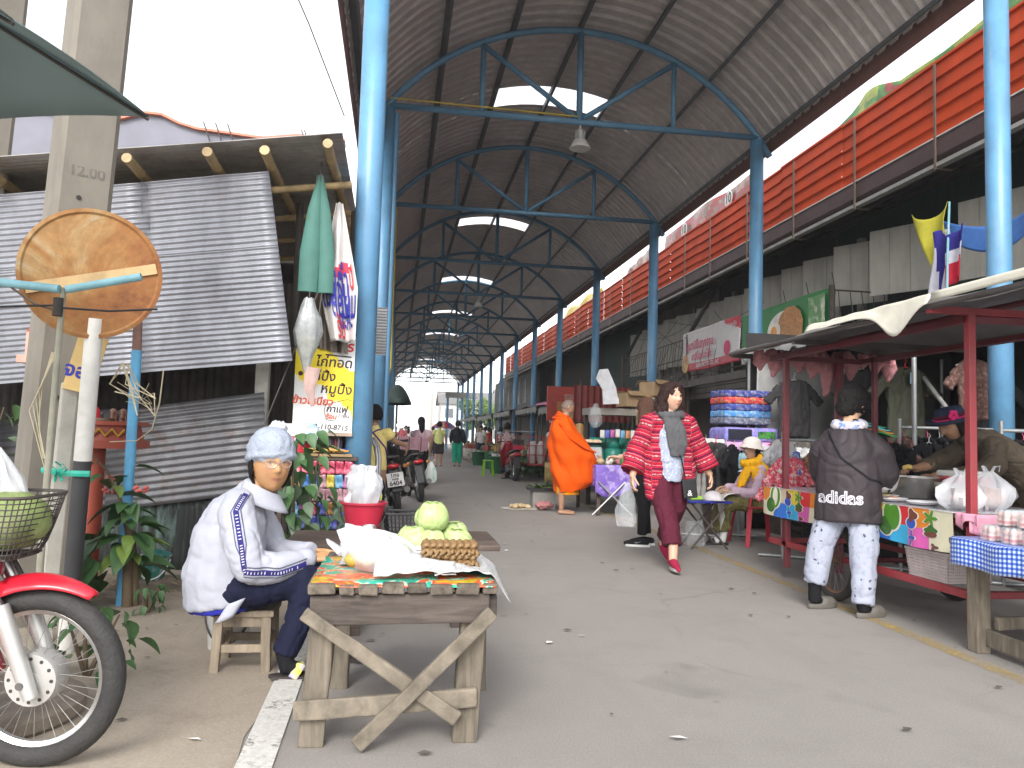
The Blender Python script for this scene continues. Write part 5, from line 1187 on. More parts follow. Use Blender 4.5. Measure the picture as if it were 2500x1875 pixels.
for s_ in (-1, 1): mb.tube([hc+HR @ V((s_*.054, .090, .016)), hc+HR @ V((s_*.076, .03, .018)), hc+HR @ V((s_*.078, -.01, .012))], .0018, 6)
mb.build('glasses', M_gl, w1, True)
for c_ in w1.children:
    if c_.name.split('.')[0] in ('beanie', 'pompom', 'glasses', 'hair', 'hair_tail'):
        for q in c_.data.vertices: q.co = hc+(q.co-hc)*1.13

# ---- woman in red striped jacket walking towards the camera (root faces -Y)
w2 = thing('person', 'woman in red striped woven jacket and grey scarf walking along the road', 'person', (2.42, 6.78, 0), radians(180))
HR = RH(radians(20), radians(0), 0); hc = V((-.02, .03, 1.50))
body(w2, [([(0, 0, .86), (0, .0, 1.1), (0, .0, 1.30), (0, .0, 1.36)], [.13, .13, .12, .07], .7), ([(0, .0, 1.34), (-.01, .02, 1.44)], [.055, .052], 1), ([(.28, .0, .95), (.345, .06, .80)], [.045, .03], 1), ([(-.30, 0, .95), (-.38, .03, .83)], [.045, .03], 1), ([(.03, .25, .33), (.05, .30, .1)], [.05, .036], 1), ([(-.08, -.25, .33), (-.08, -.33, .14)], [.05, .036], 1)],
     (hc, HR), [((.345, .06, .80), (.05, .15, -1), (1, 0, .1), -1, .55, 1.0), ((-.38, .03, .83), (-.1, .2, -1), (-1, .1, 0), 1, .5, 1.0)], (.56, .34, .235), hs=1.06, lips=(.42, .13, .12))
def woven(name):
    m, nt, bs, tc = new_mat(name); s = _attr(nt, 's').outputs['Fac']; co = tc.outputs['Object']
    fr = _math(nt, 'FRACT', _math(nt, 'MULTIPLY', s, 1.)); R_, C_, W_, D_ = (.36, .014, .038), (.48, .08, .08), (.52, .34, .33), (.11, .010, .04)
    c = _ramp(nt, fr, [(0, R_), (.12, W_), (.14, R_), (.26, D_), (.36, R_), (.42, W_), (.44, R_), (.54, D_), (.57, W_), (.65, D_), (.70, C_), (.73, R_), (.84, D_), (.92, C_), (.95, R_)], 'CONSTANT')
    ck = _noise(nt, co, 70, 2, .5); md = _math(nt, 'MULTIPLY', _ramp(nt, fr, [(.555, 0.), (.56, 1.), (.655, 1.), (.66, 0.)], 'CONSTANT'), _ramp(nt, ck, [(.48, 0.), (.52, 1.)]))
    c = _mix(nt, md, c, (.46, .03, .05)); c = _mix(nt, 1., c, _ramp(nt, _noise(nt, co, 120, 3), [(.3, .8), (.7, 1.15)]), 'MULTIPLY')
    nt.links.new(c, bs.inputs['Base Color']); bs.inputs['Roughness'].default_value = .9; bs.inputs['Specular IOR Level'].default_value = .15; return m
M_woven = woven('red_woven_stripes'); M_maroon = fabric('maroon_trousers', (.085, .012, .026)); M_grs = fabric('grey_scarf_cloth', (.085, .085, .09), .95)
shL, elL, wrL = V((.17, .0, 1.28)), V((.285, -.02, 1.03)), V((.345, .055, .845)); shR, elR, wrR = V((-.17, 0, 1.28)), V((-.295, -.02, 1.05)), V((-.372, .03, .87))
def sarm(p):
    if abs(p.x) > .185-.1*max(0, p.z-1.2): # sleeve: along the arm
        a, b = (shL, wrL) if p.x > 0 else (shR, wrR); return ((p-a).dot((b-a).normalized()))*6.2+1.3
    return (1.4-p.z)*6.2
garment(w2, 'jacket', M_woven, [([(0, -.015, .80), (0, -.015, 1.0), (0, -.01, 1.18), (0, 0, 1.30), (0, 0, 1.355)], [.205, .20, .19, .16, .08], .66), ([(.10, 0, 1.31), shL, elL, wrL], [.075, .085, .09, .10], 1), ([(-.10, 0, 1.31), shR, elR, wrR], [.075, .085, .09, .10], 1),
     ([(.13, .06, .60), (.14, .055, .80), (.12, .05, 1.0)], [.085, .10, .10], .7), ([(-.15, .06, .70), (-.14, .05, .85), (-.12, .05, 1.0)], [.08, .10, .10], .7)], .0085, [folds(.012, (6, 6, 3)), folds(.005, (14, 14, 8), 5)], attr={'s': sarm})
m, nt, bs, tc = new_mat('dotted_white_shirt'); co = tc.outputs['Object']; vo = nt.nodes.new('ShaderNodeTexVoronoi'); vo.inputs['Scale'].default_value = 52; nt.links.new(co, vo.inputs['Vector'])
nt.links.new(_ramp(nt, vo.outputs['Distance'], [(.28, (.62, .64, .68)), (.34, (.20, .24, .36)), (.5, (.34, .38, .48))]), bs.inputs['Base Color']); bs.inputs['Roughness'].default_value = .8
garment(w2, 'shirt', m, [([(0, .05, .76), (-.0, .065, .95), (0, .06, 1.15), (0, .03, 1.3)], [.115, .125, .125, .10], .85)], .010, [folds(.008, (8, 8, 5))])
def scarf(mb):
    mb.tube([(.10*sin(a), .02+.09*cos(a), 1.355-.02*cos(a)) for a in [2*pi*i/20 for i in range(21)]], .040, 10)
    mb.tube([(.02, .11, 1.33), (-.01, .165, 1.2), (-.02, .185, 1.08), (-.02, .18, .98)], [.075, .095, .09, .06], 12, sq=.28)
garment(w2, 'scarf', M_grs, [], .008, [folds(.010, (16, 16, 4))], 2, extra=scarf)
f_ = on_surface(w2.children[-1], None); mb = MB()
for cx, cz in ((.035, 1.185), (-.05, 1.19)):
    for k in range(5):
        a = k*2*pi/5+.3; p = V((cx+.018*cos(a), 0, cz+.018*sin(a))); mb.poly([f_(p+V((.010*cos(a+q), 0, .010*sin(a+q))), (0, 1, 0), .004) for q in (0, 1.6, 3.14, 4.7)])
for k in range(9): p = V((-.075+k*.016, 0, 1.12+.004*(k % 2))); mb.poly([f_(p+V((.005*cos(q), 0, .005*sin(q))), (0, 1, 0), .004) for q in (0, 1.6, 3.14, 4.7)])
mb.build('flower_print', fabric('pink_print', (.58, .05, .12)), w2)
garment(w2, 'trousers', M_maroon, [([(.085, 0, .83), (.07, .10, .55), (.045, .21, .36), (.05, .26, .22)], [.115, .095, .085, .085], 1), ([(-.085, 0, .83), (-.085, -.03, .52), (-.08, -.20, .33), (-.08, -.27, .22)], [.115, .095, .082, .080], 1), ([(-.06, 0, .84), (.06, 0, .84)], .12, .9)], .010, [folds(.009, (9, 9, 5))])
def shoes2(mb): shoe(mb, (.05, .26, .055), (.05, 1, -.12), .23); shoe(mb, (-.08, -.36, .115), (0, .8, -.40), .22)
garment(w2, 'shoes', fabric('raspberry_shoe', (.30, .015, .05)), [], .007, None, 3, extra=shoes2)
mb = MB(); sole(mb, (.05, .28, .03), (.05, 1, 0), .23, .08, .022); mb.build('shoe_sole', M('sole_grey', (.42, .40, .38), .8), w2)
def bob(mb):
    q = lambda x, y, z: hc+HR @ V((x, y, z))
    mb.ell(q(0, -.026, .026), (.100, .110, .120), HR, 20, 14)
    for s in (-1, 1):
        mb.tube([q(s*.03, .045, .112), q(s*.080, .020, .065), q(s*.095, -.012, -.03), q(s*.100, -.02, -.12), q(s*.085, -.01, -.17)], [.028, .034, .044, .056, .036], 10, round_=True)
    for k in range(5):
        a = (k-2)*.5; mb.tube([q(.08*sin(a), -.085*cos(a), .03), q(.10*sin(a), -.11*cos(a), -.08), q(.09*sin(a), -.095*cos(a), -.17)], [.045, .06, .04], 10, round_=True)
garment(w2, 'hair', M_hbrown, [], .007, [folds(.014, (22, 22, 6)), folds(.006, (60, 60, 10), 4)], 2, extra=bob)
def hbag(mb): mb.box((-.155, .12, .70), (.13, .05, .17), Euler((0, .12, 0)).to_matrix())
garment(w2, 'shoulder_bag', M('black_nylon', (.012, .012, .014), .55, bump=.3), [], .008, None, 4, extra=hbag)
MB().tube([(-.10, .17, .79), (-.055, .195, .95), (.0, .205, 1.08)], .006, 6, sq=.4).build('bag_strap', M_black, w2, True); lettering('&', fabric('bag_mark', (.6, .6, .6)), w2, lambda x, y: V((-.15-x, .153, .66+y)), .07, .001)
bag('carrier_bag', 'clear plastic carrier bag held by the woman in the red jacket', 'bag', (2.02, 6.70, .36), [(.075, 0), (.085, .05), (.085, .14), (.075, .22), (.05, .30), (.02, .38)], M_clear, sy=.5, amp=.3, handles=False)

# ---- monk in orange robe (root faces +X)
mk = thing('person', 'monk with shaved head wrapped in a bright orange robe, standing barefoot', 'person', (2.47, 11.45, 0), radians(-90))
HR = RH(0, radians(-24), 0); hc = V((.0, .055, 1.575))
body(mk, [([(0, 0, .9), (0, 0, 1.25), (0, 0, 1.38)], [.14, .13, .07], .8), ([(0, -.01, 1.36), (0, .03, 1.49)], [.062, .056], 1), ([(.07, -.01, .62), (.075, 0, .42), (.075, -.03, .30), (.075, -.03, .09)], [.07, .062, .056, .038], 1), ([(-.07, .03, .62), (-.075, .03, .42), (-.075, 0, .25), (-.075, .01, .09)], [.07, .06, .05, .038], 1),
     ([(.075, -.05, .035), (.08, .06, .03), (.085, .15, .02)], [.035, .038, .026], .8), ([(-.075, -.01, .035), (-.08, .1, .03), (-.085, .19, .02)], [.035, .038, .026], .8)], (hc, HR), (), (.36, .20, .125), .008, jaw=.6, lips=(.24, .11, .09), hs=1.02)
put_hair(mk, cap_hair(hc, HR, 1.02, .42, -.35, .002, 5), M('shaved_scalp', (.16, .115, .095), .6, var=.15), .002)
M_robe = fabric('saffron_robe', (.72, .088, .002), .8, .05); M_robe2 = fabric('ochre_underrobe', (.62, .25, .01))
prof = [(1.455, -.08, .045, .085), (1.41, -.135, .09, .14), (1.34, -.18, .135, .19), (1.24, -.215, .19, .225), (1.12, -.225, .29, .24), (1.0, -.215, .42, .235), (.93, -.205, .48, .225), (.80, -.195, .475, .22), (.62, -.175, .465, .215), (.47, -.145, .45, .205), (.37, -.115, .36, .19), (.33, -.10, .27, .18)]
def robefn(u, v):
    t = v*(len(prof)-1); j = min(int(t), len(prof)-2); f = t-j; f2 = f*f*(3-2*f); a_ = [prof[j][k]*(1-f)+prof[j+1][k]*f for k in range(4)]
    z, y0, y1, w = a_; an = 2*pi*u; cy = (y0+y1)/2; hy = (y1-y0)/2
    c_, s_ = cos(an), sin(an); pw = lambda q: (abs(q)**.85)*(1 if q > 0 else -1)
    fo = .016*sin(an*5+9*(1.4-z)+2*nz(an, z*2))*min(1, (1.46-z)*3)+.010*sin(-6*z*3+an*3+3*c_)*min(1, (1.46-z)*2)+.022*nz(c_*2.2+z*1.5, s_*2.2, z*4)+.008*nz(c_*7+z*9, s_*7, z*6)
    y = cy+pw(c_)*(hy+fo); x = pw(s_)*(w*(1-.28*max(0, c_))+fo)
    zz = z+.05*max(0, c_)*(v > .8)*(v-.8)*5*1.0+.008*sin(an*7)*(v > .9)
    return V((x, y, zz))
mb = MB(); mb.grid(robefn, 110, 90); mb.build('robe', M_robe, mk, True, thick=.006)
mb = MB(); mb.grid(lambda u, v: V((.155*sin(2*pi*u), .07+.17*cos(2*pi*u)+.006*sin(u*40), .42-.13*v)), 40, 6); mb.build('under_robe', M_robe2, mk, True, thick=.004)
mb = MB()
for k in range(3): mb.tube([V(((.085+.022*k)*sin(a), -.02-.01*k+(.075+.022*k)*cos(a), 1.455-.032*k+.03*(-cos(a))+.008*sin(3*a+k))) for a in [2*pi*i/24 for i in range(25)]], .024-.002*k, 8)
me = mb.mesh('collar_fold', M_robe); smoothme(me); wrinkle(me, .006, (14, 14, 14)); link('collar_fold', me, mk)
mb = MB(); mb.tube([(.19, -.10, 1.32), (.215, .05, 1.12), (.20, .28, .98), (.13, .44, .93)], [.03, .035, .04, .03], 9, sq=.5, round_=True); me = mb.mesh('robe_fold', M_robe); smoothme(me); wrinkle(me, .008, (9, 9, 9)); link('robe_fold', me, mk)

# ---- long haired young woman behind (root faces -X)
w3 = thing('person', 'young woman with long brown hair, pink sleeves and black trousers behind the striped jacket', 'person', (2.66, 8.12, 0), radians(60))
HR = RH(radians(0), 0, 0); hc = V((0, .03, 1.445))
body(w3, [([(0, 0, .85), (0, 0, 1.25), (0, 0, 1.32)], [.12, .11, .06], .75), ([(0, 0, 1.3), (0, .02, 1.4)], [.05, .048], 1), ([(-.19, .12, .95), (-.16, .26, .93)], [.035, .028], 1)], (hc, HR), [((-.16, .26, .93), (.1, 1, .05), (0, 0, 1), 1, .6, .95)], (.52, .31, .21), hs=.96)
garment(w3, 'sweater', fabric('dusty_pink_knit', (.48, .15, .16)), [([(-.14, 0, 1.25), (-.215, -.02, 1.10), (-.22, .02, .97)], [.075, .07, .065], 1), ([(-.22, .02, .97), (-.18, .20, .94)], [.062, .048], 1), ([(.14, 0, 1.25), (.215, -.02, 1.05), (.2, .1, .95)], [.075, .07, .06], 1)], .010, [folds(.010, (9, 9, 9))])
garment(w3, 'vest', fabric('pale_grey_vest', (.50, .52, .58)), [([(0, 0, .84), (0, 0, 1.05), (0, 0, 1.22), (0, 0, 1.31)], [.16, .16, .15, .08], .72)], .011, [folds(.010, (8, 8, 6))])
garment(w3, 'trousers', M_black, [([(.08, 0, .82), (.08, .05, .45), (.08, .0, .12)], [.10, .072, .05], 1), ([(-.08, 0, .82), (-.08, .0, .45), (-.08, .02, .12)], [.10, .072, .05], 1), ([(-.05, 0, .83), (.05, 0, .83)], .11, .9)], .011)
def sh3(mb): shoe(mb, (-.08, -.03, .015), (-.2, 1, 0), .24); shoe(mb, (.08, -.05, .015), (.1, 1, 0), .24)
garment(w3, 'sneakers', fabric('black_sneaker', (.014, .014, .016)), [], .008, None, 3, extra=sh3)
mb = MB(); sole(mb, (-.08, -.03, 0), (-.2, 1, 0), .25, .085, .022); sole(mb, (.08, -.05, 0), (.1, 1, 0), .25, .085, .022); mb.build('white_sole', M('sole_white', (.66, .66, .64), .7), w3)
mb = MB(); mb.tube([(-.128, .02, .055), (-.133, .07, .038), (-.13, .12, .06)], [.003, .008, .002], 6, sq=.3); mb.build('swoosh_mark', M('mark_white', (.7, .7, .7), .6), w3)
def lh(mb):
    mb.ell(hc+V((0, -.018, .02)), (.092, .105, .118), None, 18, 14)
    for k in range(7):
        a = (k-3)*.55; mb.tube([hc+V((.085*sin(a), -.075*cos(a), .03)), hc+V((.10*sin(a), -.10*cos(a), -.12)), hc+V((.11*sin(a), -.12*cos(a), -.30)), hc+V((.10*sin(a), -.12*cos(a), -.42))], [.035, .042, .035, .015], 9, round_=True)
garment(w3, 'hair', M_hauburn, [], .009, [folds(.012, (26, 26, 4))], 2, extra=lh)

# ---- seated vendor, white hat and yellow scarf (root faces -X)
w4 = thing('person', 'seated vendor in white felt hat and yellow scarf on a red plastic chair', 'person', (3.98, 8.30, 0), radians(90))
HR = RH(radians(20), radians(2), 0); hc = V((-.02, .06, 1.045)); 
body(w4, [([(0, 0, .5), (0, -.01, .72), (0, .02, .9)], [.12, .12, .06], .8), ([(0, .02, .88), (0, .04, .99)], [.05, .05], 1)], (hc, HR), [((-.10, .36, .60), (.2, 1, -.1), (-.3, .2, 1), -1, .8, .9), ((.06, .34, .62), (-.2, 1, -.1), (.3, .2, 1), 1, .8, .9)], (.44, .27, .18), hs=.95)
garment(w4, 'sweater', fabric('lilac_knit', (.50, .36, .44)), [([(0, -.05, .46), (0, -.03, .62), (0, 0, .80), (0, .02, .90)], [.17, .17, .15, .08], .85), ([(-.12, .0, .83), (-.19, .04, .70), (-.20, .10, .58)], [.06, .065, .06], 1), ([(-.20, .10, .57), (-.16, .22, .58), (-.11, .33, .60)], [.06, .055, .042], 1), ([(.12, 0, .83), (.19, .06, .70), (.19, .12, .6), (.08, .30, .62)], [.06, .065, .06, .042], 1)], .010, [folds(.010, (9, 9, 12))])
M_ysc = fabric('mustard_scarf', (.70, .36, .012))
def ysc(mb):
    mb.tube([(.095*sin(a), .03+.10*cos(a), .905-.015*cos(a)) for a in [2*pi*i/20 for i in range(21)]], .048, 10)
    mb.tube([(.0, -.03, .90), (0, -.06, .80), (.0, -.08, .66), (0, -.09, .55), (-.02, -.10, .48)], [.13, .165, .165, .12, .04], 16, sq=.55, round_=True)
    mb.tube([(-.10, .02, .86), (-.16, .03, .78), (-.17, .05, .66)], [.07, .08, .04], 10, sq=.6, round_=True)
    mb.tube([(-.06, .10, .87), (-.08, .17, .76), (-.10, .22, .66), (-.11, .25, .63)], [.06, .07, .055, .02], 10, sq=.5, round_=True)
garment(w4, 'scarf', M_ysc, [], .009, [folds(.016, (14, 14, 6)), folds(.006, (30, 30, 12), 2)], 2, extra=ysc)
garment(w4, 'skirt', fabric('olive_sarong', (.13, .115, .045), col2=(.22, .20, .09), patch=8), [([(.08, .0, .47), (.08, .25, .48), (.06, .38, .44)], [.12, .105, .085], 1), ([(-.08, .0, .47), (-.08, .25, .48), (-.06, .38, .44)], [.12, .105, .085], 1), ([(.0, .38, .42), (.0, .40, .28), (0, .38, .15)], [.13, .13, .12], .75)], .011, [folds(.012, (10, 10, 5))])
mb = MB(); mb.grid(lambda u, v: V((-.20+.30*u, .12+.34*min(1, v*1.7)+.03*nz(u*5, v*5), .59-.06*v-(.36*max(0, v-.5)*2*(.7+.3*sin(u*9)))+.01*nz(u*8, v*9))), 22, 26); mb.build('lap_cloth', fabric('white_cotton', (.66, .63, .58)), w4, True, thick=.006)
garment(w4, 'socks', fabric('white_sock', (.6, .6, .58)), [([(-.05, .38, .16), (-.05, .40, .05), (-.05, .50, .035)], [.04, .04, .03], 1), ([(.08, .36, .16), (.08, .38, .05), (.08, .48, .035)], [.04, .04, .03], 1)], .009)
mb = MB(); sole(mb, (-.05, .37, 0), (0, 1, 0), .25, .09, .02); sole(mb, (.08, .35, 0), (0, 1, 0), .25, .09, .02)
for x_, y_ in ((-.05, .44), (.08, .42), (-.05, .50), (.08, .48)): mb.tube([(x_-.05, y_, .015), (x_, y_+.01, .07), (x_+.05, y_, .015)], .012, 6, sq=.6)
mb.build('sandals', M('sandal_black', (.02, .018, .018), .6), w4)
put_hair(w4, cap_hair(hc, HR, .95, .5, -.6, .012, 8), M_hblack)
def what(mb):
    mb.ell(hc+HR @ V((0, -.01, .065)), (.10, .115, .085), HR, 20, 14); mb.lathe([(.10, .03), (.125, -.012), (.135, -.03), (.125, -.03), (.09, .02)], 26, hc+HR @ V((0, -.01, .03)), HR @ Matrix.Rotation(.12, 3, 'X'), sy=1.1, cap=True)
garment(w4, 'hat', fabric('cream_felt', (.62, .56, .52), .95, .08, 20, .5, 130), [], .008, None, 3, extra=what)

# ---- shopper in dark sports jacket (root faces right and away)
w5 = thing('person', 'shopper in dark sports jacket and grey print trousers seen from behind at the food cart', 'person', (3.06, 4.98, 0), radians(-38))
HR = RH(radians(-30), radians(-22), radians(4)); hc = V((.02, .10, 1.40))
body(w5, [([(0, 0, .8), (0, 0, 1.1), (0, .02, 1.24)], [.13, .13, .07], .8), ([(0, .02, 1.22), (.01, .07, 1.33)], [.055, .05], 1), ([(.2, .2, .92), (.12, .34, .94)], [.035, .028], 1)], (hc, HR), [((.12, .34, .94), (-.1, 1, .1), (0, 0, 1), 1, .7, .95)], (.52, .32, .20), hs=1.0)
M_adj = fabric('charcoal_nylon', (.040, .032, .036), .55, .10, 6, .15, 60)
ja = garment(w5, 'jacket', M_adj, [([(0, -.01, .605), (0, -.015, .78), (0, -.01, .95), (0, .0, 1.10), (0, .02, 1.20), (0, .03, 1.245)], [.222, .215, .205, .188, .145, .08], .74), ([(.10, .01, 1.17), (.19, .02, 1.07), (.225, .06, .93), (.215, .12, .86)], [.075, .088, .082, .075], 1), ([(.215, .12, .86), (.17, .26, .91)], [.075, .06], 1), ([(-.10, .01, 1.17), (-.18, .03, 1.06), (-.195, .10, .93), (-.18, .16, .86), (-.1, .3, .9)], [.075, .082, .078, .072, .055], 1)], .0095, [folds(.008, (3.2, 3.2, 2.6)), folds(.002, (8, 8, 6), 4)])
M_adw = fabric('off_white_panel', (.55, .53, .50))
strip(w5, ja, [(.10, .05, .66), (.13, .06, .82), (.15, .06, .98)], [(1, .12, 0)]*3, .055, M_adw, 'side_panel', 30)
for k in range(3): strip(w5, ja, [(.06, .09, .715+.022*k), (.06, .0, .715+.022*k)], [(1, .35, 0), (1, .0, 0)], .009, M_adj, 'side_bar', 8, .005)
fj = on_surface(ja, None)
lettering('adidas', fabric('white_lettering', (.62, .60, .64)), w5, lambda x, y: fj(V((x-.035, 0, .765+y)), (0, -1, 0), .004), .115, .0042, 'jacket_lettering', cut=.02)
lettering('adidas', M_adj, w5, lambda x, y: fj(V((x-.035, 0, .765+y)), (0, -1, 0), .006), .115, -.0032, 'lettering_core', cut=.02)
strip(w5, ja, [(-.12, .0, 1.20), (-.03, 0, 1.03), (.10, 0, .90), (.18, 0, .86)], [(-.2, -1, .3), (0, -1, 0), (.3, -1, 0), (.9, -.5, 0)], .012, M_black, 'cross_strap', 40, .006)
M_fsc = fabric('flowered_scarf', (.55, .5, .52), col2=(.12, .18, .5), patch=26); 
garment(w5, 'scarf', M('flowered_scarf_mix', (.62, .56, .56), .85, var=.1, scale=20, col2=(.10, .20, .52), patch=22, bump=.3), [([(.085*sin(a), .035+.085*cos(a), 1.255+.012*cos(a)) for a in [2*pi*i/18 for i in range(19)]], .036, 1)], .008, [folds(.008, (20, 20, 20))])
m, nt, bs, tc = new_mat('bird_print_trousers'); co = tc.outputs['Object']; vo = nt.nodes.new('ShaderNodeTexVoronoi'); vo.inputs['Scale'].default_value = 19; nt.links.new(co, vo.inputs['Vector'])
dd = _math(nt, 'ADD', vo.outputs['Distance'], _math(nt, 'MULTIPLY', _noise(nt, co, 75, 2), .5)); c = _mix(nt, _ramp(nt, dd, [(.42, 1.), (.45, 0.)]), (.34, .36, .44), (.05, .055, .08)); c = _mix(nt, _ramp(nt, _noise(nt, co, 40, 3), [(.55, 0.), (.6, .4)]), c, (.24, .26, .32))
nt.links.new(c, bs.inputs['Base Color']); bs.inputs['Roughness'].default_value = .85
fL, fR = V((-.195, .0, 0)), V((.09, -.17, 0))
def w2l(X, Y): # world to local of this root
    d = V((X-3.06, Y-4.98, 0)); return rotz(radians(38)) @ d
fL, fR = w2l(2.87, 5.08), w2l(3.05, 4.80)
garment(w5, 'trousers', m, [([(-.085, .0, .68), (fL.x*.75-.02, fL.y*.6, .42), (fL.x, fL.y, .17)], [.105, .090, .072], 1), ([(.085, -.01, .68), (fR.x*.8+.02, fR.y*.5, .42), (fR.x, fR.y, .08)], [.105, .090, .070], 1), ([(-.06, 0, .68), (.06, 0, .68)], .12, .9)], .011, [folds(.012, (6, 6, 3))])
garment(w5, 'socks', M_black, [([fL+V((0, 0, .2)), fL+V((0, 0, .06)), fL+V((.03, .07, .045))], [.045, .042, .036], 1), ([fR+V((0, 0, .14)), fR+V((0, 0, .06)), fR+V((.03, .07, .045))], [.045, .042, .036], 1)], .009)
fd = w2l(3.06+.9, 4.98+.25)
def clog(mb):
    for p in (fL, fR): sole(mb, p+V((0, 0, .0))-fd*.02, fd, .25, .10, .035); mb.tube([p+fd*.09+V((0, 0, .045)), p+fd*.15+V((0, 0, .04)), p+fd*.185+V((0, 0, .03))], [.048, .045, .03], 12, sq=.8, round_=True)
garment(w5, 'clogs', M('grey_clog', (.12, .11, .095), .7), [], .008, None, 2, extra=clog)
def sh5(mb):
    mb.ell(hc+HR @ V((0, -.02, .025)), (.094, .112, .118), HR, 20, 14); mb.ell(hc+HR @ V((0, -.06, -.05)), (.075, .065, .07), HR, 14, 10)
    for s in (-1, 1): mb.ell(hc+HR @ V((s*.07, .035, .03)), (.022, .045, .05), HR, 10, 8)
garment(w5, 'hair', M_hblack, [], .007, [folds(.010, (30, 30, 18))], 2, extra=sh5)

# ---- vendor leaning over the cart in a hat (root faces -X)
w6 = thing('person', 'vendor in brown jacket and navy hat with pink flower leaning over the cart', 'person', (5.02, 5.62, 0), radians(90))
HR = RH(radians(6), radians(-34), 0); hc = V((-.02, .72, 1.30))
body(w6, [([(0, .0, .85), (0, .25, 1.05), (0, .52, 1.2)], [.13, .13, .08], .8), ([(0, .52, 1.2), (0, .64, 1.26)], [.055, .05], 1), ([(.12, .78, .98), (.06, .97, .95)], [.04, .03], 1), ([(-.16, .70, .95), (-.10, .92, .90)], [.04, .03], 1)], (hc, HR), [((.06, .97, .95), (-.2, 1, .0), (.2, .1, 1), 1, .9, 1.), ((-.10, .92, .90), (.15, 1, -.1), (-.2, .2, 1), -1, .7, 1.)], (.30, .165, .10), hs=1.0, lips=(.25, .09, .07))
garment(w6, 'jacket', fabric('brown_jacket', (.075, .058, .042), .75), [([(0, -.05, .70), (0, .05, .86), (0, .22, 1.03), (0, .42, 1.16), (0, .56, 1.22)], [.22, .225, .21, .17, .09], .78), ([(.14, .44, 1.14), (.21, .58, 1.03), (.17, .72, .99)], [.085, .085, .07], 1), ([(.17, .72, .99), (.12, .83, .975)], [.068, .055], 1), ([(-.14, .44, 1.14), (-.23, .52, 1.0), (-.22, .62, .93)], [.09, .09, .08], 1), ([(-.22, .62, .93), (-.14, .82, .91)], [.075, .058], 1)], .010, [folds(.012, (5, 5, 7)), folds(.004, (10, 10, 12), 4)])
garment(w6, 'trousers', M_black, [([(.1, 0, .78), (.1, .02, .4), (.1, 0, .08)], [.12, .09, .07], 1), ([(-.1, 0, .78), (-.1, .02, .4), (-.1, 0, .08)], [.12, .09, .07], 1)], .014)
put_hair(w6, cap_hair(hc, HR, 1., .45, -.85, .014, 9), M_hblack)
M_hatn = fabric('navy_hat', (.03, .04, .075), .9)
def nh(mb):
    T_ = HR @ Matrix.Rotation(.30, 3, 'X'); mb.lathe([(.105, .035), (.10, .09), (.09, .125), (.03, .135), (.002, .135)], 26, hc+HR @ V((0, -.02, .0)), T_, sy=1.12); mb.lathe([(.09, .05), (.155, .022), (.175, .045), (.172, .055), (.12, .04), (.09, .065)], 30, hc+HR @ V((0, -.02, .0)), T_, sy=1.1)
garment(w6, 'hat', M_hatn, [], .007, [folds(.004, (10, 10, 10))], 2, extra=nh)
T_ = HR @ Matrix.Rotation(.30, 3, 'X'); q_ = hc+HR @ V((0, -.02, .0))
MB().lathe([(.111, .06), (.108, .085)], 26, q_, T_, sy=1.12, cap=False).build('hat_band', fabric('maroon_band', (.10, .015, .03)), w6, True, thick=.004)
mb = MB(); mb.tube([q_+T_ @ V((.113*sin(a), .127*cos(a), .052+.003*sin(a*30))) for a in [2*pi*i/60 for i in range(61)]], .007, 6)
for k in range(5): a = k*2*pi/5; mb.ell(q_+T_ @ V((-.105-.012, .075+.026*cos(a), .085+.026*sin(a))), (.014, .020, .020), T_, 10, 8)
mb.build('hat_flower', fabric('hot_pink_knit', (.62, .03, .16)), w6, True)
MB().box((.02, 1.06, .96), (.06, .05, .035), Euler((.2, .3, .4)).to_matrix()).build('held_food', M('yellow_food', (.6, .42, .12), .6), w6, bevel=.01)

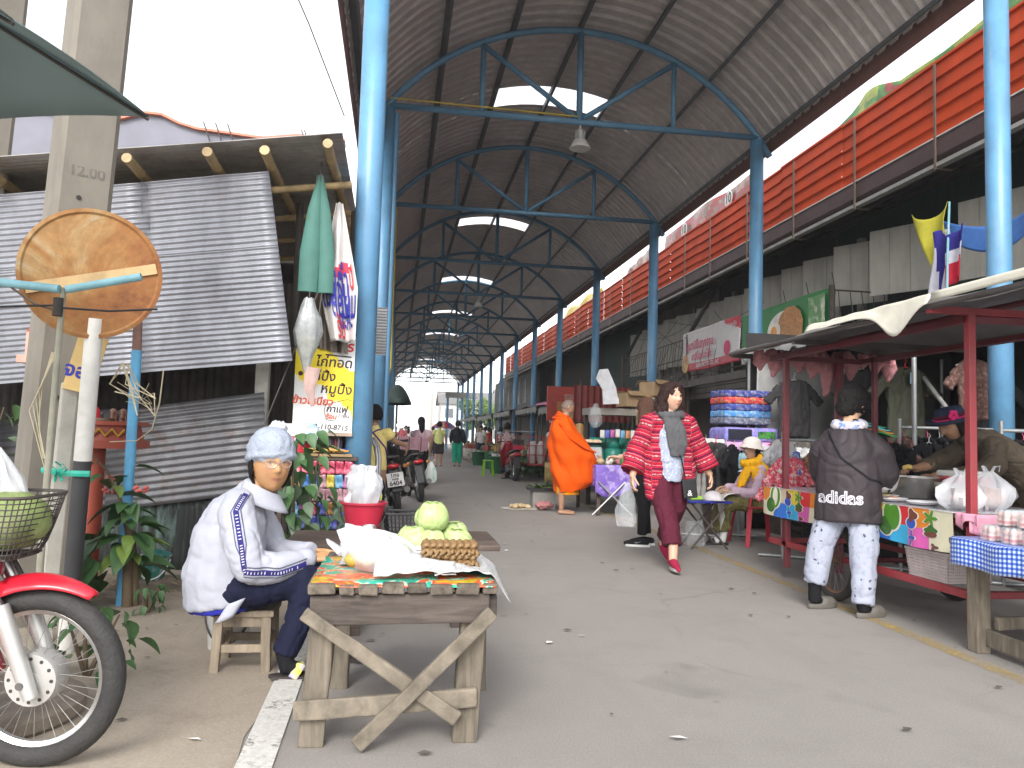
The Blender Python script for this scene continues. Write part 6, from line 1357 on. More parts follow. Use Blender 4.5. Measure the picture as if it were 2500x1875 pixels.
# ---- passer-by in yellow shirt behind the column and more distant people
def walker(label, loc, rz, H, shirt, lower, skin_=(.33, .19, .12), shorts=False, long_sleeve=False, stride=.12, hair=True, vs_=.014, long_hair=False, bend=0., arm=None, skirt=False):
    k = H/1.62; t = thing('person', label, 'person', loc, rz); q = lambda x, y, z: V((x*k, y*k, z*k))
    hc = q(0, .03, 1.50); HR = RH(0, radians(-6), 0); ht = [( [q(.08, 0, .80), q(.09, stride*.3, .45), q(.085, stride, .08)], [.10*k, .065*k, .04*k], 1), ([q(-.08, 0, .80), q(-.09, -stride*.2, .45), q(-.085, -stride, .10)], [.10*k, .065*k, .04*k], 1)]
    arms = arm or [([q(.17, 0, 1.27), q(.235, -.03, 1.02), q(.245, .04, .82)], 1), ([q(-.17, 0, 1.27), q(-.235, .0, 1.02), q(-.24, .09, .84)], -1)]
    bt = [([q(0, 0, .85), q(0, 0, 1.2), q(0, 0, 1.33)], [.13*k, .13*k, .06*k], .75), ([q(0, 0, 1.31), q(0, .02, 1.42)], [.055*k, .05*k], 1)]+[(p_, [.045*k, .04*k, .028*k], 1) for p_, s in arms]+ht
    bt += [([q(.085, stride-.03, .04), q(.085, stride+.13, .03)], [.04*k, .03*k], .9), ([q(-.085, -stride-.03, .05), q(-.085, -stride+.13, .03)], [.04*k, .03*k], .9)]
    body(t, bt, (hc, HR), [(p_[-1], (0, .25, -1), (s, 0, 0), -s, .4, k) for p_, s in arms], skin_, vs_, True, k, .007, nu=36)
    st = [([q(0, -.01, .80), q(0, -.01, 1.0), q(0, 0, 1.2), q(0, 0, 1.33)], [.175*k, .175*k, .165*k, .075*k], .72)]
    for p_, s in arms: st.append(([V(p_[0])*.98+V((-s*.04*k, 0, .02*k)), p_[0], p_[1]]+([p_[2]] if long_sleeve else []), [.07*k, .075*k, .07*k]+([.05*k] if long_sleeve else []), 1))
    if not long_sleeve: st = [st[0]]+[([a[0], a[1], V(a[1]).lerp(V(a[2]), .45)], r_, s_) for a, r_, s_ in st[1:]]
    garment(t, 'shirt', shirt, st, vs_, [folds(.010*k, (8, 8, 6))])
    zl = .42 if shorts else .10
    if skirt: lt = [([q(0, 0, .82), q(0, .0, .5), q(0, 0, .14)], [.16*k, .17*k, .16*k], .75)]
    else: lt = [([q(.085, 0, .80), q(.09, stride*.3, .45)]+([] if shorts else [q(.085, stride, .12)]), [.115*k, .09*k]+([] if shorts else [.075*k]), 1), ([q(-.085, 0, .80), q(-.09, -stride*.2, .45)]+([] if shorts else [q(-.085, -stride, .14)]), [.115*k, .09*k]+([] if shorts else [.075*k]), 1), ([q(-.06, 0, .82), q(.06, 0, .82)], .13*k, .9)]
    garment(t, 'shorts' if shorts else ('skirt' if skirt else 'trousers'), lower, lt, vs_, [folds(.008*k, (8, 8, 5))])
    if hair:
        if long_hair:
            def hh(mb): mb.ell(hc+V((0, -.015*k, .02*k)), (.092*k, .108*k, .118*k), None, 16, 12); mb.tube([hc+V((0, -.05*k, .0)), hc+V((0, -.10*k, -.12*k)), hc+V((0, -.10*k, -.26*k))], [.08*k, .075*k, .03*k], 10, round_=True)
            garment(t, 'hair', M_hblack, [], vs_*.8, None, 2, extra=hh)
        else: put_hair(t, cap_hair(hc, HR, k, .35, -.55, .020, int(H*100)), M_hblack)
    mb = MB()
    for s, y in ((1, stride), (-1, -stride)): sole(mb, q(s*.085, y-.04, .0), (0, 1, 0), .26*k, .10*k, .03)
    mb.build('sandals', M('sandal_brown', (.035, .025, .022), .7), t); return t
M_yel_s = fabric('pale_yellow_shirt', (.74, .60, .22)); M_skn2 = (.30, .17, .105)
yk = walker('woman in pale yellow shirt with purple apron straps behind the near blue column', (-.24, 8.9, 0), radians(-8), 1.42, M_yel_s, M_nvt, vs_=.011, skirt=True, arm=[([V((.15, 0, 1.11)), V((.235, .06, 1.02)), V((.34, .22, .98))], 1), ([V((-.15, 0, 1.11)), V((-.20, 0, .9)), V((-.2, .1, .74))], -1)])
sh_ = [c_ for c_ in yk.children if c_.name.startswith('shirt')][0]; M_pur = fabric('purple_strap', (.08, .025, .17))
for s in (-1, 1): strip(yk, sh_, [(s*.09, .0, 1.15), (0, 0, 1.10), (-s*.13, 0, .95), (-s*.16, 0, .80)][:4], [(0, -1, .5), (0, -1, .2), (-s*.2, -1, 0), (-s*.6, -1, 0)], .018, M_pur, 'apron_strap', 30, .004)
walker('man in yellow green polo and dark shorts walking away down the hall', (1.56, 28.6, 0), radians(-4), 1.62, fabric('lime_polo', (.50, .52, .20)), fabric('dark_shorts', (.03, .026, .028)), shorts=True, stride=.10)
walker('person in black jacket and green trousers walking away beside the yellow green polo', (2.26, 29.0, 0), radians(-6), 1.68, fabric('black_jacket', (.014, .015, .022)), fabric('green_trousers', (.01, .30, .19)), long_sleeve=True, stride=.06)
walker('person in white shirt and dark trousers walking towards the tricycle far down the hall', (3.55, 33, 0), radians(175), 1.58, fabric('white_shirt', (.58, .56, .54)), M_nvt, vs_=.018)
walker('shopper in red top standing beside the white shirt far down the hall', (4.15, 35, 0), radians(60), 1.55, fabric('scarlet_top', (.52, .03, .03)), M_nvt, vs_=.018, long_hair=True)
walker('woman in red top and grey trousers facing the stalls far down the hall', (4.45, 33.5, 0), radians(-70), 1.55, fabric('crimson_top', (.48, .035, .04)), fabric('grey_trousers', (.12, .115, .11)), vs_=.018, long_hair=True)
walker('person in mustard top half hidden behind the red tops far down the hall', (4.25, 37.5, 0), radians(20), 1.6, fabric('mustard_top', (.5, .32, .05)), M_nvt, vs_=.018)
walker('person in pale pink top with black hair beyond the parked motorcycles', (.55, 17.4, 0), radians(10), 1.5, fabric('pale_pink_top', (.55, .38, .42)), M_black, vs_=.014, long_hair=True)
walker('person in dark clothes far off beyond the parked motorcycles', (.55, 44, 0), radians(160), 1.6, fabric('slate_shirt', (.06, .06, .07)), M_nvt, vs_=.02)
walker('person in grey clothes in the distant street crowd', (1.05, 46, 0), radians(20), 1.6, fabric('mid_grey_shirt', (.25, .24, .24)), M_nvt, vs_=.02)
walker('person in white blouse in the distant street crowd', (.6, 38, 0), radians(0), 1.5, fabric('ivory_blouse', (.6, .56, .55)), M_black, vs_=.02, long_hair=True)
for k_, (x_, y_, c_, lb_) in enumerate(((.25, 34, (.4, .1, .12), 'person in dull red far off by the left columns'), (1.3, 41, (.1, .1, .14), 'person in dark blue in the distant street crowd'), (2.0, 43, (.45, .42, .4), 'person in pale grey near the striped parasol'), (3.2, 42, (.35, .28, .1), 'person in ochre near the striped parasol'), (3.7, 48, (.12, .12, .12), 'person in charcoal at the far end of the stalls'), (1.8, 52, (.5, .35, .35), 'person in rose at the far mouth of the hall'))): walker(lb_, (x_, y_, 0), radians(180*(k_ % 2)), 1.58, fabric('crowd_top_%d' % k_, c_), M_nvt, vs_=.026)
walker('person in white shirt behind the red tricycle cage', (4.35, 21.3, 0), radians(170), 1.58, fabric('cool_white_shirt', (.58, .57, .60)), M_nvt, vs_=.016)
# ---------------------------------------------------------------- right hand stalls
M_rst = M('red_steel', (.26, .028, .035), .5, var=.15, scale=8, dirt=.3); M_rdk = M('dark_red_steel', (.14, .02, .028), .5, dirt=.3)
M_spk = M('spoke_steel', (.25, .24, .23), .5, .5)
def wheel_parts(t, c, R, w, tyre_r=.022, rim=M_al, spoke=18, hubm=None, tm=None, nm='wheel', axis=(1, 0, 0), th=1.):
    """wheel with tyre, rim, spokes and hub as sub-parts; axis is the axle direction"""
    F = frame(axis, (0, 0, 1)) if abs(V(axis).z) < .9 else Matrix.Identity(3); c = V(c); tm = tm or M('tyre_rubber', (.035, .034, .033), .8, var=.2, scale=20, bump=.4, bscale=90, dirt=.35)
    ring = lambda r, k=48: [c+F @ V((r*cos(2*pi*i/k), r*sin(2*pi*i/k), 0)) for i in range(k+1)]
    ty = MB(); n = 10; k = 48; vs = []
    for i in range(k):
        a = 2*pi*i/k
        for j in range(n):
            b = 2*pi*j/n; vs.append(c+F @ V(((R-tyre_r+tyre_r*cos(b))*cos(a), (R-tyre_r+tyre_r*cos(b))*sin(a), tyre_r*sin(b)*th)))
    ty.add(vs, [(i*n+j, i*n+(j+1) % n, ((i+1) % k)*n+(j+1) % n, ((i+1) % k)*n+j) for i in range(k) for j in range(n)])
    wh = ty.build(nm, tm, t, True)
    ri = MB(); ri.tube(ring(R-tyre_r*1.9), tyre_r*.45, 6); ri.build('rim', rim, wh, True)
    for i in range(spoke):
        a = 2*pi*i/spoke; s = (-1)**i; MB().tube([c+F @ V((.03*cos(a+.9*s), .03*sin(a+.9*s), s*.03)), c+F @ V(((R-tyre_r*2)*cos(a), (R-tyre_r*2)*sin(a), 0))], .0012, 4).build('spoke', M_spk, wh)
    MB().tube([c-F @ V((0, 0, w/2)), c+F @ V((0, 0, w/2))], .03, 14).build('hub', hubm or rim, wh); return wh
ct = thing('food_cart', 'red steel food cart with picture print cloth side and tarpaulin roof', 'cart', (3.6, 5.3, 0))
def Q(x, y, z): return (x-3.6, y-5.3, z)
def bar(a, b, w=.04, m=M_rst, n='frame_bar'): return MB().beam(Q(*a), Q(*b), w, w).build(n, m, ct, bevel=.004)
bar((3.24, 4.05, .06), (3.24, 4.05, 1.90), .045, n='corner_post'); bar((3.24, 6.20, .28), (3.24, 6.20, 1.86), .045, M_rdk, 'corner_post'); bar((4.05, 4.05, .06), (4.05, 4.05, 1.9), .04, M_rdk, 'corner_post'); bar((4.05, 6.2, .28), (4.05, 6.2, 1.88), .04, M_rdk, 'corner_post'); bar((3.9, 6.5, .0), (3.9, 6.5, 1.95), .06, M_rdk, 'corner_post')
for z, m_ in ((.29, M_rst), (.69, M_rdk), (1.86, M_rdk)):
    bar((3.24, 4.05, z), (3.24, 6.45, z), .045, m_); bar((4.05, 4.05, z), (4.05, 6.45, z), .04, m_); bar((3.24, 4.07, z), (4.05, 4.07, z), .04, m_); bar((3.24, 6.4, z), (4.05, 6.4, z), .04, m_)
bar((3.24, 5.0, .29), (3.24, 5.0, .69), .04, n='upright'); bar((3.24, 6.17, .1), (3.24, 6.17, .69), .045, M_rdk, 'upright')
MB().box(Q(3.64, 5.27, .725), (.84, 2.46, .025)).build('counter', M('counter_board', (.3, .28, .25), .6), ct)
wheel_parts(ct, Q(3.17, 5.34, .29), .29, .1, .03, M('rusty_rim', (.20, .11, .07), .6, .3), 24, nm='wheel'); wheel_parts(ct, Q(4.12, 5.34, .29), .29, .1, .03, MC['rusty_rim'], 24, nm='wheel')
MB().tube([Q(3.17, 5.34, .29), Q(4.12, 5.34, .29)], .02, 8).build('axle', M_rdk, ct)
# printed cloth side: coloured squares with animal and fruit prints
cols = [(.62, .22, .03), (.52, .42, .30), (.60, .46, .02), (.03, .14, .50), (.55, .03, .03), (.03, .36, .62), (.62, .20, .02), (.58, .10, .35), (.60, .56, .40), (.60, .45, .55)]
cm = [M('print_%d' % i, c_, .45, var=.06, scale=12) for i, c_ in enumerate(cols)]; M_pg, M_pd, M_pb2, M_pw, M_pbr = M('print_leaf', (.07, .22, .02), .45), M('print_dark_green', (.04, .12, .02), .45), M('print_blue', (.03, .08, .42), .45), M('print_outline', (.66, .62, .55), .45), M('print_brown', (.14, .045, .03), .45)
pc = MB(); Y0, Y1_, ZT, ZB = 6.50, 4.15, .745, .515
def cell(s, h): # s 0 far..1 near, h 0 top..1 bottom -> material
    k = int(s*11.99); r = 0 if h < .5 else 1; return [[0, 1, 2, 4, 6, 0, 2, 4, 2, 4, 6, 8], [8, 3, 5, 7, 8, 3, 5, 7, 3, 5, 7, 8]][r][k]
def pp3(s, h, off=0): return V(Q(3.195-off-.012*sin(s*23)*h-.006*sin(s*60)*h*h, Y0+(Y1_-Y0)*s, ZT-(ZT-ZB)*h*(1+.05*sin(s*9))))
pc.grid(lambda u, v: pp3(u, v), 72, 10, mif=cell); pc.build('print_cloth', cm, ct, thick=.002)
def blob(cs, ch, rs, rh, m_, off, shape=None, n=22):
    pts = [(cs+rs*(shape(a) if shape else 1)*cos(a), ch+rh*(shape(a) if shape else 1)*sin(a)) for a in [2*pi*i/n for i in range(n)]]
    MB().poly([pp3(min(1, max(0, a)), min(1, max(0, b)), off) for a, b in pts]).build('print_figure', m_, ct)
pet = lambda k, d: (lambda a: 1-d+d*cos(k*a))
for rep in (0, .333, .667):
    b_ = rep+.02
    for (s_, h_, rs, rh, m_, sh) in ((.075, .3, .035, .40, M_pg, None), (.045, .62, .030, .26, M_pd, None), (.075, .3, .018, .32, M_pw, None), (.165, .22, .022, .20, M_pbr, pet(3, .2)), (.16, .42, .020, .14, M_pb2, None), (.235, .22, .030, .22, M_pg, pet(5, .35)), (.238, .52, .026, .14, M_pd, pet(4, .15)), (.237, .62, .024, .08, M_pbr, None), (.165, .78, .016, .2, M_pb2, pet(4, .4)), (.25, .92, .018, .10, M_pbr, pet(3, .3))):
        if b_+s_+rs > 1: continue
        blob(b_+s_, h_, rs*1.15+.002, rh*1.12, M_pw, .003, sh); blob(b_+s_, h_, rs, rh, m_, .005, sh)
mb = MB(); mb.grid(lambda u, v: Q(3.19+.85*u, Y0+(Y1_-Y0)*v, .742+.004*nz(u*9, v*14)), 16, 40); mb.build('plastic_film', M('cling_film', (.55, .55, .60), .15, var=.2, scale=9, alpha=.75, bump=.5, bscale=20), ct, True, thick=.002)
mb = MB(); mb.grid(lambda u, v: Q(3.2+.02*sin(u*9), 4.13-.16*u, .75-.07*v-.03*sin(u*7)*v), 10, 5); mb.grid(lambda u, v: Q(3.2+.5*u, 4.02, .745-.10*v-.02*sin(u*9)*v), 12, 5); mb.build('pink_edge_cloth', M('pink_cloth', (.62, .27, .35), .8, var=.15, scale=20), ct, True, thick=.003)
# tarpaulin roof
M_ctop = M('cart_tarp', (.17, .16, .155), .75, var=.2, scale=3, dirt=.3)
mb = MB(); mb.grid(lambda u, v: Q(2.98+1.45*u, 6.75-3.9*v, 1.955+.10*sin(pi*u)-.03*abs(sin(v*9))*(1-u)-.02*nz(u*5, v*7)+(.0 if u > .02 else -.03)), 20, 50); mb.build('roof_tarp', M_ctop, ct, True, thick=.006)
for x_ in (2.99, 3.6, 4.4): MB().tube([Q(x_, 6.75, 1.915+(.06 if x_ == 3.6 else 0)), Q(x_, 2.85, 1.915+(.06 if x_ == 3.6 else 0))], .02, 8).build('roof_pipe', M_iron if x_ < 3 else M_rdk, ct, True)
for y_ in (6.7, 5.6, 4.05, 2.9): MB().beam(Q(2.98, y_, 1.90), Q(4.42, y_, 1.90), .04, .04).build('roof_bar', M_rst if y_ == 4.05 else M_iron, ct)
mb = MB(); mb.grid(lambda u, v: Q(2.965-.03*v, 5.35-1.35*u, 1.985-(.05+.16*exp(-((u-.78)/.13)**2))*v+.01*nz(u*8, v*4)), 40, 8); mb.grid(lambda u, v: Q(2.96, 4.0-1.2*u, 1.99-.05*v), 12, 3); mb.build('torn_edge', M('pale_canvas', (.60, .57, .48), .75, var=.12, bump=.3, bscale=14), ct, True, thick=.004)
# bunched pink curtain under the far end of the roof
t = thing('pink_curtain', 'bunched pink curtain tied under the far edge of the cart roof', 'curtain', (3.2, 6.62, 1.72)); M_pk = M('pink_net', (.46, .20, .21), .85, var=.25, scale=12, bump=.5, bscale=25)
mb = MB()
for k in range(11):
    x0 = k*.125; L_ = .10+.05*sin(k*2.1)+(.20 if k == 5 else 0); mb.tube([(x0, .02*sin(k*3), .20), (x0+.03, .03*cos(k*2), .20-L_*.6), (x0+.01, 0, .20-L_*1.3)], [.06, .075, .03], 10, sq=.6, round_=True)
me = vox(mb, .014, 2); wrinkle(me, .018, (14, 14, 7)); me.materials.append(M_pk); me.name = 'net'; link('net', me, t)
# goods on the cart
def dish(name, label, loc, prof, m, cat='bowl', n=36): t = thing(name, label, cat, loc); autosmooth(MB().lathe(prof, n, cap=False).build('vessel', m, t, fix=False), 50); return t
M_ss = M('stainless', (.42, .40, .37), .28, .9, var=.2)
dish('steel_bowl', 'large stainless steel bowl on the cart counter', (3.80, 5.35, .745), [(.004, .003), (.12, .003), (.19, .10), (.205, .15), (.215, .152), (.215, .156), (.20, .155), (.185, .10), (.115, .01), (.004, .01)], M_ss)
t = dish('plastic_tub', 'cloudy plastic tub of batter beside the steel bowl', (3.92, 5.12, .745), [(.004, .003), (.075, .003), (.10, .13), (.094, .13), (.07, .01), (.004, .01)], M('cloudy_plastic', (.42, .39, .32), .5, alpha=.9), 'tub'); MB().tube([(0, 0, .04), (.03, -.03, .16)], .006, 6).build('spoon', M_ss, t)
t = thing('cooler_box', 'red cooler box with white lid and price sticker on the cart', 'cooler', (4.08, 5.16, .745)); MB().box((0, 0, .085), (.27, .20, .17), None, 0, 1.06).build('body', M('cooler_box_red', (.56, .02, .025), .35, coat=.2), t, bevel=.015); MB().box((0, 0, .19), (.30, .225, .045)).build('lid', M('cooler_lid_white', (.68, .67, .63), .4), t, bevel=.012)
MB().box((-.06, -.104, .07), (.075, .004, .06)).build('sticker', M('sticker_white', (.62, .6, .58), .5), t); lettering('15', M_bk, t, lambda x, y: V((-.06+x, -.108, .07+y)), .05, .001); MB().tube([(-.14, 0, .17), (-.19, -.09, .04), (-.20, -.11, .0)], .012, 8).build('handle', MC['cooler_box_red'], t, True)
M_rice = M('food_in_bag', (.62, .34, .24), .6, var=.3, scale=24, col2=(.70, .62, .52), patch=10)
for i, (x, y, s, lb, fc) in enumerate(((3.42, 4.36, 1.0, 'tied white carrier bag of pale food at the front of the cart', 0), (3.66, 4.42, 1.08, 'tied carrier bag of orange fried food behind the white one', 1), (3.86, 4.20, .7, 'small tied bag of food near the back of the cart', 1))):
    t = bag('food_bag', lb, 'bag', (x, y, .745), [(r_*s, z_*s) for r_, z_ in ((.08, 0), (.115, .03), (.125, .08), (.115, .13), (.08, .17), (.04, .20), (.02, .215))], M_milky, sy=.85, amp=.55, seed=i*3); MB().ell((0, 0, .07*s), (.095*s, .08*s, .06*s)).build('food', M_rice if fc else M('pale_food', (.66, .52, .46), .6, var=.2), t, True)
for i, (x, y, lb) in enumerate(((3.36, 4.95, 'foam plate of food slices on the cart counter'), (3.50, 5.25, 'foam plate of yellow food by the steel bowl'), (3.42, 5.65, 'foam plate at the far end of the cart'), (3.38, 4.66, 'empty foam plate near the food bags'))):
    t = dish('foam_plate', lb, (x, y, .748), [(.004, .002), (.07, .002), (.10, .018), (.10, .022), (.068, .006), (.004, .006)], MC['white_foam'], 'plate'); 
    if i < 3: MB().ell((0, 0, .015), (.05, .04, .015)).ell((.02, .02, .02), (.03, .025, .015)).build('food', [M_rice, M('yellow_food2', (.55, .42, .14), .6), M('green_food', (.12, .2, .07), .6)][i], t, True)
t = thing('banana_leaf_pile', 'small pile of folded dark green leaves on the cart', 'leaves', (3.72, 4.72, .75))
for k in range(6): MB().box((.01*k-.03, .01*(k % 3), .006*k+.004), (.16, .07, .003), rotz(.3*k)).build('leaf', M_lf[0], t)
t = lattice_basket('white_basket', 'pale lattice plastic basket with a green lid on the cart lower shelf', (3.48, 4.55, .30), radians(92), .34, .30, .17, M('pale_plastic', (.60, .52, .50), .5), 26, 9); MB().box((0, 0, .175), (.37, .33, .02)).build('lid', M('dark_green_lid', (.02, .06, .04), .5), t, bevel=.005)
MB().box((.085+.0, -.165, .125), (.09, .01, .035)).build('handle_hole', M_dark, t)
# gingham table with drink packs
t = thing('gingham_table', 'rough timber table under a blue and white gingham cloth', 'table', (3.5, 3.35, 0))
for x_, y_ in ((-.28, .63), (.45, .63), (-.32, -.6), (.45, -.6)): rough_box('leg', (x_, y_, 0), (x_, y_, .60), .085, .085, M_wz, t, (0, 1, 0))
rough_box('stretcher', (-.24, .55, .17), (.45, .60, .19), .03, .07, M_wz, t); rough_box('stretcher', (-.26, .62, .09), (-.30, -.6, .08), .03, .09, M_wz, t); MB().box((.07, 0, .60), (.95, 1.4, .03)).build('top', M_wdk, t)
m, nt, bs, tc = new_mat('blue_gingham'); co = tc.outputs['UV']; mp = nt.nodes.new('ShaderNodeSeparateXYZ'); nt.links.new(co, mp.inputs[0])
fx = _math(nt, 'GREATER_THAN', _math(nt, 'FRACT', _math(nt, 'MULTIPLY', mp.outputs[0], 56.)), .5); fy = _math(nt, 'GREATER_THAN', _math(nt, 'FRACT', _math(nt, 'MULTIPLY', mp.outputs[1], 44.)), .5)
nt.links.new(_ramp(nt, _math(nt, 'MULTIPLY', _math(nt, 'ADD', fx, fy), .5), [(0, (.66, .70, .78)), (.4, (.10, .22, .62)), (.9, (.02, .05, .38))], 'CONSTANT'), bs.inputs['Base Color']); bs.inputs['Roughness'].default_value = .4; M_ging = m
o = MB().grid(lambda u, v: ((lambda s: V((3.08+max(0, s-.16)*1.0-.012*sin(u*30)*(s < .16), 4.02-1.4*u, .625-max(0, .16-s)*.95+.006*sin(u*22)*(s < .16))))(v*1.1)), 60, 44).build('gingham_cloth', M_ging, None, True, thick=.002); tag(o, 'blue and white gingham plastic cloth hanging over the timber table', 'tablecloth')
M_yk = M('yoghurt_bottle', (.66, .46, .42), .4, var=.08, attr=None); M_yc = M('foil_cap', (.35, .50, .55), .35); M_shr = M('shrink_wrap', (.72, .72, .74), .12, alpha=.28, bump=.5, bscale=25, spec=.8)
M_lip = M('label_print', (.55, .12, .14), .5)
bme = MB().lathe([(.017, 0), (.019, .006), (.019, .03), (.016, .036), (.016, .042), (.019, .048), (.019, .066), (.012, .074)], 12).mesh('bottle', M_yk); smoothme(bme); cme2 = MB().lathe([(.013, .074), (.013, .078), (.002, .079)], 12).mesh('cap', M_yc); lme = MB().lathe([(.0194, .012), (.0194, .026)], 12, cap=False).mesh('label_band', M_lip)
def ypack(x, y, z, lb):
    t = thing('drink_pack', lb, 'drinks', (x, y, z), radians(random.uniform(-8, 8)), 'shrink wrapped packs of pink drink bottles')
    for i in range(3):
        for j in range(2):
            b_ = link('bottle', bme, t); b_.location = (-.04+i*.04, -.02+j*.04, 0); link('cap', cme2, b_); link('label_band', lme, b_)
    mb = MB(); mb.box((0, 0, .041), (.128, .086, .086)); me = vox(mb, .008, 3); wrinkle(me, .003, (40, 40, 40)); me.materials.append(M_shr); me.name = 'wrap'; smoothme(me); link('wrap', me, t)
random.seed(3)
for i in range(3):
    for j in range(3): ypack(3.20+.13*i, 3.82-.145*j, .628, 'shrink wrapped pack of pink drink bottles, bottom layer on the gingham cloth')
for i in range(3):
    for j in range(2): ypack(3.24+.13*i, 3.76-.145*j, .714, 'shrink wrapped pack of pink drink bottles, upper layer of the heap')
t = thing('blue_tub', 'dark blue plastic tub standing behind the drink packs', 'tub', (4.3, 4.3, .0)); autosmooth(MB().lathe([(.12, 0), (.14, .9), (.15, .92), (.15, .96)], 24).build('tub', M('deep_blue_plastic', (.02, .015, .16), .4), t))

# ---- clothes stall behind the cart
def shirt_me(name, m, w=.42, h=.55, slv=.16, d=.06):
    out = [(-.07, h), (-w*.42, h-.05), (-w*.5-slv, h-.26), (-w*.5-slv+.09, h-.33), (-w*.42, h-.20), (-w*.42, 0), (w*.42, 0), (w*.42, h-.20), (w*.5+slv-.09, h-.33), (w*.5+slv, h-.26), (w*.42, h-.05), (.07, h), (0, h-.03)]
    mb = MB(); mb.prism([(x, -d/2, z-h) for x, z in out], (0, d, 0)); me = vox(mb, .016, 3, name=name); wrinkle(me, .018, (13, 13, 4)); me.materials.append(m); return smoothme(me)
flo = lambda n_, a, b: M(n_, a, .85, var=.15, scale=14, col2=b, patch=24, bump=.2)
SH = {k: shirt_me('garment', m_, *a) for k, m_, a in (('red', flo('red_kids_print', (.50, .03, .07), (.62, .50, .48)), (.36, .42, .12)), ('brown', flo('brown_print', (.16, .06, .03), (.42, .28, .14)), (.36, .45, .12)), ('blue', flo('blue_print', (.04, .09, .38), (.35, .45, .6)), (.34, .4, .1)), ('black', M_black, (.46, .62, .16)), ('charcoal', fabric('charcoal_wool', (.035, .033, .034)), (.46, .7, .16)), ('grey', fabric('stone_grey_cloth', (.30, .285, .27)), (.44, .72, .16)), ('olive', fabric('olive_drab', (.055, .056, .04)), (.50, .75, .2)), ('check', flo('grey_check', (.22, .21, .23), (.06, .06, .08)), (.42, .55, .16)), ('camo', flo('dark_flower_print', (.10, .045, .035), (.22, .14, .12)), (.4, .6, .15)), ('white', fabric('white_print_cloth', (.55, .55, .56)), (.36, .45, .12)))}
M_hang = M('wire_hanger', (.5, .5, .5), .4, .5); M_hangp = M('pink_hanger', (.60, .10, .22), .45); M_hangr = M('red_hanger', (.4, .02, .04), .5)
hang_me = {k: (lambda mb: (mb.tube([(-.2, 0, -.07), (0, 0, 0), (.2, 0, -.07), (-.2, 0, -.07)], .006, 6), mb.tube([(0, 0, 0), (0, 0, .04), (.02, 0, .06), (.0, 0, .085)], .004, 6), mb.mesh('hanger', m_))[2])(MB()) for k, m_ in (('w', M_hang), ('p', M_hangp), ('r', M_hangr))}
def hang(kind, loc, rz, lb, hk='w', sc=1., grp=None):
    t = thing('hanging_garment', lb, 'clothes', loc, rz, grp); g_ = link('garment', SH[kind], t); h_ = link('hanger', hang_me[hk], t); t.scale = (sc, sc, sc); return t
M_rail = M('galvanised_rail', (.30, .31, .31), .45, .5)
def rack(lb, a, b, z, grp='clothes racks'):
    t = thing('clothes_rack', lb, 'clothes rack', (a[0], a[1], 0), 0, grp); d = V((b[0]-a[0], b[1]-a[1], 0))
    MB().tube([(0, 0, z), d+V((0, 0, z))], .016, 10).build('rail', M_rail, t, True)
    for q in (V((0, 0, 0)), d): MB().tube([q, q+V((0, 0, z+.08))], .018, 10).build('upright', M_rail, t, True); MB().tube([q+V((-.2, .1, .02)), q+V((.2, -.1, .02))], .016, 8).build('foot', M_rail, t, True)
    return t
rack('galvanised clothes rack of black shirts behind the food cart', (4.56, 6.6), (5.9, 6.35), 1.30); rack('clothes rack of bright children clothes behind the cart far end', (3.80, 7.33), (4.5, 7.2), 1.16); rack('clothes rack of dark coats beside the seated vendor', (3.62, 8.95), (4.1, 9.0), 1.10); rack('clothes rack of checked shirts at the stall corner', (5.0, 5.9), (6.2, 5.6), 1.28)
random.seed(9)
for i in range(13):
    u = i/12; hang(random.choice(['black', 'black', 'charcoal', 'camo']), (4.60+1.25*u, 6.6-.25*u, 1.22), radians(80+random.uniform(-14, 14)), 'dark shirt packed on the galvanised rack behind the cart', random.choice('wpw'), .82, 'dark shirts on the rack behind the cart')
t = hang('black', (4.72, 6.42, 1.17), radians(12), 'black polo shirt with a white price tag hung facing the cart', 'w', .95); MB().box((.04, -.075, -.20), (.09, .004, .045)).build('price_tag', MC['sticker_white'], t); MB().ell((.05, -.075, -.30), (.010, .004, .010)).build('button', MC['sticker_white'], t); MB().prism([(.085, -.078, -.10), (.125, -.078, -.10), (.105, -.078, -.135)], (0, -.003, 0)).build('badge', M_rail, t)
for k, (x, y, z) in enumerate(((4.50, 6.52, 1.14), (4.58, 6.5, 1.10), (4.42, 6.55, 1.16))):
    t = hang('black', (x, y, z), radians(15-20*k), ['black top on a pink hanger at the rack end', 'black top on a pink hanger in front of the rack end', 'black top on a red hanger behind the upright'][k], 'ppr'[k], .8)
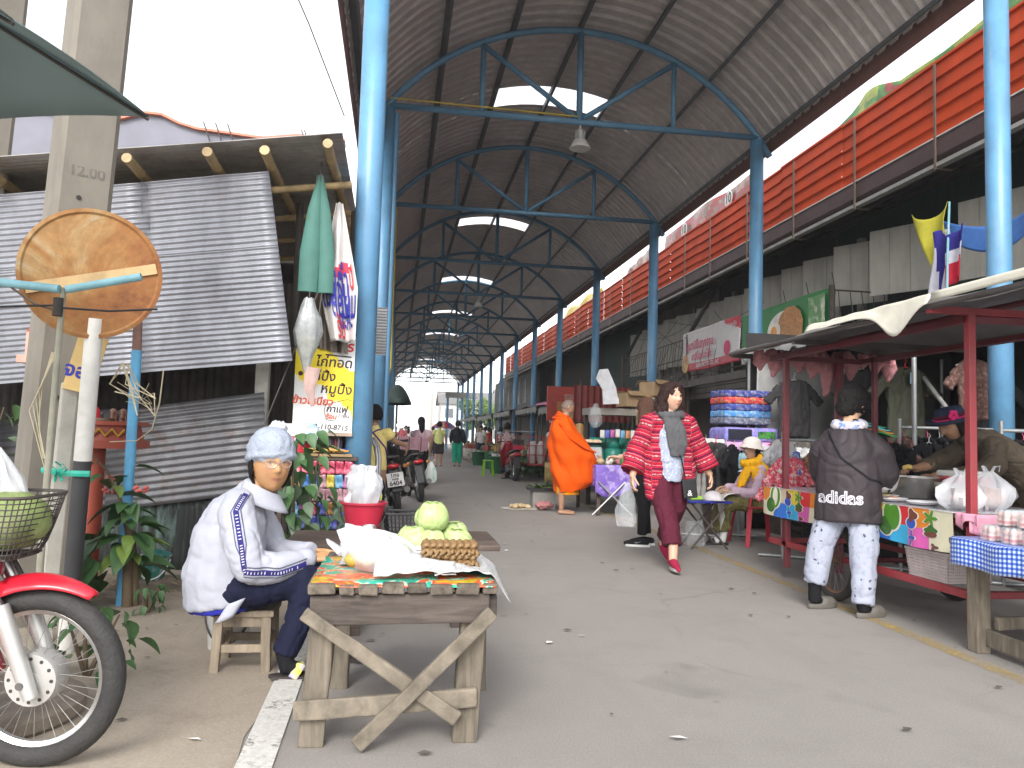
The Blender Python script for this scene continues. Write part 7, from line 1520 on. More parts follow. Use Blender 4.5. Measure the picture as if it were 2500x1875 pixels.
for i, (kd, x, y, z, rz, lb, s) in enumerate((('red', 3.70, 7.02, 1.00, 5, 'red printed children shirt hanging low by the cart post', .95), ('red', 3.62, 7.12, .78, -10, 'red printed children trousers below the red shirt', .7), ('blue', 3.86, 7.18, 1.05, 70, 'blue printed children shirt edge on the rack', .8), ('brown', 4.02, 7.10, 1.05, 20, 'brown printed shirt beside the red one', .9), ('white', 3.80, 7.35, 1.16, 10, 'white printed shirt at the top of the rack', .8), ('brown', 4.10, 7.25, 1.1, 75, 'second brown shirt edge on behind the brown print', .85), ('blue', 4.2, 7.3, 1.1, 80, 'blue shirt edge on at the rack middle', .9), ('check', 4.3, 7.2, 1.12, 30, 'grey check shirt at the near rack end', .9), ('grey', 3.58, 8.92, 1.12, 62, 'light grey coat at the outer end of the coat rack', 1.), ('grey', 3.66, 8.95, 1.12, 60, 'grey coat second on the coat rack', 1.), ('charcoal', 3.78, 8.93, 1.12, 25, 'dark coat turned outward on the coat rack', 1.05), ('charcoal', 3.92, 8.95, 1.10, 35, 'dark coat beside the outward turned coat', 1.05), ('black', 4.02, 8.95, 1.10, 45, 'black coat near the seated vendor', 1.05), ('olive', 5.18, 7.4, 1.95, 8, 'olive field jacket with a blue tag hung high', 1.05), ('olive', 5.35, 7.55, 1.35, 15, 'olive trousers hung below the field jacket', .9), ('check', 5.30, 5.75, 1.20, 70, 'checked shirt hanging at the corner rack', .95), ('check', 5.45, 5.72, 1.20, 72, 'second checked shirt on the corner rack', .95), ('check', 5.6, 5.7, 1.20, 68, 'third checked shirt on the corner rack', .95), ('camo', 5.55, 6.9, 2.0, 5, 'dark flowered blouse hung beside the red post', 1.), ('camo', 6.35, 6.6, 2.0, 10, 'dark dotted dress hung right of the blue column', 1.1), ('black', 6.0, 7.2, 1.9, 0, 'black dress hung behind the blue column', 1.1), ('charcoal', 5.2, 8.2, 2.0, 0, 'dark jacket deep in the clothes stall', 1.05), ('camo', 5.8, 8.3, 2.05, 0, 'dark patterned shirt deep in the clothes stall', 1.05), ('charcoal', 4.7, 8.8, 1.9, 0, 'dark jacket behind the grey tarp', 1.))):
    t = hang(kd, (x, y, z), radians(rz), lb, 'wrw'[i % 3], s)
    if i == 13: MB().box((0, -.10, -.12), (.075, .004, .11)).build('swing_tag', M('tag_blue', (.30, .45, .55), .5), t)
# stall tarps, back drapes and roof
t = thing('clothes_stall', 'clothes stall frame hung with dark and grey tarpaulin behind the cart', 'stall', (5.5, 8, 0))
def L3(x, y, z): return (x-5.5, y-8, z)
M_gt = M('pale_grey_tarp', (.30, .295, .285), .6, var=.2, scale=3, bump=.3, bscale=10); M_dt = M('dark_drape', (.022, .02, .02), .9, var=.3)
MB().grid(lambda u, v: L3(4.40+1.6*u, 9.15+.35*u+.06*sin(u*17+v*2)*v, 2.25-.1*u-1.45*v+.25*u*v), 40, 24).build('grey_tarp', M_gt, t, True, thick=.006)
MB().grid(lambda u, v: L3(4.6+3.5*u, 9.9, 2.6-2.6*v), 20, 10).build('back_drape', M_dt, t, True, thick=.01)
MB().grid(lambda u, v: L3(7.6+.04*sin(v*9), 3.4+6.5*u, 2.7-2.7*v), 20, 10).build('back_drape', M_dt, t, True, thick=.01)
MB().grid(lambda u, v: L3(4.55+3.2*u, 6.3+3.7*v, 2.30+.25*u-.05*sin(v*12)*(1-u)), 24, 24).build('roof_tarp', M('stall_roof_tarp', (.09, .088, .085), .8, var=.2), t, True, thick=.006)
MB().grid(lambda u, v: L3(4.5, 6.4+3.4*u, 2.30-.09*v*(1+.5*sin(u*60))), 60, 3).build('scalloped_edge', M_gt, t, True, thick=.004)
for x_, y_ in ((4.6, 6.45), (4.6, 9.8), (7.4, 6.45), (7.4, 9.8)): MB().tube([L3(x_, y_, 0), L3(x_, y_, 2.35)], .022, 8).build('pole', M_rail, t, True)
MB().tube([L3(5.42, 7.5, 1.9), L3(5.0, 6.2, 1.15)], .022, 8).build('leaning_pole', M('grey_wood_pole', (.26, .25, .24), .8), t, True)
MB().box(L3(6.1, 7.9, .45), (2.6, 2.6, .9)).build('display_bench', M_dt, t)
# cushion stack
random.seed(4)
cu = [((.03, .04, .22), (.25, .25, .35)), ((.45, .03, .05), (.5, .25, .12)), ((.03, .05, .25), (.2, .2, .3)), ((.06, .22, .50), (.3, .4, .5)), ((.10, .11, .16), (.3, .3, .35))]
for k in range(5):
    o = MB(); o.box((0, 0, 0), (.60, .45, .085)); me = vox(o, .02, 8, .7); wrinkle(me, .012, (12, 12, 12)); me.materials.append(flo('cushion_%d' % k, *cu[k])); me.name = 'folded_quilt'; ob = link('folded_quilt', smoothme(me)); ob.location = (4.24+random.uniform(-.02, .02), 9.25, 1.72-.083*k); tag(ob, ['navy starred folded quilt on top of the quilt stack', 'red folded quilt second from the top of the stack', 'dark blue folded quilt between the red and light blue ones', 'light blue folded quilt in the middle of the stack', 'grey patterned folded quilt under the light blue one'][k], 'quilt', 'stacked quilts and blankets')
for k, (z, h, lb, ca, cb, w) in enumerate(((1.22, .17, 'boxed purple and blue blanket with black window label in the stack', (.30, .22, .55), (.10, .18, .5), .72), (1.08, .11, 'pink folded blanket under the boxed purple one', (.55, .28, .48), (.6, .4, .55), .70), (.90, .20, 'teal and grey blanket in clear wrap at the stack foot', (.10, .28, .34), (.35, .35, .36), .85), (.70, .2, 'pale patterned blanket bag low in the stack', (.42, .40, .5), (.2, .3, .4), .85))):
    o = MB(); o.box((0, 0, 0), (w, .5, h)); me = vox(o, .022, 7, .7); wrinkle(me, .010, (9, 9, 9)); me.materials.append(flo('blanket_%d' % k, ca, cb)); me.name = 'blanket_body'; t = thing('packed_blanket', lb, 'blanket', (4.26+(.12 if k > 1 else 0), 9.2, z), 0, 'stacked quilts and blankets'); link('blanket_body', smoothme(me), t)
    if k in (0, 3): MB().box((-.17, -.255, 0), (.30, .006, h*.75)).build('window_label', M('dark_window', (.02, .02, .035), .2), t); MB().box((.17, -.255, 0), (.22, .006, h*.5)).build('picture_label', M('green_label', (.06, .24, .05), .4, col2=(.02, .03, .02), patch=20), t)
t = thing('stall_trestle', 'low trestle under the stack of blankets', 'table', (4.3, 9.25, 0)); MB().box((0, 0, .57), (1.1, .6, .03)).build('top', M_wdk, t)
for x_ in (-.45, .45): MB().box((x_, 0, .28), (.05, .5, .56)).build('leg', M_wdk, t)
for k, (x, y, z, c_, lb) in enumerate(((4.75, 8.9, 1.05, (.10, .09, .08), 'dark camouflage blanket bag beside the grey tarp'), (4.85, 8.7, .85, (.05, .03, .025), 'dark brown shiny blanket bag below the camouflage one'), (4.55, 8.75, .95, (.5, .5, .5), 'white sheet thrown over clothes beside the blanket stack'))):
    o = MB(); o.box((0, 0, 0), (.5, .45, .25)); me = vox(o, .022, 8, .7); wrinkle(me, .03, (8, 8, 8)); me.materials.append(flo('bundle_%d' % k, c_, tuple(q*1.7+.02 for q in c_))); me.name = 'cloth_bundle'; ob = link('cloth_bundle', smoothme(me)); ob.location = (x, y, z); tag(ob, lb, 'bundle')
t = thing('white_sheet_cover', 'white sheet draped over the coat rack beside the striped jacket', 'sheet', (3.72, 9.0, .92)); MB().grid(lambda u, v: (-.25+.75*u, -.2+.35*u+.12*v*cos(u*3), .26-.28*abs(v-.5)*1.6+.02*nz(u*6, v*6)-.05*u), 22, 14).build('sheet', M('white_film_sheet', (.62, .62, .60), .4, bump=.4, bscale=14), t, True, thick=.004)
for k, (c_, y) in enumerate(((( .05, .3, .1), 0), ((.5, .2, .03), .06), ((.08, .35, .45), .12), ((.02, .2, .12), .18))): o = MB().grid(lambda u, v: (4.55+.3*u, 7.05+y+.3*v, 1.24+.03*k+.02*sin(u*5)), 6, 6).build('folded_hanger_stack', M('hanger_col_%d' % k, c_, .5), None, True, thick=.012); tag(o, ['dark green', 'orange', 'sky blue', 'deep green'][k]+' plastic hangers stacked on the children clothes rack', 'hangers')
# red plastic chair under the white-hatted vendor, crates and bags near it
def pchair(name, lb, loc, rz, m):
    t = thing(name, lb, 'chair', loc, rz); MB().grid(lambda u, v: ((u-.5)*.42, (v-.5)*.42, .41+.01*((u-.5)**2*4)), 10, 10).build('seat', m, t, True, thick=.018)
    MB().grid(lambda u, v: ((u-.5)*(.42-.05*v), -.22-.10*v+.10*(1-abs(u-.5)*2)**.5*-.3, .42+.40*v), 12, 10).build('backrest', m, t, True, thick=.016)
    for sx in (-1, 1):
        for sy in (-1, 1): mb = MB(); mb.beam((sx*.24, sy*.24, 0), (sx*.185, sy*.185, .42), .05, .022, up=(sx, sy, 0)); mb.build('leg', m, t, bevel=.004)
        MB().tube([(sx*.21, -.24, .60), (sx*.23, 0, .60), (sx*.21, .18, .57), (sx*.20, .2, .42)], [.018, .022, .022, .016], 8).build('armrest', m, t, True)
    return t
M_chr = M('red_chair_plastic', (.40, .02, .04), .35, coat=.2); pchair('red_plastic_chair', 'red plastic armchair under the white hatted vendor', (4.02, 8.30, 0), radians(90), M_chr)
for k, (x, y) in enumerate(((4.55, 8.1), (4.9, 7.8), (5.3, 7.4))):
    t = thing('black_crate', ['black plastic crate under the cart beside the red chair', 'black plastic crate with a white card under the rack', 'black crate deepest under the rack'][k], 'crate', (x, y, 0)); mb = MB()
    for z in (.03, .12, .21, .30): mb.box((0, -.17, z), (.42, .02, .05)).box((0, .17, z), (.42, .02, .05)).box((-.2, 0, z), (.02, .34, .05)).box((.2, 0, z), (.02, .34, .05))
    for sx in (-1, 1):
        for sy in (-1, 1): mb.box((sx*.2, sy*.17, .165), (.03, .03, .33))
    mb.build('crate_shell', MC['black_plastic'], t); MB().box((.08, -.185, .18), (.09, .004, .08)).build('card', MC['sticker_white'], t)
bag('rubbish_bag', 'clear rubbish bag standing on the road by the vendor feet', 'bag', (3.22, 8.15, .0), [(.10, 0), (.125, .04), (.12, .12), (.10, .2), (.07, .27)], M_clear, amp=.3, seed=4)
t = thing('blue_folding_table', 'small dark blue folding table with greens beside the seated vendor', 'table', (3.28, 8.05, 0)); MB().box((0, 0, .49), (.48, .4, .02)).build('top', M('royal_table', (.02, .03, .30), .4), t, bevel=.004)
for s in (-1, 1): MB().tube([(s*.2, -.16, 0), (-s*.2, -.16, .48)], .012, 8).build('leg', M_iron, t, True); MB().tube([(s*.2, .16, 0), (-s*.2, .16, .48)], .012, 8).build('leg', M_iron, t, True)
t = thing('white_sun_hat', 'white sun hat lying on the blue folding table', 'hat', (3.36, 8.0, .50)); MB().grid(lambda u, v: (.11*cos(u*pi*2)*sin(v*pi/2), .12*sin(u*pi*2)*sin(v*pi/2), .10*cos(v*pi/2)), 20, 8).build('crown', M('cap_white', (.60, .56, .58), .8), t, True, thick=.004); MB().grid(lambda u, v: ((u-.5)*.18, -.11-.08*v*(1-(u*2-1)**2)**.5, .01), 8, 4).build('visor', MC['cap_white'], t, True, thick=.004)
t = thing('green_bundle', 'bright green bundle on the blue folding table', 'bundle', (3.16, 8.0, .50))
for k in range(7): MB().tube([(-.06, -.03+.01*k, .012+.01*(k % 3)), (.07, -.035+.012*k, .015+.01*(k % 3))], .010, 6).build('strip', M('lime_green', (.28, .48, .06), .5), t, True)
# ---------------------------------------------------------------- banners, flags, far right details
def vinyl(lb, y0, y1, top, mats, n=40, txt=None, x=6.68):
    t = thing('vinyl_banner', lb, 'banner', (x, y0, 5.9)); mb = MB(); mb.grid(lambda u, v: (.02*sin(u*17+v*3), (y1-y0)*u, -.05+(top(u)-5.9+.05)*v), n, 6, mif=lambda u, v: int((nz(u*9+y0, v*3)+.6)*3) % len(mats)); mb.build('vinyl', mats, t, True, thick=.004)
    for tx, u, z, s, m_ in (txt or ()): MB().lathe([(s*.6, 0), (s*.6, .006)], 20, (-.05, (y1-y0)*u, z), Matrix.Rotation(-pi/2, 3, 'Y')).build('disc', MC['sticker_white'], t); lettering(tx, M_bk, t, lambda a, b: V((-.062, (y1-y0)*u-a, z+b)), s, .004)
    return t
M_vg, M_vg2, M_vr, M_vy, M_vb = M('vinyl_green', (.06, .20, .035), .35, var=.5, scale=7), M('vinyl_lime', (.26, .32, .05), .35, var=.4, scale=8), M('vinyl_red', (.30, .03, .03), .35, var=.3), M('vinyl_yellow', (.62, .46, .01), .4), M('vinyl_brown', (.16, .07, .05), .3, var=.4, scale=6, col2=(.35, .2, .15), patch=4)
vinyl('green printed vinyl banner sagging behind the red parapet', 6.2, 13.0, lambda u: (lambda Y, P_: next(a[1]+(b[1]-a[1])*(Y-a[0])/(b[0]-a[0]) for a, b in zip(P_, P_[1:]) if Y <= b[0]+1e-6))(6.2+6.8*u, ((6.19, 6.36), (7, 6.29), (8, 6.22), (8.8, 6.14), (9.6, 6.15), (10.1, 6.32), (10.4, 6.38), (10.7, 6.22), (11.2, 6.11), (12, 6.06), (13.01, 6.03))), [M_vg, M_vg2, M_vg, M_vr])
vinyl('brown vinyl banner with number discs above the red parapet', 13.8, 19.2, lambda u: 6.42-.05*sin(u*9), [M_vb, M_vb, M_vr], txt=[('10', .25, .27, .30, 0), ('10', .72, .27, .30, 0)])
vinyl('yellow vinyl strip above the red parapet far down the row', 25.4, 31.5, lambda u: 6.28-.08*sin(u*14), [M_vy])
vinyl('torn pale vinyl sheet above the red parapet near the third column', 20.3, 22.6, lambda u: 6.40-.2*u, [M('vinyl_pale', (.45, .36, .33), .5, var=.3), M_vb])
def pbanner(lb, y0, y1, z0, z1, cols_fn, mats):
    t = thing('printed_banner', lb, 'banner', (6.84, y0, 0)); mb = MB(); mb.grid(lambda u, v: (-.02*sin(u*9)-.01*sin(v*7), (y1-y0)*u, z0+(z1-z0)*v+.04*sin(pi*u)*(v-.5)), 44, 26, mif=cols_fn); mb.build('vinyl', mats, t, True, thick=.004); return t
M_pw, M_pr2, M_pg2 = M('banner_white', (.56, .53, .53), .45, var=.06), M('banner_crimson', (.46, .02, .045), .45), M('banner_green', (.015, .17, .035), .45, var=.15, scale=2)
t = pbanner('white and red Thai text banner on the balcony railing', 15.0, 18.2, 2.80, 3.72, lambda u, v: 1 if v < .18 or (u < .22 and v > .72+u*.9) else 0, [M_pw, M_pr2])
M_pk2 = M('magenta_ink', (.52, .02, .10), .5)
def onp(y, z): return lambda a, b: V((-.045, y-a, z+b))
for tx, y, z, s in (('อูมามิขึ้นทุกจาน', 2.05, 3.37, .26), ('อายิโนะโมะโต๊ะ', 1.95, 3.10, .22)): lettering(tx, M_pk2, t, onp(y, z), s, .006)
lettering('AJINOMOTO CO., INC', M_pw, t, onp(1.6, 2.88), .13, .002); MB().lathe([(.16, 0), (.12, .004)], 20, (-.045, .55, 3.12), Matrix.Rotation(-pi/2, 3, 'Y')).build('red_bowl_mark', M_pk2, t); lettering('จานเด็ด', M_pw, t, onp(.25, 3.58), .12, .002)
MB().lathe([(.22, 0), (.2, .006)], 24, (-.04, 2.95, 2.98), Matrix.Rotation(-pi/2, 3, 'Y')).build('dish_picture', M('dish_photo', (.42, .22, .10), .5, var=.5, scale=9, col2=(.5, .4, .1), patch=6), t)
t = pbanner('green and white food banner with fried egg picture on the balcony railing', 11.66, 14.9, 2.70, 3.66, lambda u, v: 1 if v > .36+.18*u*0 else (2 if v < .14 and u < .45 else 0), [M_pw, M_pg2, M_pr2])
def disc(name, y, z, ry, rz_, m_, o, sh=None, parent=t): MB().poly([(-.04-o, y+ry*cos(a)*(sh(a) if sh else 1), z+rz_*sin(a)*(sh(a) if sh else 1)) for a in [2*pi*i/36 for i in range(36)]]).build(name, m_, parent)
M_riced = M('fried_rice_photo', (.42, .19, .06), .5, var=.45, scale=18, col2=(.30, .12, .03), patch=16)
disc('plate_picture', 1.45, 3.16, .62, .36, M('plate_white', (.60, .57, .52), .4), .004); disc('rice_picture', 1.22, 3.20, .46, .36, M_riced, .007, lambda a: 1+.03*sin(11*a)); disc('egg_white_picture', 1.80, 3.14, .24, .22, M('egg_white', (.66, .63, .56), .4), .010, lambda a: 1+.06*sin(3*a)); disc('egg_yolk_picture', 1.80, 3.15, .12, .13, M('egg_yolk', (.66, .24, .02), .35), .013)
lettering('รสดี', M_pk2, t, onp(2.55, 3.02), .34, .012); MB().box((-.05, .32, 3.22), (.004, .5, .74)).build('packet_picture', M('packet_photo', (.10, .24, .08), .5, var=.4, scale=5, col2=(.6, .58, .5), patch=4), t); lettering('รสดี', M_pk2, t, onp(.32, 3.42), .22, .008)
# flags on a pole
fp = thing('flag_pole', 'thin pole with Thai and yellow flags slanting behind the near right column', 'flag', (5.9, 7.75, 0)); MB().tube([(-.25, -.35, 2.35), (.12, .1, 3.35), (.36, .38, 3.98)], .013, 8).build('pole', M_pb, fp, True)
M_fy, M_fb, M_fw, M_fr = fabric('flag_yellow', (.48, .44, .05)), fabric('flag_blue', (.03, .025, .20)), fabric('flag_white', (.55, .54, .60)), fabric('flag_red', (.50, .02, .045))
def F3(y, z, x=.30): return V((x, y-7.75, z))
A_, B_, C_, D_ = F3(8.72, 4.0), F3(8.10, 3.98), F3(8.24, 3.10), F3(8.08, 3.56)
mb = MB(); mb.grid(lambda u, v: (A_.lerp(B_, u)).lerp(C_.lerp(D_, u), v)+V((-.05*sin(u*6+v*3), 0, -.14*sin(pi*u)*(1-v))), 14, 14); mb.build('yellow_flag', M_fy, fp, True, thick=.004)
mb = MB(); mb.grid(lambda u, v: F3(8.24-.28*u-.04*sin(v*5), 3.62-.78*v+.04*u)+V((-.06-.05*sin(u*7+v*2), 0, 0)), 14, 20, mif=lambda u, v: 0 if u+.25*v > .95 or (v < .3 and u > .5) else (1 if .22*v+.12 < u < .85 else 0)); mb.build('flag_drop', [M_fw, M_fb], fp, True, thick=.004)
mb = MB(); mb.grid(lambda u, v: F3(8.0-.34*u*(1-.3*v)-.02*v, 3.50-.20*u*0-.58*v+.10*u)+V((-.10-.04*sin(u*8), 0, 0)), 12, 12, mif=lambda u, v: 1 if v-.4*u*0 < .34 else (0 if v < .58 else 2)); mb.build('flag_fold', [M_fw, M_fb, M_fr], fp, True, thick=.004)
t = thing('blue_tarp', 'blue tarpaulin slung behind the flags', 'tarp', (6.5, 7.0, 3.3)); MB().grid(lambda u, v: (.1*sin(u*5), 1.6*u, .55+.1*u-.26*sin(pi*u)-.30*v*(.5+.5*sin(pi*u))), 20, 8).build('tarp', M('blue_tarp_film', (.05, .14, .40), .45, var=.2, bump=.4, bscale=12), t, True, thick=.004)

# ---------------------------------------------------------------- stall by the monk
t = thing('market_trestle', 'trestle table under a purple printed cloth beside the monk', 'table', (3.35, 12.0, 0))
MB().box((0, 0, .72), (.85, 1.5, .03)).build('top', M_wdk, t)
for x_, y_ in ((-.36, -.65), (.36, -.65), (-.36, .65), (.36, .65)): MB().box((x_, y_, .36), (.05, .05, .72)).build('leg', M_wdk, t)
for s in (-1, 1): MB().tube([(-.2+.3*s*-1, -.85, .02), (-.2+.2*s, -.8, .5)], .014, 8).build('steel_leg', M_al, t, True)
o = MB().grid(lambda u, v: (2.905-.02*sin(u*24)*v, 12.75-1.5*u, .745-.38*v*(1+.15*sin(u*5))), 40, 12).grid(lambda u, v: (2.91+.86*u, 11.235-.02*sin(u*18)*v, .745-.40*v*(1+.2*sin(u*6))), 30, 12).build('purple_cloth', M('purple_print', (.17, .10, .42), .5, var=.2, scale=8, col2=(.42, .34, .6), patch=7), None, True, thick=.003); tag(o, 'purple printed cloth hanging round the trestle beside the monk', 'tablecloth')
random.seed(14); gm = [M('goods_%s' % n_, c_, .5, var=.3, scale=20) for n_, c_ in (('white', (.6, .57, .54)), ('green', (.08, .22, .05)), ('brown', (.26, .15, .07)), ('pink', (.5, .2, .25)), ('tan', (.45, .34, .2)))]
for k in range(16):
    x, y = 3.0+.65*random.random(), 11.35+1.2*random.random(); kind = k % 5; t = thing('goods_bag', ['small clear bag of white goods on the purple cloth stall', 'bunch of greens on the purple cloth stall', 'small brown packet on the purple cloth stall', 'small pink packet on the purple cloth stall', 'small tan packet on the purple cloth stall'][kind], 'goods', (x, y, .735), random.random()*3, 'goods on the purple cloth stall')
    me_ = MB(); me_.ell((0, 0, .05), (.07, .05, .055), None, 12, 8); me2 = me_.mesh('goods', gm[kind]); wrinkle(me2, .02, (20, 20, 20), k); smoothme(me2); link('goods', me2, t); MB().tube([(0, 0, .09), (.01, 0, .13)], [.02, .03], 8).build('tie', gm[kind], t, True)
t = thing('weighing_scale', 'grey weighing scale with a pan of buns on the stall', 'scale', (3.15, 12.35, .735)); MB().box((0, 0, .13), (.28, .24, .26), None, 0, .85).build('body', M('scale_grey', (.42, .42, .43), .4), t, bevel=.02); autosmooth(MB().lathe([(.02, .28), (.15, .29), (.19, .33), (.18, .33), (.14, .30), (.01, .295)], 26).build('pan', MC['black_plastic'], t))
for k in range(6): MB().ell((.09*cos(k), .09*sin(k), .34), (.055, .05, .04)).build('bun', M('bun', (.60, .46, .30), .6), t, True)
tank = thing('gas_cylinder', 'green gas cylinder with guard collar at the end of the row', 'gas cylinder', (3.45, 13.35, .35), 0, 'green gas cylinders in a row'); M_tk = M('tank_green', (.02, .20, .15), .4, var=.12, scale=5)
autosmooth(MB().lathe([(.10, 0), (.13, .03), (.15, .12), (.15, .52), (.13, .60), (.06, .66), (.02, .67)], 26).build('tank', M_tk, tank), 60); MB().lathe([(.105, .62), (.105, .80)], 22, cap=False).build('collar', M_tk, tank, True, thick=.012); MB().lathe([(.02, .66), (.02, .74)], 10).build('valve', M_al, tank)
for k, (x, y, lb) in enumerate(((3.76, 13.35, 'green gas cylinder second from the end of the row'), (4.07, 13.35, 'green gas cylinder third from the end of the row'), (4.38, 13.35, 'green gas cylinder nearest the cartons'), (3.6, 13.68, 'green gas cylinder behind the row'), (3.95, 13.68, 'green gas cylinder behind the third one'))): dup(tank, (x, y, .35), label=lb)
t = thing('tank_platform', 'low timber platform carrying the gas cylinders', 'platform', (3.9, 13.5, 0)); MB().box((0, 0, .335), (1.4, .75, .03)).build('deck', M_wdk, t)
for x_ in (-.6, .6): MB().box((x_, 0, .16), (.08, .6, .32)).build('leg', M_wdk, t)
# stall shelf of cartons with foam board, hanging bags
t = thing('carton_shelf', 'timber shelf above the gas cylinders piled with cartons', 'shelf', (4.2, 13.9, 0)); MB().box((0, 0, 1.62), (1.6, .6, .12)).build('board', M('grey_canvas_shelf', (.24, .22, .19), .8, var=.2), t)
for x_ in (-.75, .75): MB().box((x_, .2, .8), (.06, .06, 1.6)).build('post', M_dark, t)
M_ctn = M('carton', (.33, .22, .12), .8, var=.2, scale=4)
for k, (x, y, z, s, rz, lb) in enumerate(((4.15, 13.7, 1.84, .34, .3, 'open brown carton at the left of the shelf'), (4.45, 13.75, 1.80, .30, -.2, 'brown carton beside the open one'), (4.6, 13.7, 2.05, .36, .5, 'tilted brown carton on top of the others'), (4.42, 13.5, 1.50, .30, .1, 'tall brown carton standing below the shelf edge'))):
    t = thing('carton_box', lb, 'box', (x, y, z), rz); mb = MB(); w = s
    for sx, sy, lx_, ly_ in ((0, -1, w, .01), (0, 1, w, .01), (-1, 0, .01, w), (1, 0, .01, w)): mb.box((sx*w/2, sy*w/2, 0), (lx_, ly_, w*.7))
    mb.box((0, 0, -w*.34), (w, w, .01)); mb.build('walls', M_ctn, t); 
    for a in (-1, 1): MB().box((0, a*(w/2+.06), w*.34), (w, .13, .006), Euler((a*-.7, 0, 0)).to_matrix()).build('flap', M_ctn, t)
t = thing('foam_board', 'white foam board leaning above the stall shelf', 'board', (3.62, 13.45, 1.75)); mb = MB(); mb.prism([(-.02, 0, 0), (.26, 0, .02), (.20, 0, .30), (.05, 0, .62), (-.10, 0, .60), (-.16, 0, .44), (-.04, 0, .25)], (0, .04, 0)); mb.build('board', M('foam_white', (.62, .62, .64), .7), t); MB().box((.11, -.008, .05), (.28, .05, .11), Euler((0, -.06, 0)).to_matrix()).build('board_lip', MC['foam_white'], t)
bag('hanging_clear_bag', 'clear bags hanging from the fourth blue column stall', 'bag', (3.42, 13.3, 1.32), [(.05, 0), (.10, .08), (.11, .2), (.08, .32), (.03, .42)], M_clear, amp=.35, seed=8, handles=False)
t = thing('snack_bag_bunch', 'bunch of brown snack bags hanging behind the monk', 'snack bags', (3.05, 12.9, .85))
for k in range(14): MB().ell((.09*nz(k, 1)*2, .06*nz(k, 2)*2, .03+.035*k), (.075, .055, .05), Euler((nz(k, 5)*2, nz(k, 6)*2, 0)).to_matrix(), 8, 6).build('snack_bag', M('brown_snack', (.30, .17, .06), .4, var=.4, scale=18), t, True)
MB().tube([(0, 0, .5), (0, 0, 1.25)], .008, 5).build('string', M_iron, t)
random.seed(31)
for k in range(12):
    t = thing('hanging_packet', 'bright small packet hanging over the gas cylinders', 'packet', (3.5+.09*k, 13.1, 1.28+.03*random.random()), 0, 'bright packets hung over the cylinders'); MB().grid(lambda u, v: ((u-.5)*.075, .012*sin(pi*u), -.14*v), 4, 5).build('wrapper', pk[(k*4) % 9] if k % 3 else MC['sticker_white'], t, True, thick=.01); MB().tube([(0, 0, 0), (0, 0, .16)], .003, 4).build('string', M_iron, t)
for lb, y0, y1, x, z0, z1, m_ in (('red painted signboard with posters under the parapet', 21.6, 25.2, 4.95, 1.62, 2.58, M('sign_red', (.42, .035, .02), .5, var=.12, dirt=.2)),):
    t = thing('red_signboard', lb, 'sign', (x, y0, 0)); MB().box((0, (y1-y0)/2, (z0+z1)/2), (.06, y1-y0, z1-z0)).build('board', m_, t); MB().box((-.4, 0, (z0+z1)/2), (.8, .05, z1-z0)).build('return_board', m_, t)
    for k, (xx, zz, w, h, c_) in enumerate(((-.18, 2.2, .26, .34, (.45, .2, .17)), (-.42, 2.02, .2, .26, (.42, .18, .05)), (-.15, 1.8, .2, .22, (.5, .42, .2)), (-.6, 2.2, .12, .3, (.3, .05, .04)))): MB().box((xx, -.032, zz), (w, .006, h)).build('poster', M('poster_%d' % k, c_, .6, var=.4, scale=14), t)
    for xx in (-.75, 0): MB().box((xx, .03, .8), (.05, .05, 1.62)).build('post', M_dark, t)
t = thing('red_corrugated_screen', 'dark red corrugated screen beside the red signboard', 'screen', (4.3, 18.9, 0)); mb = MB(); corr(mb, (0, 0, 1.55), (1.5, .2, 0), (0, 0, .9), .16, .02, 'u'); mb.build('sheet', M('maroon_sheet', (.20, .025, .02), .6, var=.2), t, thick=.004)
for xx in (.1, 1.4): MB().box((xx, .05, .8), (.05, .05, 1.6)).build('post', M_dark, t)
# green vegetable mat by the monk, goods by the road
t = thing('vegetable_tray', 'black tray of green vegetables on a box beside the road', 'tray', (2.35, 12.4, 0)); MB().box((0, 0, .14), (.36, .3, .28)).build('box', M('clear_grey_box', (.25, .24, .22), .5), t); MB().box((0, 0, .30), (.46, .38, .04)).build('tray', MC['black_plastic'], t)
for k in range(22): put_leaf(t, LF[k % 2], (random.uniform(-.18, .18), random.uniform(-.14, .14), .33+.05*random.random()), random.uniform(0, 6), random.uniform(-.3, .4), 0, random.uniform(.7, 1.1))
t = thing('root_pile', 'small pile of pale roots on a cloth by the road', 'vegetables', (1.98, 12.2, 0)); MB().grid(lambda u, v: ((u-.5)*.6, (v-.5)*.4, .008+.006*nz(u*6, v*6)), 10, 8).build('cloth', M('ground_cloth', (.5, .46, .4), .8), t, True, thick=.003)
for k in range(12): MB().ell((random.uniform(-.18, .12), random.uniform(-.12, .12), .04+.02*random.random()), (.06, .035, .035), Euler((0, 0, random.uniform(0, 3))).to_matrix(), 8, 6).build('root', M('pale_root', (.5, .38, .22), .7, var=.2), t, True)
t = thing('pink_cloth_heap', 'pink cloth heap beside the pile of roots', 'cloth', (2.3, 12.0, 0)); mb = MB()
for k in range(5): mb.ell((.08*nz(k, 1)*3, .06*nz(k, 3)*3, .08), (.15, .11, .06))
me2 = vox(mb, .02, 2); wrinkle(me2, .03, (12, 12, 12)); me2.materials.append(M('rose_cloth', (.42, .18, .18), .8)); me2.name = 'heap'; link('heap', me2, t)

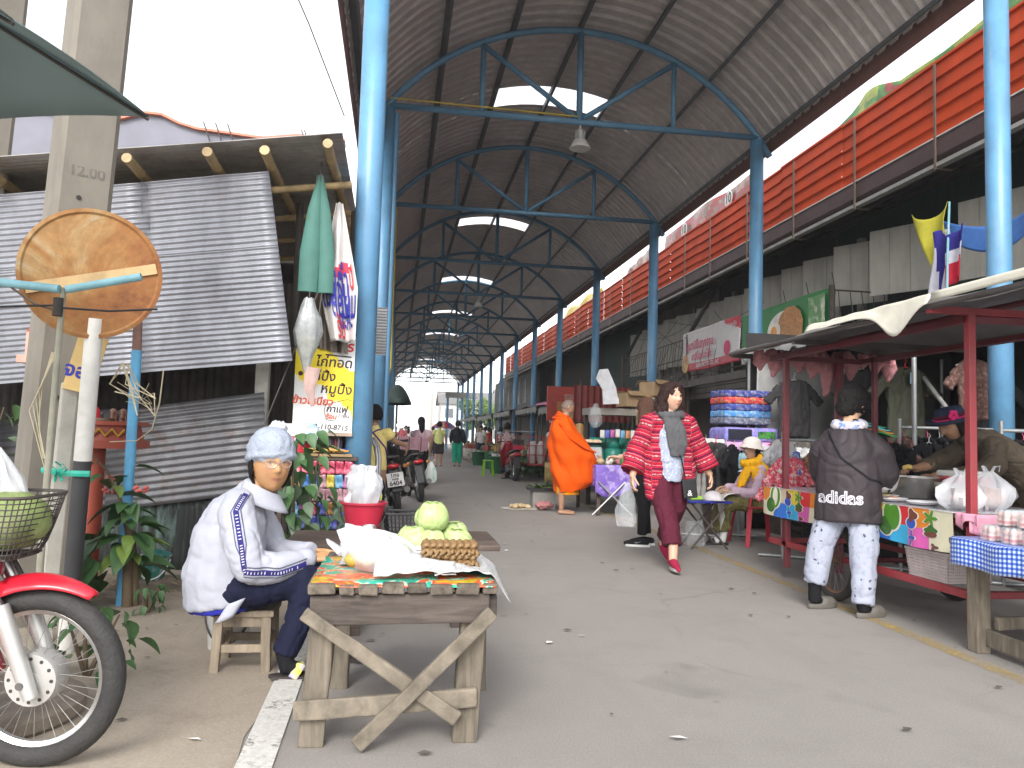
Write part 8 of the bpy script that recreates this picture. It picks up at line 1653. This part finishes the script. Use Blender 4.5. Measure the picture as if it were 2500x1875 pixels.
# ---------------------------------------------------------------- motorcycles
M_chrome = M('worn_chrome', (.55, .54, .52), .3, .85, var=.15); M_silver = M('silver_paint', (.50, .49, .47), .4, .4, var=.12, dirt=.2); M_eng = M('engine_grey', (.12, .115, .11), .55, .4, var=.3); M_mirror = M('mirror_glass', (.85, .86, .88), .05, 1.); M_seat = M('seat_vinyl', (.015, .015, .016), .5)
def motorbike(lb, loc, rz, c, mirrors=True, plate=None, name='motorcycle', lean=.04, drum=True, tyre=.036):
    t = thing(name, lb, 'motorcycle', loc, rz); t.rotation_euler = (0, lean, rz); pm = c; R = .285
    tyM = M('motorcycle_tyre', (.030, .029, .028), .75, var=.25, scale=14, bump=.5, bscale=70, dirt=.15)
    fwp = wheel_parts(t, (0, .62, R), R, .10, tyre, M_chrome, 36, M_silver, tyM, 'front_wheel', th=1.); rwp = wheel_parts(t, (0, -.62, R), R, .14, tyre*1.15, M_chrome, 36, M_silver, tyM, 'rear_wheel', th=1.1)
    for p_, w_ in ((fwp, .62), (rwp, -.62)):
        autosmooth(MB().lathe([(.02, -.045), (.082, -.04), (.085, -.03), (.085, .03), (.082, .04), (.02, .045)], 28, (0, w_, R), Matrix.Rotation(pi/2, 3, 'Y')).build('drum', M_silver, p_)); mb = MB()
        for k in range(12):
            for s in (-1, 1): mb.lathe([(.006, 0), (.006, .002)], 8, (s*.0405, w_+.068*cos(k*pi/6), R+.068*sin(k*pi/6)), Matrix.Rotation(s*pi/2, 3, 'Y'))
        mb.build('drum_holes', M_dark, p_); MB().tube([(-.10, w_, R), (.10, w_, R)], .012, 10).build('axle_nut', M_eng, p_)
    for s in (-1, 1):
        MB().tube([(s*.072, .645, R-.045), (s*.072, .615, R+.03), (s*.07, .53, R+.24)], [.022, .026, .026], 14).build('fork_slider', M_silver, t, True); MB().tube([(s*.07, .53, R+.22), (s*.06, .36, .80)], .019, 12).build('fork_tube', M_chrome, t, True)
        MB().tube([(s*.11, -.60, .34), (s*.12, -.46, .66)], .022, 10).build('shock', M_eng, t, True)
        mb = MB(); mb.tube([(s*.115-.0+.026*cos(a*7), -.585+.10*a*.2+.0, .36+.045*a+.026*sin(a*7)*.3) for a in [k*.18 for k in range(34)]], .006, 5); mb.build('shock_spring', M_eng, t, True)
        MB().beam((s*.07, -.64, R), (s*.08, -.12, .30), .03, .045).build('swing_arm', M_eng, t); MB().tube([(s*.1, .10, .25), (s*.24, .10, .25)], .016, 8).build('footpeg', MC['black_plastic'], t, True)
        MB().tube([(s*.02, .27, .96), (s*.16, .25, 1.0), (s*.30, .17, .98)], .013, 8).build('handlebar', M_eng, t, True); MB().tube([(s*.23, .21, .985), (s*.345, .145, .975)], .018, 10).build('grip', MC['black_plastic'], t, True)
        MB().ell((s*.16, -.80, .66), (.028, .035, .03)).build('rear_indicator', M('amber_lens', (.5, .2, .05), .3), t, True)
        if mirrors:
            MB().tube([(s*.2, .23, 1.0), (s*.25, .22, 1.12), (s*.27, .20, 1.19)], .006, 6).build('mirror_stem', M_eng, t, True); autosmooth(MB().lathe([(.002, -.012), (.05, -.01), (.062, .0), (.06, .008), (.002, .008)], 24, (s*.275, .19, 1.215), frame((0, -1, .12)), sx=1.25, sy=.8).build('mirror', MC['black_plastic'], t)); MB().lathe([(.054, .0086), (.054, .010)], 24, (s*.275, .19, 1.215), frame((0, -1, .12)), sx=1.25, sy=.8).build('mirror_glass', M_mirror, t)
    # front fender hugging the wheel, leg shield, body
    def fen(u, v):
        a = radians(58+95*u); r = R+.035+.012*sin(pi*u)+(.0 if u > .12 else .0); w_ = .058*(1-.55*max(0, .35-u)/.35)
        th = (v-.5)*2; side = abs(th)**2.2; return V((w_*th*1.0, .62+(r-.075*side*(.35+.65*u)-.0)*cos(a)*1.06, R+(r-.080*side*(.25+.75*u))*sin(a)+.0))
    MB().grid(fen, 26, 14).build('front_fender', pm, t, True, thick=.005)
    def shield(u, v): th = (u-.5)*2; z = .30+.62*v; y = .50-.10*v*0-.16*th*th*(1-.4*v)-.04*sin(pi*v)-.22*v; return V((th*(.15+.06*sin(pi*v)), y, z))
    MB().grid(shield, 18, 18).build('leg_shield', pm, t, True, thick=.01)
    def cowl(mb): mb.tube([(0, .42, .62), (0, .32, .80), (0, .26, .95)], [.07, .085, .075], 14, sq=.9, round_=True); mb.ell((0, .27, .96), (.11, .08, .06))
    me = (lambda mb: (cowl(mb), vox(mb, .014, 4))[1])(MB()); me.materials.append(pm); me.name = 'front_cowl'; link('front_cowl', smoothme(me), t); MB().ell((0, .345, .96), (.07, .028, .045)).build('headlight', M_mirror, t, True)
    def bd(mb): mb.tube([(0, .30, .50), (0, .12, .44), (0, -.12, .50), (0, -.45, .62), (0, -.80, .72)], [.07, .09, .11, .11, .045], 14, sq=.9, round_=True)
    me = (lambda mb: (bd(mb), vox(mb, .014, 4))[1])(MB()); me.materials.append(pm); me.name = 'rear_body'; link('rear_body', smoothme(me), t)
    def st_(mb): mb.tube([(0, .05, .68), (0, -.2, .70), (0, -.55, .765), (0, -.70, .78)], [.09, .115, .115, .06], 14, sq=.45, round_=True)
    me = (lambda mb: (st_(mb), vox(mb, .012, 4))[1])(MB()); me.materials.append(M_seat); me.name = 'seat'; link('seat', smoothme(me), t)
    MB().tube([(.09, -.5, .74), (.10, -.80, .80), (0, -.87, .81), (-.10, -.80, .80), (-.09, -.5, .74)], .014, 8).build('grab_rail', M_eng, t, True)
    MB().ell((0, -.86, .68), (.085, .035, .035)).build('tail_light', M('tail_red', (.50, .01, .015), .2, coat=.5), t, True); MB().grid(lambda u, v: ((u-.5)*(.15-.02*v), -.80-.12*v+.0, .66-.34*v), 8, 10).build('rear_mudguard', MC['black_plastic'], t, True, thick=.008)
    mb = MB(); mb.box((0, .06, .30), (.18, .34, .17)); mb.tube([(0, .2, .30), (0, .40, .34)], .065, 12); mb.box((.09, -.02, .28), (.06, .26, .13)); me = vox(mb, .014, 2); me.materials.append(M_eng); me.name = 'engine'; link('engine', smoothme(me), t)
    MB().tube([(.08, .30, .26), (.12, .0, .20), (.14, -.35, .24), (.15, -.80, .34)], [.018, .02, .042, .046], 12).build('exhaust', M_eng, t, True); MB().tube([(-.1, 0, .22), (-.24, .06, .0)], .012, 8).build('kickstand', M_eng, t, True)
    if plate:
        pl_ = MB().box((0, -.945, .50), (.23, .006, .19), Euler((-.25, 0, 0)).to_matrix()).build('number_plate', M('plate_white_paint', (.62, .61, .58), .4), t, bevel=.004)
        for tx, z, s in plate: lettering(tx, M_bk, t, lambda x, y: V((x, -.9535-.25*(z-.50+y)*-1.0, z+y)), s, .002, 'plate_lettering')
    return t
M_mred = M('red_gloss', (.50, .012, .028), .28, var=.06, coat=.4, dirt=.08); M_mblk = M('black_gloss', (.018, .018, .02), .3, coat=.4, dirt=.15)
rb_ = motorbike('red motorcycle with wire front basket parked on the dirt verge', (-1.73, 2.885, 0), radians(-98), M_mred, False, None, lean=.02)
mb = MB(); bc = V((0, .47, .67)); c4 = []
for i in range(33):
    a = 2*pi*i/32; sx_ = .15*abs(cos(a))**.5*(1 if cos(a) > 0 else -1); sy_ = .13*abs(sin(a))**.5*(1 if sin(a) > 0 else -1); c4.append((sx_, sy_))
for k in range(12):
    s = .72+.28*(k/11)**.6; mb.tube([bc+V((x*s, y*s+.03*(k/11), .20*k/11)) for x, y in c4], .0022 if k < 11 else .006, 5)
for x, y in c4[:-1]: mb.tube([bc+V((x*(.72+.28*(k/5)**.6), y*(.72+.28*(k/5)**.6)+.03*k/5, .20*k/5)) for k in range(6)], .0022, 4)
mb.build('wire_basket', M_iron, rb_); MB().box(tuple(bc+V((0, 0, .002))), (.2, .17, .006)).build('basket_floor', M_iron, rb_)
for s in (-1, 1): MB().tube([bc+V((s*.06, 0, 0)), V((s*.05, .52, .60))], .008, 6).build('basket_stay', M_iron, rb_, True)
wx = (Matrix.Rotation(radians(-98), 3, 'Z') @ V((0, .48, 0)))+V((-1.73, 2.885, 0))
mb = MB(); mb.ell((0, 0, 0), (.135, .125, .10), None, 20, 14); me = mb.mesh('melon', M('melon_skin', (.20, .26, .085), .6, var=.35, scale=9, col2=(.32, .36, .17), patch=6, bump=.3)); smoothme(me); o = link('green_melon', me); o.location = (wx.x, wx.y, .782); tag(o, 'dull green melon lying in the motorcycle basket', 'melon')
bag('basket_plastic_bag', 'clear plastic bag tucked in the motorcycle basket', 'bag', (wx.x-.06, wx.y+.02, .83), [(.11, 0), (.115, .04), (.09, .09), (.05, .14), (.015, .19)], M_milky, amp=.4, seed=2, handles=False)
PL = [('1กจ', .555, .075), ('ลำปาง', .505, .034), ('6404', .450, .085)]
motorbike('black motorcycle with number plate 6404 parked behind the near column', (0.02, 11.72, 0), radians(5), M_mblk, True, PL, lean=-.17)
motorbike('black scooter parked beyond the plated motorcycle', (.36, 13.75, 0), radians(8), M_mblk, False, None, lean=-.15)
motorbike('dark motorcycle third in the parked line', (.28, 16.6, 0), radians(8), M_mblk, True, None, lean=-.14)
motorbike('dark red motorcycle furthest in the parked line', (.34, 20.2, 0), radians(6), M('maroon_gloss', (.12, .012, .02), .35, coat=.3), True, None, lean=-.04)
t = lattice_basket('pink_carrier_basket', 'pink plastic basket strapped on the scooter seat', (.30, 13.35, .86), radians(8), .40, .28, .2, M('dusty_pink_plastic', (.50, .27, .32), .5, var=.15, dirt=.2), 30, 12); MB().box((0, 0, .19), (.42, .30, .02)).build('cover', MC['dusty_pink_plastic'], t)
for x_ in (-.1, .1): MB().box((x_, 0, .10), (.012, .335, .23)).build('strap', M_iron, t)
bag('green_print_bag', 'white plastic bag with green print hanging from the scooter', 'bag', (.62, 13.5, .30), [(.07, 0), (.12, .05), (.10, .18), (.06, .28), (.02, .36)], M('green_print_film', (.60, .64, .62), .4, col2=(.05, .42, .22), patch=5, var=.1), amp=.3, seed=6, sy=.4)
# motor tricycle with red cage
M_cage = M('cage_red', (.32, .02, .03), .5); tri = motorbike('motor tricycle with red luggage cage parked before the stalls', (3.02, 20.6, 0), radians(4), M('tricycle_red', (.34, .02, .03), .4, coat=.2), True, None, 'motor_tricycle', 0., tyre=.06); tri['category'] = 'tricycle'
for x_ in (.32, .88):
    for y_ in (-.75, .35): MB().box((x_, y_, .80), (.025, .025, .75)).build('cage_post', M_cage, tri)
for z_ in (.45, .68, .92, 1.16):
    for y_ in (-.75, .35): MB().box((.60, y_, z_), (.58, .02, .02)).build('cage_bar', M_cage, tri)
    for x_ in (.32, .88): MB().box((x_, -.2, z_), (.02, 1.1, .02)).build('cage_bar', M_cage, tri)
for x_ in (.50, .69): MB().box((x_, -.75, .80), (.018, .018, .72)).build('cage_bar', M_cage, tri)
MB().box((.60, -.2, .43), (.62, 1.15, .03)).build('cage_floor', M_cage, tri); wheel_parts(tri, (.95, -.2, .26), .26, .1, .05, M_silver, 18, nm='side_wheel'); MB().box((0, -.88, .86), (.26, .06, .10)).build('lamp_box', M('lamp_red', (.5, .02, .06), .3), tri); MB().box((0, -.86, 1.0), (.26, .18, .12)).build('luggage_box', M_dark, tri)
MB().tube([(-.1, .3, 1.28), (.75, .3, 1.28)], .014, 8).build('roof_bar', M_al, tri, True)
for k, (x_, y_) in enumerate(((.48, -.5), (.72, -.45), (.60, -.1))):
    o = MB(); o.ell((0, 0, .28), (.12, .12, .30)); me = o.mesh('white_sack', M('sack_white', (.55, .52, .5), .7)); wrinkle(me, .03, (6, 6, 6), k); smoothme(me); ob = link('white_sack', me); ob.location = (3.02+x_, 20.6+y_, .44); tag(ob, ['white sack in the red cage, beside the tail lamp', 'white sack in the red cage, by the side wheel', 'white sack deepest in the red cage'][k], 'sack')
walker('rider in checked shirt seated low behind the red tricycle lamps', (3.0, 21.2, 0), radians(0), 1.5, M('checked_shirt', (.5, .42, .42), .8, col2=(.3, .05, .06), patch=20), M_nvt, vs_=.016)
t = thing('green_plastic_stool', 'lime green plastic stool by the roadside stall', 'stool', (2.62, 22.2, 0)); M_lim = M('lime_plastic', (.20, .48, .02), .4); MB().box((0, 0, .44), (.28, .28, .03)).build('seat', M_lim, t, bevel=.01)
for sx in (-1, 1):
    for sy in (-1, 1): MB().beam((sx*.15, sy*.15, 0), (sx*.11, sy*.11, .44), .05, .02, up=(sx, sy, 0)).build('leg', M_lim, t)
# roadside heaps of goods along the stalls
random.seed(77); gcol = [(.30, .06, .04), (.08, .2, .06), (.35, .22, .1), (.5, .45, .4), (.35, .05, .06), (.05, .12, .07), (.45, .3, .06)]
gmm = [M('stall_goods_%d' % k, c_, .6, var=.45, scale=12, col2=tuple(q*.4 for q in c_), patch=9) for k, c_ in enumerate(gcol)]
for k in range(22):
    y = 14.2+k*1.45; x = random.uniform(3.9, 5.2) if y < 19 else random.uniform(3.5, 4.8)
    t = thing('stall_table', '%s under heaped goods along the right stalls, %s' % (random.choice(['trestle', 'low table']), 'near the gas cylinders' if y < 19 else ('near the tricycle' if y < 26 else 'towards the far end')), 'table', (x, y, 0), 0, 'stall tables along the shophouses')
    MB().box((0, 0, .55), (1.0, 1.2, .04)).build('top', M_wdk, t); MB().grid(lambda u, v: (-.51, (u-.5)*1.2, .57-.42*v*(1+.1*sin(u*9))), 12, 3).grid(lambda u, v: ((u-.5)*1.0, -.61, .57-.42*v*(1+.1*sin(u*9))), 12, 3).build('skirt', gmm[(k*3) % 7], t, True, thick=.005)
    for sx in (-1, 1):
        for sy in (-1, 1): MB().box((sx*.45, sy*.55, .27), (.04, .04, .54)).build('leg', M_wdk, t)
    for j in range(9):
        kind = random.choice((0, 1, 2)); px_, py_ = random.uniform(-.4, .4), random.uniform(-.5, .5); z_ = .57
        g_ = MB()
        if kind == 0: g_.box((0, 0, .10), (.26, .22, .2))
        elif kind == 1: g_.ell((0, 0, .09), (.14, .13, .12), None, 10, 7)
        else: g_.lathe([(.07, 0), (.09, .12), (.05, .22), (.03, .3)], 12)
        me = g_.mesh('stall_goods', gmm[random.randrange(7)]); wrinkle(me, .02, (9, 9, 9), j); ob = link('stall_goods', me); ob.location = (x+px_, y+py_, z_); ob.rotation_euler = (0, 0, random.uniform(0, 3)); tag(ob, '%s of goods heaped on the stall tables along the shophouses' % ('boxed pack', 'rounded sack', 'tall jar')[kind], 'goods', 'goods on the stall tables')
for k, (x, y) in enumerate(((3.1, 24.0), (3.3, 27), (3.2, 30.5))):
    t = thing('green_bin', ['green plastic bin by the roadside stall behind the lime stool', 'green plastic bin further along the stalls', 'green plastic bin furthest along the stalls'][k], 'bin', (x, y, 0)); autosmooth(MB().lathe([(.2, 0), (.26, .5), (.28, .52), (.25, .52)], 20).build('bin', M('bin_green', (.02, .12, .05), .5), t))
# far end: umbrella, street lamp, tree, buildings
t = thing('striped_parasol', 'red and blue striped parasol among the distant crowd', 'umbrella', (2.7, 45, 0)); mb = MB(); mb.grid(lambda u, v: (.75*v*cos(2*pi*u), .75*v*sin(2*pi*u), 1.95-.42*v*v), 16, 5, mif=lambda u, v: int(u*16) % 3); mb.build('canopy', [M('parasol_red', (.5, .05, .06), .6), M('parasol_blue', (.10, .15, .5), .6), M('parasol_pink', (.55, .3, .25), .6)], t, thick=.005); MB().tube([(0, 0, 0), (0, 0, 1.95)], .02, 8).build('pole', M_al, t)
t = thing('street_lamp', 'tall concrete street lamp beyond the end of the hall', 'street lamp', (4.2, 96, 0)); MB().tube([(0, 0, 0), (0, 0, 6.2)], [.2, .13], 10).build('post', M_stub, t, True); MB().tube([(.3, 0, 5.0), (.35, 0, 6.0), (1.8, 0, 6.35)], .04, 8).build('arm', M_al, t, True); MB().box((1.95, 0, 6.35), (.4, .16, .08)).build('lamp_head', M_al, t)
def block(lb, loc, size, wallm, roofm, nwin=(4, 2), gable=True):
    t = thing('distant_building', lb, 'building', loc); w, d, h = size; MB().box((0, 0, h/2), (w, d, h)).build('wall', wallm, t)
    if gable: mb = MB(); mb.prism([(-w/2-.4, -d/2-.4, h), (w/2+.4, -d/2-.4, h), (w/2+.4, 0, h+1.8), (-w/2-.4, 0, h+1.8)], (0, 0, .15)); mb.prism([(-w/2-.4, d/2+.4, h), (w/2+.4, d/2+.4, h), (w/2+.4, 0, h+1.8), (-w/2-.4, 0, h+1.8)], (0, 0, .15)); mb.build('roof', roofm, t)
    for i in range(nwin[0]):
        for j in range(nwin[1]): wd_ = MB().box((-w/2+w*(i+.5)/nwin[0], -d/2-.03, h*(j+.55)/nwin[1]), (w/nwin[0]*.5, .08, h/nwin[1]*.45)).build('window', M('dusty_window', (.12, .13, .14), .3), t)
    return t
M_pale = M('pale_render', (.62, .6, .57), .8, var=.1); M_rf = M('grey_roof', (.2, .19, .18), .7)
block('pale two storey house beyond the end of the hall', (10.5, 112, 0), (9, 8, 5.5), M_pale, M_rf); block('low white house on the left beyond the hall', (-6.5, 100, 0), (8, 8, 5), M('white_render', (.75, .74, .72), .8), M_rf, (3, 2)); block('grey house behind the street lamp', (20, 120, 0), (10, 8, 6.5), M('grey_render', (.36, .35, .34), .8), M_rf)
t = thing('left_shop_row', 'low shop row of plain walls behind the left hand columns', 'building', (-4.4, 40, 0)); 
for k in range(9): MB().box((-.8, -28+k*7, 1.25), (1.6, 6.9, 2.5)).build('shop_wall', [M_cream, M_dark, M_slab][k % 3], t); MB().grid(lambda u, v: (-.05+1.1*u, -31.4+k*7+6.8*v, 2.35-.3*u), 4, 6).build('awning', M_tarp, t, True, thick=.01)
t = thing('dark_green_umbrella', 'dark green umbrella jutting out beside the left columns', 'umbrella', (.0, 16.2, 0)); mb = MB(); mb.grid(lambda u, v: (.30*v*cos(2*pi*u), .7*v*sin(2*pi*u), 2.12-.40*v*v), 16, 5); mb.build('canopy', M('bottle_green_canvas', (.02, .035, .03), .7), t, True, thick=.005); MB().tube([(0, 0, 0), (0, 0, 2.12)], .02, 8).build('pole', M_iron, t)
def tree(lb, loc, h, r, n, seed):
    random.seed(seed); t = thing('leafy_tree', lb, 'tree', loc); tr = MB(); tr.tube([(0, 0, 0), (.1, 0, h*.3), (0, .1, h*.55), (.1, 0, h*.8)], [.2, .16, .1, .04], 9)
    for k in range(6): a = k*1.05; tr.tube([(0, 0, h*.4), (r*.4*cos(a), r*.4*sin(a), h*.65), (r*.75*cos(a), r*.75*sin(a), h*.8)], [.08, .05, .02], 6)
    tr.build('trunk', M_stem, t, True); mb = MB(); cl = [(random.uniform(-r, r)*.7, random.uniform(-r, r)*.7, h*random.uniform(.5, 1), random.uniform(.35, .7)*r*.7) for _ in range(14)]
    for i in range(n):
        cx, cy, cz, cr = random.choice(cl); d = V((random.gauss(0, 1), random.gauss(0, 1), random.gauss(0, 1))).normalized()*cr*random.uniform(.4, 1.05); p = V((cx, cy, cz))+d; a = V((random.gauss(0, 1), random.gauss(0, 1), random.gauss(0, .6))).normalized()*.14; b = a.orthogonal().normalized()*.07
        mb.add([p-a, p+b, p+a, p-b], [(0, 1, 2, 3)], random.choice((0, 0, 1)))
    mb.build('crown', [M('tree_leaf', (.07, .13, .03), .6, var=.3), M('tree_leaf_light', (.16, .24, .04), .6, var=.3)], t, fix=False)
tree('bright green tree beyond the far right columns', (8.2, 80, 0), 4.6, 2.2, 5000, 1); tree('green tree beside the pale distant house', (12, 92, 0), 5, 2.4, 4000, 2)
t = thing('gate_beam', 'grey beam gateway across the side lane at the hall end', 'gate', (5.3, 66, 0)); MB().box((.3, 0, 4.55), (3.2, .3, .45)).build('beam', M_soff, t)
for x_ in (-1.1, 1.7): MB().box((x_, 0, 2.2), (.2, .25, 4.4)).build('pier', M_blue, t)
# ---------------------------------------------------------------- paired pieces become parts of their own
def split_pair(o):
    me = o.data; n = len(me.vertices); par = list(range(n))
    def find(a):
        while par[a] != a: par[a] = par[par[a]]; a = par[a]
        return a
    for e in me.edges:
        a, b = find(e.vertices[0]), find(e.vertices[1])
        if a != b: par[a] = b
    cen = {}
    for i in range(n): r = find(i); c = cen.setdefault(r, [V((0, 0, 0)), 0]); c[0] += me.vertices[i].co; c[1] += 1
    roots = list(cen); 
    if len(roots) < 2: return
    cc_ = {r: cen[r][0]/cen[r][1] for r in roots}; a0_, b0_ = max(((p, q) for p in roots for q in roots), key=lambda z: (cc_[z[0]]-cc_[z[1]]).to_2d().length)
    side = {r: 0 if (cc_[r]-cc_[a0_]).to_2d().length <= (cc_[r]-cc_[b0_]).to_2d().length else 1 for r in roots}; nm = o.name.split('.')[0]; nm = {'clogs': 'clog', 'socks': 'sock', 'shoes': 'shoe', 'sandals': 'sandal', 'sandal_straps': 'sandal_strap', 'sandal_soles': 'sandal_sole', 'sneakers': 'sneaker'}.get(nm, nm)
    for s in (0, 1):
        bm = bmesh.new(); bm.from_mesh(me); bm.verts.ensure_lookup_table(); bmesh.ops.delete(bm, geom=[bm.verts[i] for i in range(n) if side[find(i)] != s], context='VERTS'); m2 = bpy.data.meshes.new(nm); bm.to_mesh(m2); bm.free()
        for m_ in me.materials: m2.materials.append(m_)
        q = bpy.data.objects.new(nm, m2); COL.objects.link(q); q.parent = o.parent
    bpy.data.objects.remove(o)
for o in [o for o in bpy.data.objects if o.type == 'MESH' and o.name.split('.')[0] in ('clogs', 'socks', 'shoes', 'sandals', 'sandal_straps', 'sandal_soles', 'sneakers', 'white_sole')]: split_pair(o)
# ---------------------------------------------------------------- haze
mb = MB(); mb.box((0, 350, 4.5), (860, 1150, 11.)); hz = mb.build('haze', [], None); hm = bpy.data.materials.new('thin_haze'); hm.use_nodes = True; nt = hm.node_tree; nt.nodes.clear()
o_ = nt.nodes.new('ShaderNodeOutputMaterial'); pv = nt.nodes.new('ShaderNodeVolumePrincipled'); pv.inputs['Color'].default_value = (.95, .96, .97, 1); pv.inputs['Density'].default_value = .0017; pv.inputs['Anisotropy'].default_value = .3; nt.links.new(pv.outputs[0], o_.inputs['Volume'])
hz.data.materials.clear(); hz.data.materials.append(hm); struct(hz, 'stuff')
